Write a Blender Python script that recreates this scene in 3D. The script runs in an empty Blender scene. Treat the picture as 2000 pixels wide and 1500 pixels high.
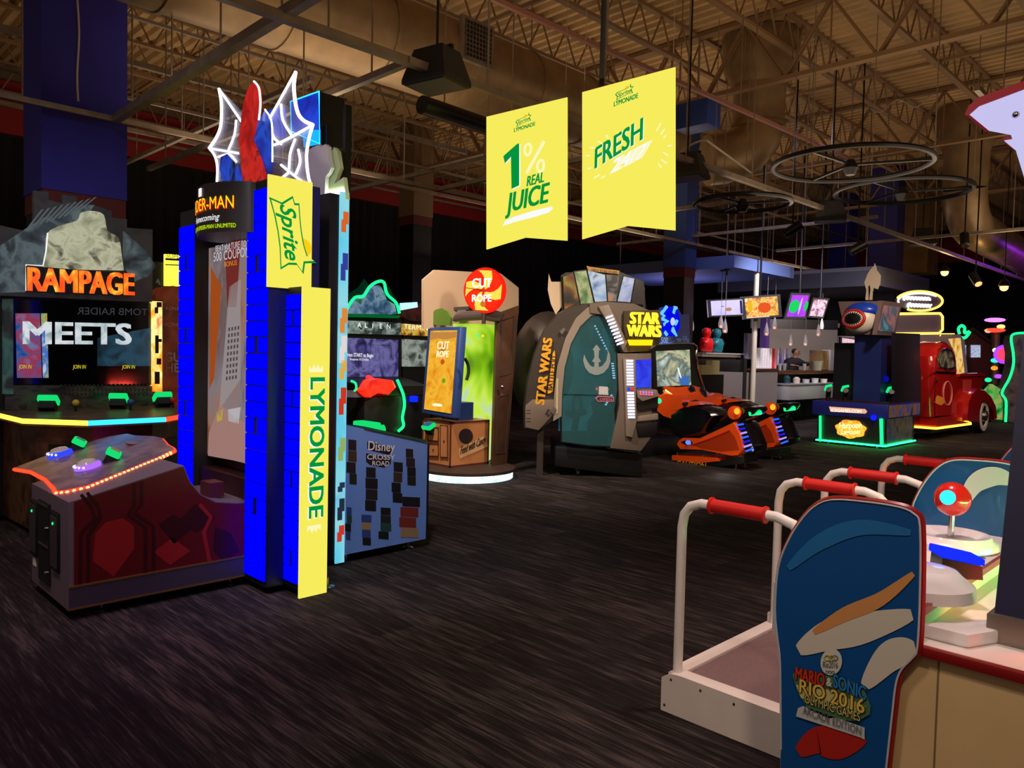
import bpy, bmesh, math, random
from mathutils import Vector, Matrix, Euler
random.seed(7)
R = math.radians
S = bpy.context.scene
COL = S.collection

# ------------------------------------------------------------------ camera, world, light, exposure
F_PX, EYE, PITCH, ROLL, YAW = 1500.0, 1.6, R(-2.3), R(1.3), R(45)
cd = bpy.data.cameras.new('camera'); cam = bpy.data.objects.new('camera', cd); COL.objects.link(cam)
cd.sensor_fit = 'HORIZONTAL'; cd.sensor_width = 36.0; cd.lens = 36.0 * F_PX / 2000.0
cd.clip_start = 0.05; cd.clip_end = 200
_f = Vector((0, math.cos(PITCH), math.sin(PITCH))); _r0 = Vector((1, 0, 0)); _u0 = _r0.cross(_f)
_r = math.cos(ROLL) * _r0 + math.sin(ROLL) * _u0; _u = -math.sin(ROLL) * _r0 + math.cos(ROLL) * _u0
RZ = Matrix.Rotation(YAW, 3, 'Z')
_f, _r, _u = RZ @ _f, RZ @ _r, RZ @ _u
EYEV = Vector((0, 0, EYE))
cam.matrix_world = Matrix(((_r.x, _u.x, -_f.x, 0), (_r.y, _u.y, -_f.y, 0), (_r.z, _u.z, -_f.z, EYE), (0, 0, 0, 1)))
S.camera = cam
S.view_settings.view_transform = 'Standard'; S.view_settings.look = 'None'
S.view_settings.exposure = 0.0; S.view_settings.gamma = 1.0; S.view_settings.use_curve_mapping = False
w = bpy.data.worlds.new('World'); S.world = w; w.use_nodes = True
w.node_tree.nodes['Background'].inputs[0].default_value = (1.0, 0.72, 0.55, 1)
w.node_tree.nodes['Background'].inputs[1].default_value = 0.17
S.cycles.max_bounces = 6; S.cycles.transparent_max_bounces = 12; S.cycles.sample_clamp_indirect = 3.0

def lamp(kind, loc, energy, color, size=0.3, rot=None, to=None, spot=70, blend=0.8):
    l = bpy.data.lights.new('scene_light', kind); l.energy = energy; l.color = color
    if kind == 'AREA': l.shape = 'SQUARE'; l.size = size
    else: l.shadow_soft_size = size
    if kind == 'SPOT': l.spot_size = R(spot); l.spot_blend = blend
    o = bpy.data.objects.new('scene_light', l); COL.objects.link(o); o.location = loc
    if to is not None: o.rotation_euler = (Vector(to) - Vector(loc)).to_track_quat('-Z', 'Y').to_euler()
    return o
# added unseen area lights standing in for warm bounce onto the roof deck
for (u, v, e) in ((-3, 5, 34), (-8, 5, 40), (-4, 11, 36), (-9, 12, 42), (-3, 18, 38), (-9, 20, 36), (-14, 6, 42), (-14, 14, 38)):
    lamp('AREA', (u, v, 3.95), e, (1.0, 0.77, 0.54), 3.0, to=(u, v, 9))
# spots added without fixtures to brighten the floor and the machines
lamp('SPOT', (0.2, 0.8, 4.0), 190, (1.0, 0.78, 0.58), 0.15, to=(-.6, 3.0, 0.6), spot=70)
lamp('SPOT', (-1.3, 3.7, 4.1), 330, (1.0, 0.70, 0.66), 0.15, to=(-1.5, 3.9, 0.3), spot=62)  # added pink spot in place of the game's own coloured light
lamp('SPOT', (-2.0, 0.3, 4.1), 160, (1.0, 0.85, 0.80), 0.2, to=(-3.8, 3.5, 0), spot=110)
lamp('SPOT', (-4.3, 0.2, 4.0), 210, (1.0, 0.80, 0.78), 0.15, to=(-5.3, 1.8, .9), spot=62)
lamp('SPOT', (-2.8, 1.9, 4.0), 330, (0.95, 0.9, 1.0), 0.15, to=(-4.9, 3.5, .7), spot=55)
lamp('SPOT', (-5.2, 1.4, 5.0), 170, (0.85, 0.9, 1.0), 0.2, to=(-8.0, 2.3, 2.2), spot=70)
lamp('SPOT', (-3.4, 0.6, 4.0), 90, (.8, .12, .7), 0.15, to=(-4.1, 1.2, 0), spot=50)
lamp('SPOT', (-3.6, 6.2, 4.0), 420, (1.0, 0.82, 0.66), 0.2, to=(-6.4, 7.6, 1.0), spot=85)
lamp('SPOT', (-6.6, 4.6, 4.3), 800, (1.0, 0.82, 0.66), 0.2, to=(-7.8, 6.6, 1.2), spot=80)
lamp('SPOT', (-4.2, 9.0, 4.0), 380, (1.0, 0.80, 0.62), 0.2, to=(-6.3, 11.2, .5), spot=80)
lamp('SPOT', (-3.6, 12.4, 4.0), 420, (1.0, 0.78, 0.6), 0.2, to=(-5.6, 15.4, 1.4), spot=80)
lamp('SPOT', (-6.6, 15.6, 4.6), 800, (0.95, 0.88, 0.95), 0.2, to=(-8.8, 17.6, 1.0), spot=95)
lamp('SPOT', (-6.0, 19.0, 4.4), 900, (1.0, 0.86, 0.8), 0.2, to=(-9.2, 20.6, 1.2), spot=90)
lamp('SPOT', (-5.6, 12.6, 5.6), 300, (0.45, 0.5, 1.0), 0.3, to=(-8.6, 16.8, 3.7), spot=60)
lamp('SPOT', (-1.6, 15.5, 4.0), 600, (1.0, 0.80, 0.66), 0.2, to=(-5.0, 18.6, 1.0), spot=75)
lamp('SPOT', (-9.0, 21.6, 3.3), 160, (1.0, 0.88, 0.8), 0.2, to=(-10.6, 23.2, 1.6), spot=110)
lamp('SPOT', (-2.0, 21.0, 4.4), 300, (1.0, 0.7, 0.7), 0.2, to=(-4.5, 25, 1.0), spot=90)

# ------------------------------------------------------------------ helpers: a pixel of the frame onto a real plane
def _ray(x, y): return _f + _r * ((x - 1000) / F_PX) + _u * ((750 - y) / F_PX)
def GP(x, y, z=0.0):
    d = _ray(x, y); return EYEV + d * ((z - EYE) / d.z)
def VP(x, y, v):
    d = _ray(x, y); return EYEV + d * (v / d.y)
def UP(x, y, u):
    d = _ray(x, y); return EYEV + d * (u / d.x)
def DP(x, y, dep):
    d = _ray(x, y); return EYEV + d * (dep / (d.dot(Vector((-math.sin(YAW), math.cos(YAW), 0)))))

# ------------------------------------------------------------------ materials
MATS = {}
def lin(c): return tuple(((x / 255) / 12.92 if x / 255 <= 0.04045 else ((x / 255 + 0.055) / 1.055) ** 2.4) for x in c)
def mat(name, rgb, rough=0.5, metal=0.0, emit=0.0, noise=0.0, nscale=20.0, alpha=1.0, coat=0.0):
    if name in MATS: return MATS[name]
    m = bpy.data.materials.new(name); m.use_nodes = True; nt = m.node_tree; p = nt.nodes['Principled BSDF']
    c = lin(rgb) + (1,)
    p.inputs['Base Color'].default_value = c if not emit else (c[0] * .2, c[1] * .2, c[2] * .2, 1)
    p.inputs['Roughness'].default_value = rough; p.inputs['Metallic'].default_value = metal
    if coat: p.inputs['Coat Weight'].default_value = coat
    if emit:
        p.inputs['Emission Color'].default_value = c; p.inputs['Emission Strength'].default_value = emit
    if alpha < 1: p.inputs['Alpha'].default_value = alpha
    if noise:
        t = nt.nodes.new('ShaderNodeTexCoord'); n = nt.nodes.new('ShaderNodeTexNoise'); n.inputs['Scale'].default_value = nscale; n.inputs['Detail'].default_value = 5
        r = nt.nodes.new('ShaderNodeMapRange'); r.inputs[1].default_value = .3; r.inputs[2].default_value = .7; r.inputs[3].default_value = 1 - noise; r.inputs[4].default_value = 1 + noise
        x = nt.nodes.new('ShaderNodeMix'); x.data_type = 'RGBA'; x.blend_type = 'MULTIPLY'; x.inputs[0].default_value = 1
        x.inputs[6].default_value = c
        nt.links.new(t.outputs['Object'], n.inputs[0]); nt.links.new(n.outputs[0], r.inputs[0]); nt.links.new(r.outputs[0], x.inputs[7])
        nt.links.new(x.outputs[2], p.inputs['Base Color'])
    MATS[name] = m; return m
def glow(name, rgb, s=1.0):
    """emission only: lamps, tubes, lit signs, and prints made to glow"""
    if name in MATS: return MATS[name]
    m = bpy.data.materials.new(name); m.use_nodes = True; nt = m.node_tree; nt.nodes.clear()
    e = nt.nodes.new('ShaderNodeEmission'); o = nt.nodes.new('ShaderNodeOutputMaterial')
    e.inputs[0].default_value = lin(rgb) + (1,); e.inputs[1].default_value = s
    nt.links.new(e.outputs[0], o.inputs[0]); MATS[name] = m; return m
def art(name, cols, scale=3.0, emit=0.0, stretch=(1, 1, 1), detail=4.0, kind='noise', rough=0.35, dist=0.6):
    """a picture of soft colour patches: emit > 0 for a running screen, a backlit print or a plate given glow"""
    if name in MATS: return MATS[name]
    m = bpy.data.materials.new(name); m.use_nodes = True; nt = m.node_tree; p = nt.nodes['Principled BSDF']
    t = nt.nodes.new('ShaderNodeTexCoord'); mp = nt.nodes.new('ShaderNodeMapping'); mp.inputs['Scale'].default_value = stretch
    nt.links.new(t.outputs['Object'], mp.inputs[0])
    if kind == 'noise':
        n = nt.nodes.new('ShaderNodeTexNoise'); n.inputs['Scale'].default_value = scale; n.inputs['Detail'].default_value = detail; n.inputs['Distortion'].default_value = dist; out = n.outputs[0]
    else:
        n = nt.nodes.new('ShaderNodeTexVoronoi'); n.inputs['Scale'].default_value = scale; out = n.outputs['Color']
    nt.links.new(mp.outputs[0], n.inputs[0])
    r = nt.nodes.new('ShaderNodeValToRGB'); r.color_ramp.interpolation = 'LINEAR'
    k = len(cols); lo, hi = (0.30, 0.70) if kind == 'noise' else (0.0, 1.0)
    while len(r.color_ramp.elements) < k: r.color_ramp.elements.new(0.5)
    for i, c in enumerate(cols):
        r.color_ramp.elements[i].position = lo + (hi - lo) * i / max(1, k - 1); r.color_ramp.elements[i].color = lin(c) + (1,)
    nt.links.new(out, r.inputs[0])
    p.inputs['Roughness'].default_value = rough
    if emit:
        p.inputs['Base Color'].default_value = (.01, .01, .01, 1)
        nt.links.new(r.outputs[0], p.inputs['Emission Color']); p.inputs['Emission Strength'].default_value = emit
    else: nt.links.new(r.outputs[0], p.inputs['Base Color'])
    MATS[name] = m; return m
def clear(name, rgb, op=0.35, rough=0.03):
    """tinted clear acrylic or glass"""
    if name in MATS: return MATS[name]
    m = bpy.data.materials.new(name); m.use_nodes = True; nt = m.node_tree; nt.nodes.clear()
    tr = nt.nodes.new('ShaderNodeBsdfTransparent'); tr.inputs[0].default_value = tuple(c ** .3 for c in lin(rgb)) + (1,)
    p = nt.nodes.new('ShaderNodeBsdfPrincipled'); p.inputs['Base Color'].default_value = lin(rgb) + (1,); p.inputs['Roughness'].default_value = rough
    mx = nt.nodes.new('ShaderNodeMixShader'); mx.inputs[0].default_value = op
    o = nt.nodes.new('ShaderNodeOutputMaterial')
    nt.links.new(tr.outputs[0], mx.inputs[1]); nt.links.new(p.outputs[0], mx.inputs[2]); nt.links.new(mx.outputs[0], o.inputs[0])
    MATS[name] = m; return m

BLK = mat('black_laminate', (16, 15, 17), .45); BLKM = mat('black_metal', (22, 22, 25), .4, .3); CHR = mat('chrome', (190, 190, 195), .18, 1.0)
STEEL = mat('galvanised_steel', (150, 135, 118), .45, .55, noise=.2, nscale=6); WHT = mat('white_paint', (225, 222, 218), .4)
GRYP = mat('grey_plastic', (96, 90, 88), .5); DGRY = mat('dark_grey_plastic', (52, 48, 47), .45)
RED = mat('red_plastic', (200, 28, 24), .3, coat=.4); ORG = mat('orange_plastic', (232, 78, 18), .3, coat=.5)
RUB = mat('black_rubber', (18, 18, 18), .8)
G_GREEN = glow('green_led', (20, 255, 110), 3.0); G_BLUE = glow('blue_led', (0, 20, 255), 3.0); G_WHITE = glow('white_led', (255, 255, 255), 2.5)
G_RED = glow('red_led', (255, 40, 20), 5.0); G_YEL = glow('yellow_led', (255, 205, 60), 3.0); G_CYAN = glow('cyan_led', (40, 170, 255), 3.0)
T_WHITE = glow('shadeless_white_print', (250, 250, 250), 1.0); T_GREEN = glow('shadeless_green_print', (0, 148, 60), 1.0); T_YEL = glow('shadeless_yellow_print', (247, 236, 92), 1.0)  # emission only; banners and advert panels glow with no lamp behind
T_CREAM = glow('shadeless_cream_print', (253, 248, 190), 1.0); T_GOLD = glow('lit_gold_print', (255, 205, 20), 1.0)

# ------------------------------------------------------------------ mesh builder
TXT = {}
def text_geo(s, bold, shear, depth):
    k = (s, bold, shear, depth)
    if k in TXT: return TXT[k]
    c = bpy.data.curves.new('lettering', 'FONT'); c.body = s; c.offset = bold; c.shear = shear; c.extrude = depth; c.resolution_u = 3
    c.align_x = 'LEFT'; c.fill_mode = 'BOTH' if depth else 'FRONT'
    o = bpy.data.objects.new('lettering', c); COL.objects.link(o)
    dg = bpy.context.evaluated_depsgraph_get(); me = bpy.data.meshes.new_from_object(o.evaluated_get(dg))
    vs = [v.co.copy() for v in me.vertices]; fs = [tuple(p.vertices) for p in me.polygons]
    bpy.data.objects.remove(o); bpy.data.curves.remove(c); bpy.data.meshes.remove(me)
    TXT[k] = (vs, fs); return TXT[k]

class B:
    def __init__(s, m=None, xf=None):
        s.bm = bmesh.new(); s.mats = []; s.m = m or BLK; s.xf = xf
    def _mi(s, m):
        m = m or s.m
        if m not in s.mats: s.mats.append(m)
        return s.mats.index(m)
    def add(s, vs, fs, m=None):
        i = s._mi(m)
        bv = [s.bm.verts.new((s.xf @ Vector(v)) if s.xf else v) for v in vs]
        for f in fs:
            try: fc = s.bm.faces.new([bv[j] for j in f]); fc.material_index = i
            except ValueError: pass
        return s
    def box(s, a, b, m=None, bev=0.0):
        x0, y0, z0 = (min(a[i], b[i]) for i in range(3)); x1, y1, z1 = (max(a[i], b[i]) for i in range(3))
        if bev <= 0:
            return s.add([(x0, y0, z0), (x1, y0, z0), (x1, y1, z0), (x0, y1, z0), (x0, y0, z1), (x1, y0, z1), (x1, y1, z1), (x0, y1, z1)],
                         [(0, 3, 2, 1), (4, 5, 6, 7), (0, 1, 5, 4), (1, 2, 6, 5), (2, 3, 7, 6), (3, 0, 4, 7)], m)
        t = bmesh.new(); bmesh.ops.create_cube(t, size=1)
        for v in t.verts: v.co = Vector(((x0 + x1) / 2 + v.co.x * (x1 - x0), (y0 + y1) / 2 + v.co.y * (y1 - y0), (z0 + z1) / 2 + v.co.z * (z1 - z0)))
        bmesh.ops.bevel(t, geom=list(t.edges), offset=bev, segments=2, affect='EDGES', profile=.6)
        s.merge(t, m); return s
    def merge(s, t, m=None):
        t.verts.index_update()
        s.add([v.co.copy() for v in t.verts], [tuple(v.index for v in f.verts) for f in t.faces], m); t.free(); return s
    def prism(s, pts, vec, m=None, bev=0.0):
        n = len(pts); vec = Vector(vec); a = [Vector(p) for p in pts]; b = [p + vec for p in a]
        fs = [tuple(range(n)), tuple(range(2 * n - 1, n - 1, -1))] + [(i, (i + 1) % n, n + (i + 1) % n, n + i) for i in range(n)]
        if bev <= 0: return s.add(a + b, fs, m)
        t = bmesh.new(); bv = [t.verts.new(p) for p in a + b]
        for f in fs: t.faces.new([bv[i] for i in f])
        bmesh.ops.recalc_face_normals(t, faces=t.faces)
        bmesh.ops.bevel(t, geom=list(t.edges), offset=bev, segments=2, affect='EDGES', profile=.6, clamp_overlap=True)
        return s.merge(t, m)
    def poly(s, pts, m=None): return s.add([Vector(p) for p in pts], [tuple(range(len(pts)))], m)
    def tube(s, pts, r, m=None, seg=8, closed=False, caps=True):
        pts = [Vector(p) for p in pts]; n = len(pts); vs = []; fs = []; up = None
        for i, p in enumerate(pts):
            if closed: d = pts[(i + 1) % n] - pts[i - 1]
            else: d = pts[min(i + 1, n - 1)] - pts[max(i - 1, 0)]
            d.normalize()
            if up is None:
                up = Vector((0, 0, 1)) if abs(d.z) < .9 else Vector((1, 0, 0))
            x = up - d * up.dot(d)
            if x.length < 1e-5: x = d.orthogonal()
            x.normalize(); up = x; y = d.cross(x); rr = r[i] if isinstance(r, (list, tuple)) else r
            vs += [p + (x * math.cos(2 * math.pi * k / seg) + y * math.sin(2 * math.pi * k / seg)) * rr for k in range(seg)]
        for i in range(n if closed else n - 1):
            j = (i + 1) % n
            fs += [(i * seg + k, i * seg + (k + 1) % seg, j * seg + (k + 1) % seg, j * seg + k) for k in range(seg)]
        if caps and not closed: fs += [tuple(range(seg - 1, -1, -1)), tuple((n - 1) * seg + k for k in range(seg))]
        return s.add(vs, fs, m)
    def cyl(s, p, q, r, m=None, seg=14, r2=None): return s.tube([p, q], [r, r if r2 is None else r2], m, seg)
    def bar(s, p, q, wd, h=None, m=None):
        """a straight square-section member"""
        p, q = Vector(p), Vector(q); d = (q - p).normalized(); h = h or wd
        x = d.cross(Vector((0, 0, 1)));
        if x.length < 1e-4: x = Vector((1, 0, 0))
        x.normalize(); y = x.cross(d)
        o = [x * wd / 2 + y * h / 2, -x * wd / 2 + y * h / 2, -x * wd / 2 - y * h / 2, x * wd / 2 - y * h / 2]
        return s.add([p + k for k in o] + [q + k for k in o], [(0, 1, 2, 3), (7, 6, 5, 4), (0, 4, 5, 1), (1, 5, 6, 2), (2, 6, 7, 3), (3, 7, 4, 0)], m)
    def ball(s, c, r, m=None, seg=14, rings=8):
        c = Vector(c); r = Vector(r) if isinstance(r, (tuple, list, Vector)) else Vector((r, r, r)); vs = [c + Vector((0, 0, r.z))]; fs = []
        for i in range(1, rings):
            t = math.pi * i / rings
            vs += [c + Vector((r.x * math.sin(t) * math.cos(2 * math.pi * k / seg), r.y * math.sin(t) * math.sin(2 * math.pi * k / seg), r.z * math.cos(t))) for k in range(seg)]
        vs.append(c - Vector((0, 0, r.z))); L = len(vs) - 1
        fs += [(0, 1 + k, 1 + (k + 1) % seg) for k in range(seg)]
        for i in range(rings - 2):
            a = 1 + i * seg; fs += [(a + k, a + seg + k, a + seg + (k + 1) % seg, a + (k + 1) % seg) for k in range(seg)]
        a = 1 + (rings - 2) * seg; fs += [(L, a + (k + 1) % seg, a + k) for k in range(seg)]
        return s.add(vs, fs, m)
    def lathe(s, prof, c, m=None, seg=20, ax=None):
        c = Vector(c); z = Vector(ax or (0, 0, 1)).normalized(); x = z.orthogonal().normalized(); y = z.cross(x); n = len(prof); vs = []; fs = []
        for (r, h) in prof: vs += [c + z * h + (x * math.cos(2 * math.pi * k / seg) + y * math.sin(2 * math.pi * k / seg)) * max(r, 1e-4) for k in range(seg)]
        for i in range(n - 1): fs += [(i * seg + k, i * seg + (k + 1) % seg, (i + 1) * seg + (k + 1) % seg, (i + 1) * seg + k) for k in range(seg)]
        fs += [tuple(range(seg - 1, -1, -1)), tuple((n - 1) * seg + k for k in range(seg))]
        return s.add(vs, fs, m)
    def loft(s, rings, m=None, caps=True):
        n = len(rings[0]); vs = [p for r_ in rings for p in r_]; fs = []
        for i in range(len(rings) - 1): fs += [(i * n + k, i * n + (k + 1) % n, (i + 1) * n + (k + 1) % n, (i + 1) * n + k) for k in range(n)]
        if caps: fs += [tuple(range(n - 1, -1, -1)), tuple((len(rings) - 1) * n + k for k in range(n))]
        return s.add(vs, fs, m)
    def text(s, body, o, x, y, size, m=None, bold=0.0, shear=0.0, depth=0.0, align='L', width=None, fn=None, vs_=1.0, fat=0.0):
        if fat and not fn:
            for k, (dx, dy) in enumerate(((-1, -.4), (1, -.4), (0, 0), (-1, .4), (1, .4))): s.text(body, Vector(o) + Vector(x).normalized() * dx * fat + Vector(y).normalized() * dy * fat + Vector(x).cross(Vector(y)).normalized() * k * .0002, x, y, size, m, 0.0, shear, depth, align, width, None, vs_)
            return s
        bold = 0.0 if (fat or 'M' in body or 'W' in body or 'N' in body) else min(bold, .02)
        vs, fs = text_geo(body, bold, shear, depth)
        if not vs: return s
        x0 = min(v.x for v in vs); x1 = max(v.x for v in vs); wd = x1 - x0; o = Vector(o); x = Vector(x).normalized(); y = Vector(y).normalized(); z = x.cross(y)
        sx = size if width is None else width / max(wd, 1e-6); sh = {'L': 0, 'C': .5, 'R': 1}[align] * wd
        sy = size * vs_
        if fn: return s.add([fn((v.x - x0 - sh) * sx, v.y * sy, v.z * size) for v in vs], fs, m)
        return s.add([o + x * ((v.x - x0 - sh) * sx) + y * (v.y * sy) + z * (v.z * size) for v in vs], fs, m)

# ------------------------------------------------------------------ objects
MW = {}
def root(name, label, cat, loc=(0, 0, 0), rz=0.0, group=None, kind=None):
    o = bpy.data.objects.new(name, None); COL.objects.link(o); o.empty_display_size = .2
    o.location = loc; o.rotation_euler = (0, 0, rz); o['label'] = label; o['category'] = cat
    if group: o['group'] = group
    if kind: o['kind'] = kind
    MW[o] = Matrix.Translation(Vector(loc)) @ Matrix.Rotation(rz, 4, 'Z'); return o
def part(name, b, parent=None, label=None, local=False, smooth=True, ang=38):
    bmesh.ops.recalc_face_normals(b.bm, faces=b.bm.faces)
    me = bpy.data.meshes.new(name); b.bm.to_mesh(me); b.bm.free()
    for m in b.mats: me.materials.append(m)
    o = bpy.data.objects.new(name, me); COL.objects.link(o)
    if parent is not None:
        o.parent = parent; MW[o] = MW[parent]
        if not local: me.transform(MW[parent].inverted())
    else: MW[o] = Matrix.Identity(4)
    if smooth:
        for p in me.polygons: p.use_smooth = True
        me.set_sharp_from_angle(angle=R(ang))
    if label: o['label'] = label
    return o
def solo(name, b, label, cat, group=None, origin=None, **k):
    """a thing that is one mesh"""
    o = part(name, b, None, label, **k); o['category'] = cat
    if group: o['group'] = group
    if origin is not None: o.data.transform(Matrix.Translation(-Vector(origin))); o.location = origin
    return o
def struct(name, b, **k):
    o = part(name, b, None, **k); o['kind'] = 'structure'; return o
def dup(r_, loc, rz=None, label=None, group=None):
    n = r_.copy(); COL.objects.link(n); n.location = loc
    if rz is not None: n.rotation_euler = (0, 0, rz)
    if label: n['label'] = label
    if group: n['group'] = group
    for ch in list(r_.children):
        c = ch.copy(); COL.objects.link(c); c.parent = n
        for g in list(ch.children):
            d = g.copy(); COL.objects.link(d); d.parent = c
    return n
X, Y, Z = Vector((1, 0, 0)), Vector((0, 1, 0)), Vector((0, 0, 1))
def lerp(a, b, t): return Vector(a) + (Vector(b) - Vector(a)) * t

# ================================================================== the hall
def carpet():
    m = bpy.data.materials.new('patterned_carpet'); m.use_nodes = True; nt = m.node_tree; p = nt.nodes['Principled BSDF']; L = nt.links.new
    t = nt.nodes.new('ShaderNodeTexCoord')
    def stretch(sc, nsc, det):
        mp = nt.nodes.new('ShaderNodeMapping'); mp.inputs['Scale'].default_value = sc; L(t.outputs['Object'], mp.inputs[0])
        n = nt.nodes.new('ShaderNodeTexNoise'); n.inputs['Scale'].default_value = nsc; n.inputs['Detail'].default_value = det; L(mp.outputs[0], n.inputs[0]); return n
    a = stretch((1.6, 26, 1), 1.0, 3.0); b = stretch((5, 90, 1), 1.0, 2.0); c = stretch((220, 220, 1), 1.0, 1.0)
    br = nt.nodes.new('ShaderNodeTexBrick'); br.inputs['Scale'].default_value = 1.0; br.inputs['Brick Width'].default_value = 1.0; br.inputs['Row Height'].default_value = .25
    br.inputs['Mortar Size'].default_value = 0.0; br.inputs['Color1'].default_value = (.25, .25, .25, 1); br.inputs['Color2'].default_value = (.75, .75, .75, 1); L(t.outputs['Object'], br.inputs[0])
    def math_(op, x, y):
        n = nt.nodes.new('ShaderNodeMath'); n.operation = op
        for i, q in enumerate((x, y)):
            if isinstance(q, (int, float)): n.inputs[i].default_value = q
            else: L(q, n.inputs[i])
        return n.outputs[0]
    s = math_('ADD', math_('MULTIPLY', a.outputs[0], .55), math_('MULTIPLY', b.outputs[0], .55))
    s = math_('ADD', s, math_('MULTIPLY', math_('SUBTRACT', br.outputs[0], .5), .22)); s = math_('ADD', s, math_('MULTIPLY', math_('SUBTRACT', c.outputs[0], .5), .25))
    r = nt.nodes.new('ShaderNodeValToRGB'); e = r.color_ramp.elements
    e[0].position = .46; e[0].color = lin((24, 20, 21)) + (1,); e[1].position = .72; e[1].color = lin((76, 66, 64)) + (1,)
    e.new(.58).color = lin((40, 34, 34)) + (1,)
    L(s, r.inputs[0]); L(r.outputs[0], p.inputs['Base Color']); p.inputs['Roughness'].default_value = .95; p.inputs['Specular IOR Level'].default_value = .15
    return m
b = B(carpet()); b.poly([(-18.7, -4, 0), (7, -4, 0), (7, 36, 0), (-18.7, 36, 0)]); struct('floor', b, smooth=False)
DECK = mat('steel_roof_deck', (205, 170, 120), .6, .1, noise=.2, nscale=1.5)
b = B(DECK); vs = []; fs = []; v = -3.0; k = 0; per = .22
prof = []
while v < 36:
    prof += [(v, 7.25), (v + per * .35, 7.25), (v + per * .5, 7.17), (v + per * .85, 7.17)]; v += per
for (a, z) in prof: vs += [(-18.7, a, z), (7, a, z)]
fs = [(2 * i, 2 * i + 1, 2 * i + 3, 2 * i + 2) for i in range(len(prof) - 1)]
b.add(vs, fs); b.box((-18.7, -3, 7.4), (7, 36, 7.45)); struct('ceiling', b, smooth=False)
PALE = mat('tan_wall_paint', (120, 95, 70), .8); CURT = mat('black_curtain_cloth', (20, 19, 20), .9); REDB = mat('red_wall_paint', (150, 24, 22), .7)
b = B(PALE); b.box((-18.7, -3, 0), (-18.5, 36, 7.4), PALE); struct('wall_left', b, smooth=False)
b = B(PALE); b.box((-18.7, 35.8, 0), (7, 36, 7.4), CURT); struct('wall_back', b, smooth=False)
b = B(REDB); b.box((-18.49, -3, 5.8), (-18.4, 35.7, 6.85), REDB); b.box((-18.3, 35.7, 5.8), (7, 35.79, 6.85), REDB); struct('trim_1', b, smooth=False)
b = B(CURT); n = 420
ring = []
for i in range(n + 1):
    v = -3 + 38.6 * i / n; ring.append((-18.33 + .05 * math.sin(i * 1.9), v))
b.add([(x, y, z) for (x, y) in ring for z in (.02, 5.75)], [(2 * i, 2 * i + 2, 2 * i + 3, 2 * i + 1) for i in range(n)])
o = solo('stage_curtain', b, 'long black pleated curtain hung along the wall below the red band', 'curtain', origin=(-18.33, 15, 0))

BLUE = mat('blue_column_paint', (44, 40, 150), .8, noise=.12, nscale=3); BRN = mat('dark_red_paint', (92, 20, 18), .7)
def column(u0, u1, v0, v1, zb, top=BLUE, low=BRN, zlow=None):
    b = B(top); b.box((u0, v0, zb), (u1, v1, 7.17), top); zl = zb - .22
    b.box((u0 + .01, v0 + .01, zl), (u1 - .01, v1 - .01, zb), low); b.box((u0 + .02, v0 + .02, 0), (u1 - .02, v1 - .02, zl), BLK)
    return struct('column', b, smooth=False)
column(-10.2, -9.45, 2.27, 3.13, 3.25)
column(-10.0, -9.42, 14.75, 15.2, 3.6, mat('column_blue_grey', (52, 72, 128), .8))
column(-8.5, -7.75, 22.8, 23.4, 3.9, mat('column_deep_blue', (44, 44, 120), .8))
column(-15.6, -15.0, 11.5, 12.1, 4.9, mat('column_tan', (120, 96, 66), .8)); column(-11.0, -10.3, 26, 26.6, 4.4)

# roof joists along the hall, each an open web; girders across it
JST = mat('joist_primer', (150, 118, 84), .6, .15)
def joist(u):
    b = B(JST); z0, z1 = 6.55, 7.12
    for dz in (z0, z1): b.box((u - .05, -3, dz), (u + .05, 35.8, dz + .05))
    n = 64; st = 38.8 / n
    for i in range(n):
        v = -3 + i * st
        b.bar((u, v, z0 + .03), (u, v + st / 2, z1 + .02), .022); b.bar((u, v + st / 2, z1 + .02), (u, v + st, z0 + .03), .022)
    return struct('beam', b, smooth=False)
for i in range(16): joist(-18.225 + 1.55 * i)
def girder(v, z0=6.0, z1=7.08):
    b = B(JST)
    for dz in (z0, z1): b.box((-18.5, v - .07, dz), (7, v + .07, dz + .07))
    n = 18; st = 25.5 / n
    for i in range(n):
        u = -18.5 + i * st
        for s_ in (-.035, .035):
            b.bar((u, v + s_, z0 + .03), (u + st / 2, v + s_, z1), .035); b.bar((u + st / 2, v + s_, z1), (u + st, v + s_, z0 + .03), .035)
        b.bar((u + st / 2, v, z0), (u + st / 2, v, z1), .02)
    return struct('beam', b, smooth=False)
for v in (1.0, 11.7, 17.2, 22.8): girder(v)
# cross bridging between joists
b = B(JST)
for v in (3.2, 5.6, 8.1, 14.2, 19.9): b.box((-18.5, v - .025, 6.62), (7, v + .025, 6.67)); 
struct('beam', b, smooth=False)

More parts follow.
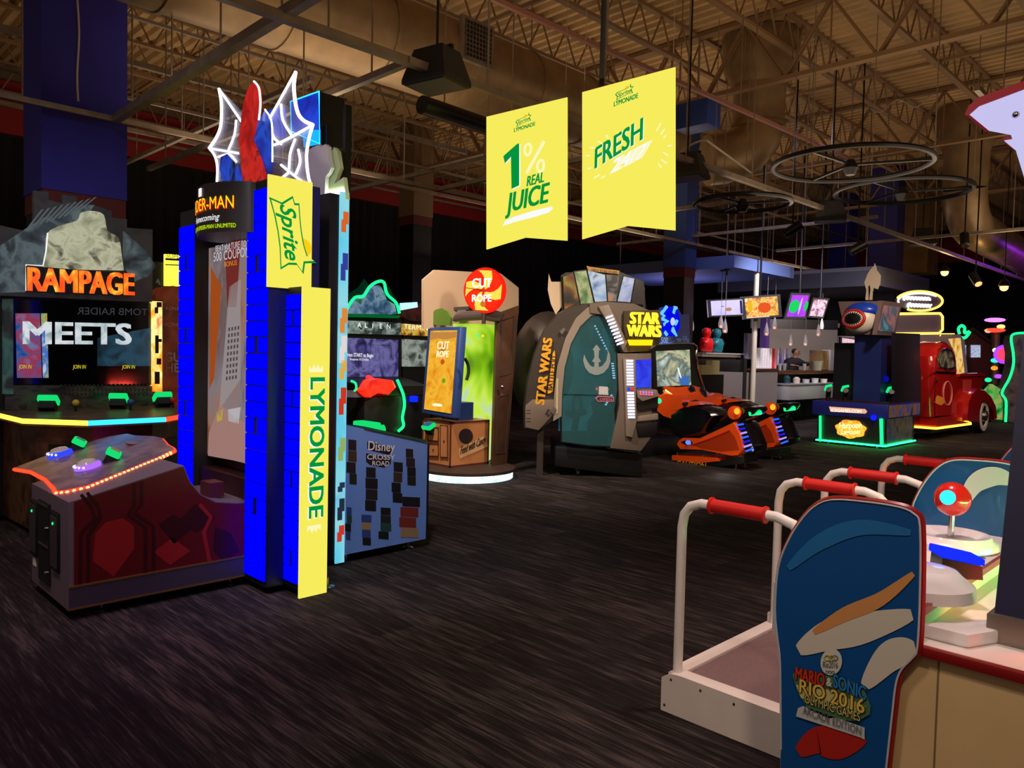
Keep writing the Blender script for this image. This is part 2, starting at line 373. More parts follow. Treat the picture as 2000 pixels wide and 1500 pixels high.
# ---- ducts
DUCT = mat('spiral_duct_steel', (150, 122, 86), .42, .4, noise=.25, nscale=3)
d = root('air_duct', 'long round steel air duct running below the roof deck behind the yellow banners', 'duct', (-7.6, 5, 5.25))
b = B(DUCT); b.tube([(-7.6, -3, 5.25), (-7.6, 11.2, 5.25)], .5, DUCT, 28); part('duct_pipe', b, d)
for i in range(11):
    b = B(DUCT); b.tube([(-7.6, -2 + i * 1.2, 5.25), (-7.6, -1.95 + i * 1.2, 5.25)], .515, DUCT, 28); part('duct_seam', b, d)
b = B(STEEL)
vg = 6.35; b.box((-7.12, vg - .26, 5.1), (-7.06, vg + .26, 5.62), STEEL)
part('grille_frame', b, d)
b = B(mat('grille_dark', (30, 26, 24), .6)); b.box((-7.06, vg - .21, 5.14), (-7.05, vg + .21, 5.58))
for i in range(9): b.box((-7.052, vg - .21 + i * .052, 5.14), (-7.04, vg - .204 + i * .052, 5.58), STEEL); b.box((-7.052, vg - .21, 5.14 + i * .054), (-7.04, vg + .21, 5.146 + i * .054), STEEL)
part('vent_grille', b, d)
d = root('air_duct', 'huge round steel duct dropping from the roof with an elbow at its foot', 'duct', (-6.6, 12.5, 5.2))
c = Vector((-6.6, 12.5, 0))
b = B(DUCT); b.lathe([(.43, 5.62), (.44, 6.25), (.62, 6.6), (.66, 7.14)], c, DUCT, 26); part('duct_pipe', b, d)
b = B(DUCT)
pts = [c + Vector((0, 0, 5.62)) + Vector((-.6 * (1 - math.cos(t)), -.75 * (1 - math.cos(t)), -.62 * math.sin(t))) for t in (0, .3, .6, .9, 1.2, 1.5)]
b.tube(pts, .43, DUCT, 26); part('elbow', b, d)
for r_, z_ in ((.46, 5.58), (.47, 6.22)): b = B(DUCT); b.lathe([(r_, z_), (r_, z_ + .06)], c, DUCT, 26); part('clamp_band', b, d)
d = root('air_duct', 'far round steel duct dropping from the roof near the right with warm shine', 'duct', (-6.1, 22.2, 5))
c = Vector((-5.05, 18.9, 0)); b = B(DUCT); b.lathe([(.43, 5.4), (.45, 6.2), (.6, 6.6), (.6, 7.14)], c, DUCT, 24); part('duct_pipe', b, d)
b = B(DUCT); b.tube([c + Vector((0, .9 * (1 - math.cos(t)), 5.4 - .76 * math.sin(t))) for t in (0, .4, .8, 1.2, 1.5)] + [c + Vector((-.4, 9, 4.63))], .43, DUCT, 22); part('elbow', b, d)
d = root('air_duct', 'squared steel riser between the two round ducts near the roof', 'duct', (-8.2, 25.5, 5)); b = B(DUCT)
b.box((-8.6, 25, 4.3), (-7.6, 26, 7.15), DUCT); part('duct_pipe', b, d)
# purple wash on the far duct
d = root('wash_light', 'slim ceiling wash bar glowing purple under the far duct', 'light', (-4.6, 22, 4.1)); b = B(glow('purple_tube', (150, 40, 255), 12)); b.cyl((-4.35, 22.2, 4.26), (-4.2, 26.5, 4.26), .06); part('tube', b, d)
b = B(BLKM); b.box((-4.45, 22, 4.33), (-4.1, 26.6, 4.42)); part('housing', b, d)

# ---- strut rails on threaded rods
def rail(p, q, label, rods=4, wd=.06, mt=STEEL, ztop=6.55):
    p, q = Vector(p), Vector(q); t = root('ceiling_rail', label, 'ceiling rail', (p + q) / 2, group=None)
    b = B(mt); b.bar(p, q, wd, wd, mt); part('rail', b, t)
    for i in range(rods):
        c = lerp(p, q, (i + .5) / rods); b = B(STEEL); b.cyl((c.x, c.y, c.z), (c.x, c.y, ztop), .009, STEEL, 6); part('hanger_rod', b, t)
    return t
rail((-9.3, -2, 4.1), (-9.3, 24, 4.1), 'steel strut rail along the hall in front of the blue column', 16)
rail((-9.3, 2.95, 4.1), (-5.0, 2.95, 4.16), 'steel strut rail crossing from the blue column towards the dark speaker', 4, .08)
rail((-11.5, 4.1, 4.1), (-5.4, 4.1, 4.1), 'steel strut rail crossing just before the dark speaker box', 5)
rail((-5.45, -1, 4.1), (-5.45, 30, 4.1), 'long steel strut rail running the hall length above the spotlights', 18, .07)
rail((-5.85, 5, 5.2), (-5.6, 14, 5.2), 'pinkish steel pipe rail high behind the right banner', 6, .05, mat('pipe_primer', (160, 110, 96), .5, .2))
rail((-9.3, 7.6, 4.1), (-5.45, 7.6, 4.1), 'steel strut rail crossing behind the left banner', 3)
rail((-9.3, 11.2, 4.1), (-5.45, 11.2, 4.1), 'steel strut rail crossing below the elbow of the huge duct', 3)
rail((-11.5, 15.0, 4.3), (-5.45, 15.0, 4.3), 'steel strut rail crossing above the blue canopy', 4)
rail((-17.6, 4, 6.0), (-17.6, 26, 6.0), 'pale conduit rail along the red wall band', 7)
rail((-3.2, 18.0, 4.3), (-9.0, 18.2, 4.3), 'steel strut rail crossing above the neon sign', 4)
rail((-2.6, 10.0, 4.75), (-3.4, 34, 4.75), 'pale steel rail high over the right side of the hall', 9)
rail((-11.4, 2.0, 5.0), (-11.4, 28, 5.0), 'thin steel rail between the duct and the red wall', 12, .04)
rail((-14.6, 0.0, 5.4), (-14.6, 28, 5.4), 'steel pipe rail low in front of the red wall band', 12, .07)
rail((-13.2, 0.0, 6.1), (-13.2, 28, 6.1), 'steel pipe rail high in front of the red wall band', 10, .09)
rail((-16.5, 5.4, 5.2), (-9.3, 5.4, 5.2), 'steel strut rail crossing far behind the white neon web', 5, .07)
rail((-16.5, 9.2, 5.0), (-9.3, 9.2, 5.0), 'steel strut rail crossing far behind the left banner', 5, .07)
rail((-10.1, 0.0, 5.6), (-10.1, 28, 5.6), 'thin steel rail above the blue column rail', 10, .04)
# ---- circular tracks
def ring_track(c, r, label, z):
    t = root('light_ring', label, 'light ring', (c[0], c[1], z), group='round hanging light rings'); b = B(BLKM)
    b.tube([(c[0] + r * math.cos(a * math.pi / 24), c[1] + r * math.sin(a * math.pi / 24), z) for a in range(48)], .035, BLKM, 8, True); part('ring', b, t)
    for a in (.4, 2.5, 4.6):
        b = B(BLKM); b.bar((c[0], c[1], z), (c[0] + r * math.cos(a), c[1] + r * math.sin(a), z), .03); part('spoke', b, t)
    b = B(BLKM); b.lathe([(.05, .06), (.1, -.05), (.06, -.14)], (c[0], c[1], z), BLKM, 12); part('hub', b, t)
    for a in (.4, 2.5, 4.6):
        b = B(STEEL); b.cyl((c[0] + r * math.cos(a), c[1] + r * math.sin(a), z), (c[0] + r * math.cos(a), c[1] + r * math.sin(a), 6.6), .007, STEEL, 6); part('hanger_rod', b, t)
ring_track((-4.15, 10.4), .98, 'black round light ring hanging nearest, right of the huge duct', 4.2)
ring_track((-4.2, 12.5), .95, 'black round light ring hanging in front of the far right duct', 4.2)
ring_track((-6.0, 10.95), .72, 'black round light ring half hidden beside the right banner', 4.0)
# ---- trapezoid speakers
SPK = mat('speaker_black', (34, 33, 35), .6)
def speaker(p, s, label, rz=0.0):
    t = root('ceiling_speaker', label, 'speaker', p, rz, group='tapered speaker boxes under the ceiling rails'); b = B(SPK)
    rg = [[(-a * s, -a * s * .8, z * s), (a * s, -a * s * .8, z * s), (a * s, a * s * .8, z * s), (-a * s, a * s * .8, z * s)] for a, z in ((.36, -.22), (.36, -.16), (.24, .24))]
    b.loft(rg); part('cabinet', b, t, local=True, smooth=False)
    b = B(mat('speaker_grille', (70, 66, 60), .5)); b.box((-.32 * s, -.25 * s, -.235 * s), (.32 * s, .25 * s, -.221 * s)); part('grille', b, t, local=True)
    b = B(BLKM); b.bar((-.26 * s, 0, .26 * s), (.26 * s, 0, .26 * s), .05 * s); b.cyl((0, 0, .24 * s), (0, 0, 6.55 - p[2]), .012, BLKM, 8); part('bracket', b, t, local=True)
speaker((-5.5, 4.45, 4.14), .68, 'large dark speaker box hanging left of the yellow banners', .2)
speaker((-5.6, 8.75, 4.08), .68, 'dark speaker box hanging at the right edge of the right banner', .2)
speaker((-5.38, 12.75, 4.05), .68, 'dark speaker box hanging below the round light rings', .4)
speaker(DP(1802, 464, 17.5), .75, 'dark speaker box hanging nearer the orange lamps', .4)
b = B(BLKM); b.cyl((-6.03, 4.7, 4.0), (-6.12, 6.4, 4.0), .09, BLKM, 14); b.cyl((-6.05, 5, 4.0), (-6.05, 5, 6.55), .008, STEEL, 6); b.cyl((-6.1, 6, 4.0), (-6.1, 6, 6.55), .008, STEEL, 6)
solo('tube_light_housing', b, 'long black tube fixture hanging just under the left speaker', 'light fixture', origin=(-6.05, 5.5, 4.0))
# ---- spot cans
def spot_can(p, label, aim=(-.3, -.8, -.5), lit=None, s=1.0):
    p = Vector(p); a = Vector(aim).normalized(); t = root('spotlight', label, 'spotlight', p, group=None if lit else 'black spotlights under the long rail')
    b = B(BLKM); b.lathe([(.06 * s, -.16 * s), (.085 * s, -.14 * s), (.085 * s, .16 * s), (.075 * s, .165 * s)], p, BLKM, 16, a); part('can', b, t)
    b = B(BLKM); b.cyl(p, (p.x, p.y, 7.17), .015, BLKM, 6); part('yoke', b, t)
    b = B(lit or mat('lens_dull', (90, 82, 70), .2)); b.lathe([(.07 * s, .167 * s), (.05 * s, .172 * s)], p, None, 16, a); part('lens', b, t)
spot_can(DP(1548, 448, 13.6), 'black spotlight above the right end of the blue canopy', (.5, .2, .35))
spot_can(DP(1675, 484, 14.6), 'black spotlight above the white horse cutout', (.5, .2, .3))
spot_can(DP(1884, 468, 15.5), 'black spotlight on the long rail left of the purple glow', (.2, -.5, -.7))
spot_can(DP(1905, 545, 16.2), 'black spotlight with warm lens between the two orange lamps', (.5, -.5, -.7), glow('warm_lens', (255, 190, 110), 1.5))
for (x, y, dep, n) in ((1845, 532, 19.5, 'left'), (1961, 561, 18, 'right')):
    p = DP(x, y, dep); t = root('ceiling_lamp', 'glowing orange ceiling lamp, %s of the pair beyond the neon sign' % n, 'lamp', p, group='glowing orange ceiling lamps'); b = B(glow('orange_bulb', (255, 178, 70), 9)); b.ball(p, .09); part('bulb', b, t)
    b = B(BLKM); b.lathe([(.12, .02), (.1, .12), (.03, .2)], p, BLKM, 14); b.cyl(p + Z * .2, (p.x, p.y, 6.6), .01, BLKM, 6); part('housing', b, t)
    lamp('POINT', p - Z * .15, 25, (1.0, .6, .25), .1)
# ---- odds and ends up there
b = B(mat('white_cable', (190, 180, 165), .6)); b.tube([GP(1325 + i * 11, 300 - 26 * math.sin(min(1, i / 5) * 1.6) + max(0, i - 5) * 8, 4.5) for i in range(14)], .015, None, 6); solo('cable', b, 'loose pale cable looping across the elbow of the huge duct', 'cable')
b = B(mat('white_cable', (190, 180, 165), .6)); b.tube([DP(1700 + i * 9, 212 - i * 1.3 + 10 * math.sin(i * .8), 15) for i in range(16)], .014, None, 6); solo('cable', b, 'pale cable sagging under the far girder on the right', 'cable')
b = B(mat('white_cable', (190, 180, 165), .6)); b.tube([(-9.46 + .01, 2.62 + .01 * math.sin(i), 7.1 - i * .15) for i in range(20)], .012, None, 6); solo('cable', b, 'thin pale cable hanging down the blue column face', 'cable')
b = B(mat('skylight_frame', (90, 100, 90), .5)); b.box((-5.2, 5.6, 7.1), (-4.0, 7.1, 7.16), glow('skylight_pane', (150, 165, 150), .35)); struct('window_1', b)
b = B(mat('blue_heater', (36, 66, 150), .5)); p = DP(1362, 228, 12.2); b.box(p - Vector((.3, .2, .2)), p + Vector((.3, .2, .2)), None, .03); b.cyl(p + Z * .2, (p.x, p.y, 6.6), .02, STEEL, 6); solo('heater_unit', b, 'small blue unit hanging right of the right banner top', 'heater', origin=p)

# ================================================================== cabinet with the blue brick towers
def PLN(x, y, o, n):
    d = _ray(x, y); n = Vector(n); return EYEV + d * ((Vector(o) - EYEV).dot(n) / d.dot(n))
def smooth_line(pts, k=4, closed=False):
    pts = [Vector(p) for p in pts]; n = len(pts); out = []
    for i in range(n if closed else n - 1):
        if closed: a, b, c, d = pts[i - 1], pts[i], pts[(i + 1) % n], pts[(i + 2) % n]
        else: a, b, c, d = pts[max(i - 1, 0)], pts[i], pts[i + 1], pts[min(i + 2, n - 1)]
        for j in range(k):
            t = j / k; out.append(.5 * ((2 * b) + (c - a) * t + (2 * a - 5 * b + 4 * c - d) * t * t + (3 * b - a - 3 * c + d) * t ** 3))
    if not closed: out.append(pts[-1])
    return out
PURP = mat('mauve_metal', (104, 92, 104), .45, .2); DRED = mat('dark_red_decal', (84, 12, 18), .3); DRED2 = mat('red_decal_line', (136, 26, 28), .3); DRED3 = mat('brown_red_decal', (50, 10, 16), .3)
CARDM = mat('reader_shell', (20, 60, 40), .3)
def card_reader(p, s, parent, name='card_reader', rz=0.0, tilt=-.5, scr=(120, 150, 150)):
    xf = Matrix.Translation(p) @ Matrix.Rotation(rz, 4, 'Z') @ Matrix.Rotation(tilt, 4, 'X')
    b = B(G_GREEN, xf); b.box((-.062 * s, -.045 * s, -.02 * s), (.062 * s, .045 * s, .022 * s), glow('green_reader', (20, 215, 110), 1.1), .012 * s); o = part(name, b, parent)
    b = B(None, xf); b.box((-.045 * s, -.03 * s, .021 * s), (.045 * s, .03 * s, .026 * s), glow('reader_screen_%d' % scr[0], scr, .7)); part('reader_screen', b, o)
    b = B(BLKM, xf); b.box((-.05 * s, -.03 * s, -.075 * s), (.05 * s, .05 * s, -.018 * s), RUB); part('reader_bracket', b, o)
    return o
sp = root('arcade_cabinet', 'arcade cabinet with blue lit brick towers, red pedestal and white neon web on top', 'arcade game', (-5.2, 2.4, 0))
# pedestal
prof = [(1.3, .06), (1.3, .69), (1.95, .845), (1.99, .74), (2.06, .65), (2.16, .59), (2.3, .565), (2.5, .56), (2.5, .06)]
b = B(PURP); b.prism([(-5.66, v, z) for v, z in prof], (.80, 0, 0), PURP); part('pedestal', b, sp)
b = B(DRED); us = -4.853
b.poly([(us, v, z) for v, z in [(1.325, .205), (1.325, .69), (1.945, .838), (1.985, .735), (2.055, .645), (2.155, .585), (2.3, .56), (2.49, .555), (2.49, .205)]], DRED)
def deco(pts, m, k=1):
    b.poly([UP(x, y, us + .001 * k) for x, y in pts], m)
def stroke(bb, pts, wd, m, f):
    pts = [Vector((x, y, 0)) for x, y in pts]; a = []; c = []
    for i, p in enumerate(pts):
        t = (pts[min(i + 1, len(pts) - 1)] - pts[max(i - 1, 0)]).normalized(); n = Vector((-t.y, t.x, 0)) * wd / 2; a.append(p + n); c.append(p - n)
    for i in range(len(pts) - 1): bb.poly([f(q.x, q.y) for q in (a[i], a[i + 1], c[i + 1], c[i])], m)
deco([(186, 1042), (206, 1020), (240, 1012), (262, 1028), (262, 1072), (222, 1126), (181, 1096)], DRED2)
for pts in ([(158, 966), (176, 985), (186, 1012), (158, 1042), (156, 1150)], [(170, 962), (192, 990), (196, 1010), (172, 1046), (172, 1150)], [(262, 945), (262, 985), (250, 1005), (284, 1030), (284, 1120)], [(276, 940), (276, 985), (262, 1002), (300, 1028), (300, 1115)]): stroke(b, pts, 7, DRED3, lambda x, y: UP(x, y, us + .002))
deco([(309, 1024), (340, 1004), (376, 1032), (340, 1062)], DRED3); deco([(300, 1078), (336, 1050), (372, 1076), (332, 1104)], DRED2); deco([(345, 1020), (382, 984), (420, 1010), (385, 1040)], DRED3, 1.5)
stroke(b, [(390, 985), (412, 1010), (398, 1040), (410, 1100)], 8, DRED2, lambda x, y: UP(x, y, us + .002))
deco([(420, 1030), (450, 1040), (468, 1075), (440, 1100), (416, 1075)], DRED3); part('side_decal', b, sp)
b = B(mat('kick_board', (56, 46, 62), .5)); b.box((-4.86, 1.3, .075), (-4.848, 2.5, .195)); part('kick_strip', b, sp)
GLD = mat('brass_edge', (150, 110, 60), .35, .7)
for z in (.07, .2):
    b = B(GLD); b.box((-4.86, 1.3, z - .005), (-4.845, 2.5, z + .006)); part('edge_trim', b, sp)
# end face
b = B(BLK); b.box((-5.46, 1.288, .12), (-5.22, 1.305, .62)); o = part('coin_door', b, sp)
for z in (.35, .60): b = B(DGRY); b.box((-5.44, 1.28, z), (-5.24, 1.29, z + .01)); part('door_seam', b, o)
b = B(CHR); b.cyl((-5.25, 1.27, .47), (-5.25, 1.29, .47), .014); b.cyl((-5.25, 1.27, .2), (-5.25, 1.29, .2), .012); part('lock', b, o)
for u in (-5.60, -5.13):
    b = B(BLKM); b.box((u - .045, 1.285, .24), (u + .105, 1.3, .60), BLKM, .01); o = part('coin_slot_panel', b, sp)
    b = B(DGRY); b.box((u - .03, 1.279, .27), (u + .09, 1.286, .57)); part('slot_plate', b, o)
    b = B(G_GREEN); b.cyl((u + .03, 1.276, .53), (u + .03, 1.28, .53), .008); part('slot_light', b, o)
b = B(WHT); b.box((-5.62, 1.296, .17), (-5.56, 1.3, .22)); part('sticker', b, sp)
b = B(CHR)
b.lathe([(.045, 0), (.045, .01), (.012, .02), (.012, .08)], (-4.95, 1.5, 0), CHR, 12); part('foot', b, sp)
for (u, v) in ((-5.6, 1.4), (-4.95, 2.3), (-5.6, 2.8), (-4.45, 2.75)):
    b = B(CHR); b.lathe([(.045, 0), (.045, .01), (.012, .02), (.012, .08)], (u, v, 0), CHR, 12); part('foot', b, sp)
# control deck
dn = Vector((0, -.235, 1)); do = Vector((-5.2, 1.3, .70))
edge = [(28.8, 914), (61, 919), (90, 934), (108, 952), (111.6, 959), (133, 957), (173, 948), (252, 916), (306, 894), (340, 878), (338, 874.6), (327.6, 869), (317, 856.6), (302, 853), (263, 851), (248, 847.6), (212, 853), (108, 883.6)]
ep = [PLN(x, y, do, dn) for x, y in edge]
b = B(art('deck_print', [(112, 70, 92), (140, 108, 112), (90, 60, 90), (128, 104, 84)], 5, 0)); b.prism([p - Z * .03 for p in ep], (0, 0, .033)); dk = part('control_deck', b, sp)
b = B(G_RED); b.tube([p - Z * .012 + (p - Vector((-5.15, 1.55, p.z))).normalized() * .008 for p in ep], .0125, G_RED, 8, True); part('led_strip', b, dk)
b = B(G_RED)
front = ep[4:10]
for i in range(len(front) - 1):
    n = max(2, int((front[i + 1] - front[i]).length / .03))
    for j in range(n):
        q = lerp(front[i], front[i + 1], j / n) + Vector((.016, -.008, -.012)); b.ball(q, .012, glow('led_dot', (255, 130, 80), 6), 6, 4)
part('led_dots', b, dk)
def dk_pt(x, y): return PLN(x, y, do, dn)
for (x, y, c) in ((118, 889, (40, 60, 255)), (172, 914, (150, 90, 255))):
    p = dk_pt(x, y); b = B(None); b.lathe([(.082, 0), (.082, .025), (.066, .035)], p, glow('ring_%d' % c[0], c, 1.6), 22, dn); o = part('spin_button', b, sp)
    b = B(mat('dome_clear', (200, 190, 200), .1)); b.lathe([(.066, .034), (.052, .052), (.02, .06)], p, mat('dome_clear', (200, 190, 200), .1), 20, dn); part('button_dome', b, o)
    b = B(T_WHITE)
    for k in range(7): b.ball(p + Vector((.083 * math.cos(-.6 - k * .35), .083 * math.sin(-.6 - k * .35), .012)), .009, T_WHITE, 6, 4)
    part('ring_light', b, o)
card_reader(dk_pt(155, 876) + Z * .05, 1.05, sp, rz=-.35, scr=(90, 130, 110)); card_reader(dk_pt(222, 899) + Z * .05, 1.05, sp, rz=-.35, scr=(150, 130, 90))
b = B(mat('label_cream', (150, 120, 120), .6)); p = dk_pt(262, 866); b.box(p + Vector((-.06, -.05, .001)), p + Vector((.06, .06, .006))); part('deck_sticker', b, sp)
# towers
NAVY = mat('navy_laminate', (12, 12, 60), .35); BRICK = glow('blue_brick_panel', (0, 0, 255), 1.25)
def tower(u0, u1, v0, v1, z1, cap, nb, zt, side_navy=False):
    b = B(BLK); b.box((u0, v0, .05), (u1, v1, z1), BLK)
    if side_navy: b.box((u1, v0 + .004, .06), (u1 + .002, v1, z1 - .01), NAVY)
    t = part('tower', b, sp)
    b = B(BRICK); zz = .09; i = 0; h = (zt - .09) / nb; wd = u1 - u0
    while i < nb:
        a, c = zz + i * h, zz + (i + 1) * h - .008; y = v0 - .012
        k = (i * 7 + int(u0 * -31)) % 5
        cells = [(.02, .98)] if k in (0, 2) else ([(.02, .48), (.5, .98)] if k == 1 else ([(.02, .36), (.60, .98)] if k == 3 else [(.02, .72), (.75, .98)]))
        for (f0, f1) in cells: b.box((u0 + wd * f0, y, a), (u0 + wd * f1, v0 + .002, c), BRICK)
        i += 1
    part('brick_light', b, t)
    return t
tower(-5.97, -5.70, 2.36, 2.92, 2.61, .1, 22, 2.50)
tower(-4.85, -4.565, 2.36, 2.72, 2.67, .1, 24, 2.62, True)
tower(-4.56, -4.385, 2.49, 2.69, 1.99, .05, 18, 1.95)
b = B(BLK); b.box((-5.72, 2.55, .05), (-4.86, 2.84, 2.6)); part('back_box', b, sp)
# screen between the towers
SCR = art('tall_screen_picture', [(70, 62, 72), (150, 90, 62), (176, 130, 108), (150, 140, 146), (120, 96, 90), (196, 178, 168)], 1.6, .62, (1.6, 1, .55), 6)
b = B(SCR); b.box((-5.69, 2.46, .79), (-4.86, 2.50, 2.33), SCR); sc_ = part('screen', b, sp)
b = B(mat('facade', (1, 1, 1))); f = lambda x, y: VP(x, y, 2.456)
for m_, pts in ((glow('scr_tower', (190, 176, 176), .55), [(448, 560), (470, 545), (470, 740), (428, 800), (440, 660)]), (glow('scr_tower_dk', (150, 60, 54), .5), [(440, 500), (455, 470), (470, 470), (462, 600), (444, 600)]), (glow('scr_orange', (196, 92, 34), .6), [(412, 520), (432, 560), (418, 740), (409, 760)]), (glow('scr_floor', (196, 150, 140), .6), [(408, 845), (430, 790), (482, 830), (482, 904), (406, 890)]), (glow('scr_paper', (206, 200, 206), .7), [(445, 800), (470, 795), (466, 828), (446, 822)]), (glow('scr_yel', (214, 186, 70), .7), [(423, 805), (436, 798), (434, 820), (424, 824)])):
    b.poly([f(x, y) for x, y in pts], m_)
for i in range(9):
    for j in range(4): b.poly([VP(446 + j * 6 - i * .6 + dx, 640 + i * 12 + j * -1 + dy, 2.455) for dx, dy in ((0, 0), (3.4, -.6), (3.2, 6.4), (-.2, 7))], glow('scr_win', (110, 96, 100), .5))
part('screen_picture', b, sc_)
b = B(T_CREAM); WG = glow('screen_text', (206, 204, 214), .9); OG = glow('screen_text_gold', (236, 150, 40), .9)
b.text('BEAT VULTURE TO WIN', VP(421, 492, 2.45), X, Z, .072, WG, .004, width=.62, vs_=.9); b.text('500 COUPONS', VP(417, 511, 2.45), X, Z, .1, WG, .008, width=.62, vs_=.95); b.text('BONUS', VP(438, 521, 2.45), X, Z, .05, OG, .006, width=.2)
part('screen_text', b, sc_)
b = B(mat('deep_red_well', (40, 12, 14), .4)); b.box((-5.68, 2.40, .55), (-4.86, 2.53, .70)); b.box((-5.2, 2.2, .58), (-5.05, 2.3, .68), mat('amber_box', (70, 20, 14), .4)); part('lower_shelf', b, sp)
# marquee drum
cx, cy, rr = -5.10, 2.43, .37
def drum(z0, z1, r, a0=200, a1=340, n=22):
    lo = [(cx + r * math.cos(R(a0 + (a1 - a0) * i / n)), cy + .72 * r * math.sin(R(a0 + (a1 - a0) * i / n))) for i in range(n + 1)] + [(cx + .34, cy + .1), (cx - .34, cy + .1)]
    return [(x, y, z0) for x, y in lo], (0, 0, z1 - z0)
b = B(BLK); p_, v_ = drum(2.345, 2.67, rr); b.prism(p_, v_, BLK); mq = part('marquee', b, sp)
def on_drum(a_c, z_c):
    def fn(x, y, z): a = R(a_c) + x / (rr * .9); return Vector((cx + (rr + .006) * math.cos(a), cy + .72 * (rr + .006) * math.sin(a), z_c + y))
    return fn
b = B(T_GOLD); RD = glow('marquee_red', (255, 30, 20), 1.2)
b.text('SPIDER-MAN', (0, 0, 0), X, Z, .1, RD, .004, fn=on_drum(274.8, 2.491), width=.50, align='C', vs_=1.15)
b.text('SPIDER-MAN', (0, 0, 0), X, Z, .1, glow('marquee_gold', (255, 190, 20), 1.5), .004, fn=(lambda f0: (lambda x, y, z: f0(x, y + .006, z) * 1.0 + Vector((.003, -.006, 0))))(on_drum(275, 2.491)), width=.50, align='C', vs_=1.15)
b.text('Homecoming', (0, 0, 0), X, Z, .06, T_WHITE, .004, .3, fn=on_drum(272, 2.425), width=.32, align='C')
b.text('BASED ON SPIDER-MAN UNLIMITED', (0, 0, 0), X, Z, .03, glow('marquee_lime', (200, 235, 10), 1.2), .004, fn=on_drum(277, 2.372), width=.50, align='C', vs_=1.3)
for k in range(6):
    f0 = on_drum(259 + k * 1.35, 2.595); b.poly([f0(x, y, 0) for x, y in ((-.001, 0), (.012, 0), (.012, .055), (-.001, .055))], glow('marquee_badge', (255, 215, 205), 1.6))
part('marquee_print', b, mq)
# topper: two clear web panels with white tube outlines and a red and blue plate
WEB = clear('web_acrylic', (215, 215, 235), .2); TUBE = glow('white_tube', (255, 250, 255), 3.2)
wv = 2.70
def wp(x, y, dv=0.0): return VP(340 + x / 4.1667, 100 + y / 4.1667, wv + dv)
left = [(365, 305), (385, 430), (380, 600), (345, 700), (285, 790), (330, 850), (352, 950), (345, 1110)]
right = [(990, 165), (975, 300), (1000, 480), (1050, 560), (1130, 600), (1100, 700), (1078, 850), (1095, 1030), (1150, 1190)]
b = B(WEB); b.prism([wp(*q) for q in left] + [wp(560, 1090), wp(560, 500)], (0, .012, 0)); o = part('web_panel', b, sp)
b = B(TUBE); b.tube(smooth_line([wp(*q, -.01) for q in left[:5]]), .011, TUBE); b.tube(smooth_line([wp(*q, -.01) for q in left[4:]]), .009, TUBE)
for q in ([(365, 305), (560, 590)], [(285, 790), (520, 830)], [(505, 560), (490, 680), (440, 810)], [(360, 860), (450, 840), (505, 900)]): b.tube(smooth_line([wp(x, y, -.01) for x, y in q]), .008, TUBE)
part('neon_outline', b, o)
b = B(WEB); b.prism([wp(*q) for q in right] + [wp(700, 1090), wp(700, 640)], (0, .012, 0)); o = part('web_panel', b, sp)
b = B(TUBE); b.tube(smooth_line([wp(*q, -.01) for q in right[:5]]), .012, TUBE); b.tube(smooth_line([wp(*q, -.01) for q in right[4:]]), .010, TUBE)
for q in ([(990, 165), (770, 560)], [(870, 430), (885, 560), (960, 690)], [(1130, 600), (860, 745), (700, 790)], [(790, 600), (810, 700), (870, 755)], [(870, 925), (1000, 1030), (1110, 1110)], [(985, 715), (945, 830), (935, 960)], [(1010, 800), (1025, 900), (990, 1000)], [(700, 890), (780, 870)], [(880, 1030), (940, 980)], [(705, 1010), (740, 900), (800, 850)]): b.tube(smooth_line([wp(x, y, -.01) for x, y in q]), .008, TUBE)
part('neon_outline', b, o)
b = B(art('red_plate_print', [(150, 12, 16), (190, 24, 24), (216, 40, 30), (90, 8, 20)], 6, .8)); b.prism([wp(x, y, -.03) for x, y in [(560, 1080), (525, 720), (560, 430), (600, 300), (650, 245), (690, 300), (700, 430), (668, 600), (640, 720), (700, 860), (760, 1050)]], (0, .02, 0)); pl = part('topper_plate', b, sp, 'plain red and blue acrylic plate')  # red and blue plates glow on their own to look lit
b = B(art('blue_plate_print', [(8, 16, 60), (20, 50, 170), (30, 80, 210), (10, 14, 40)], 5, .8))
b.prism([wp(x, y, -.025) for x, y in [(400, 1090), (370, 960), (380, 860), (430, 835), (490, 900), (570, 1080)]], (0, .015, 0)); b.prism([wp(x, y, -.022) for x, y in [(640, 1060), (625, 780), (670, 600), (740, 475), (790, 600), (800, 760), (775, 1030)]], (0, .015, 0)); part('blue_plate', b, pl)
b = B(TUBE); b.tube(smooth_line([wp(x, y, -.04) for x, y in [(650, 245), (690, 300), (702, 430), (690, 560)]]), .007, TUBE); b.tube(smooth_line([wp(x, y, -.04) for x, y in [(740, 475), (790, 560), (800, 700), (800, 900)]]), .006, TUBE); part('neon_outline', b, pl)
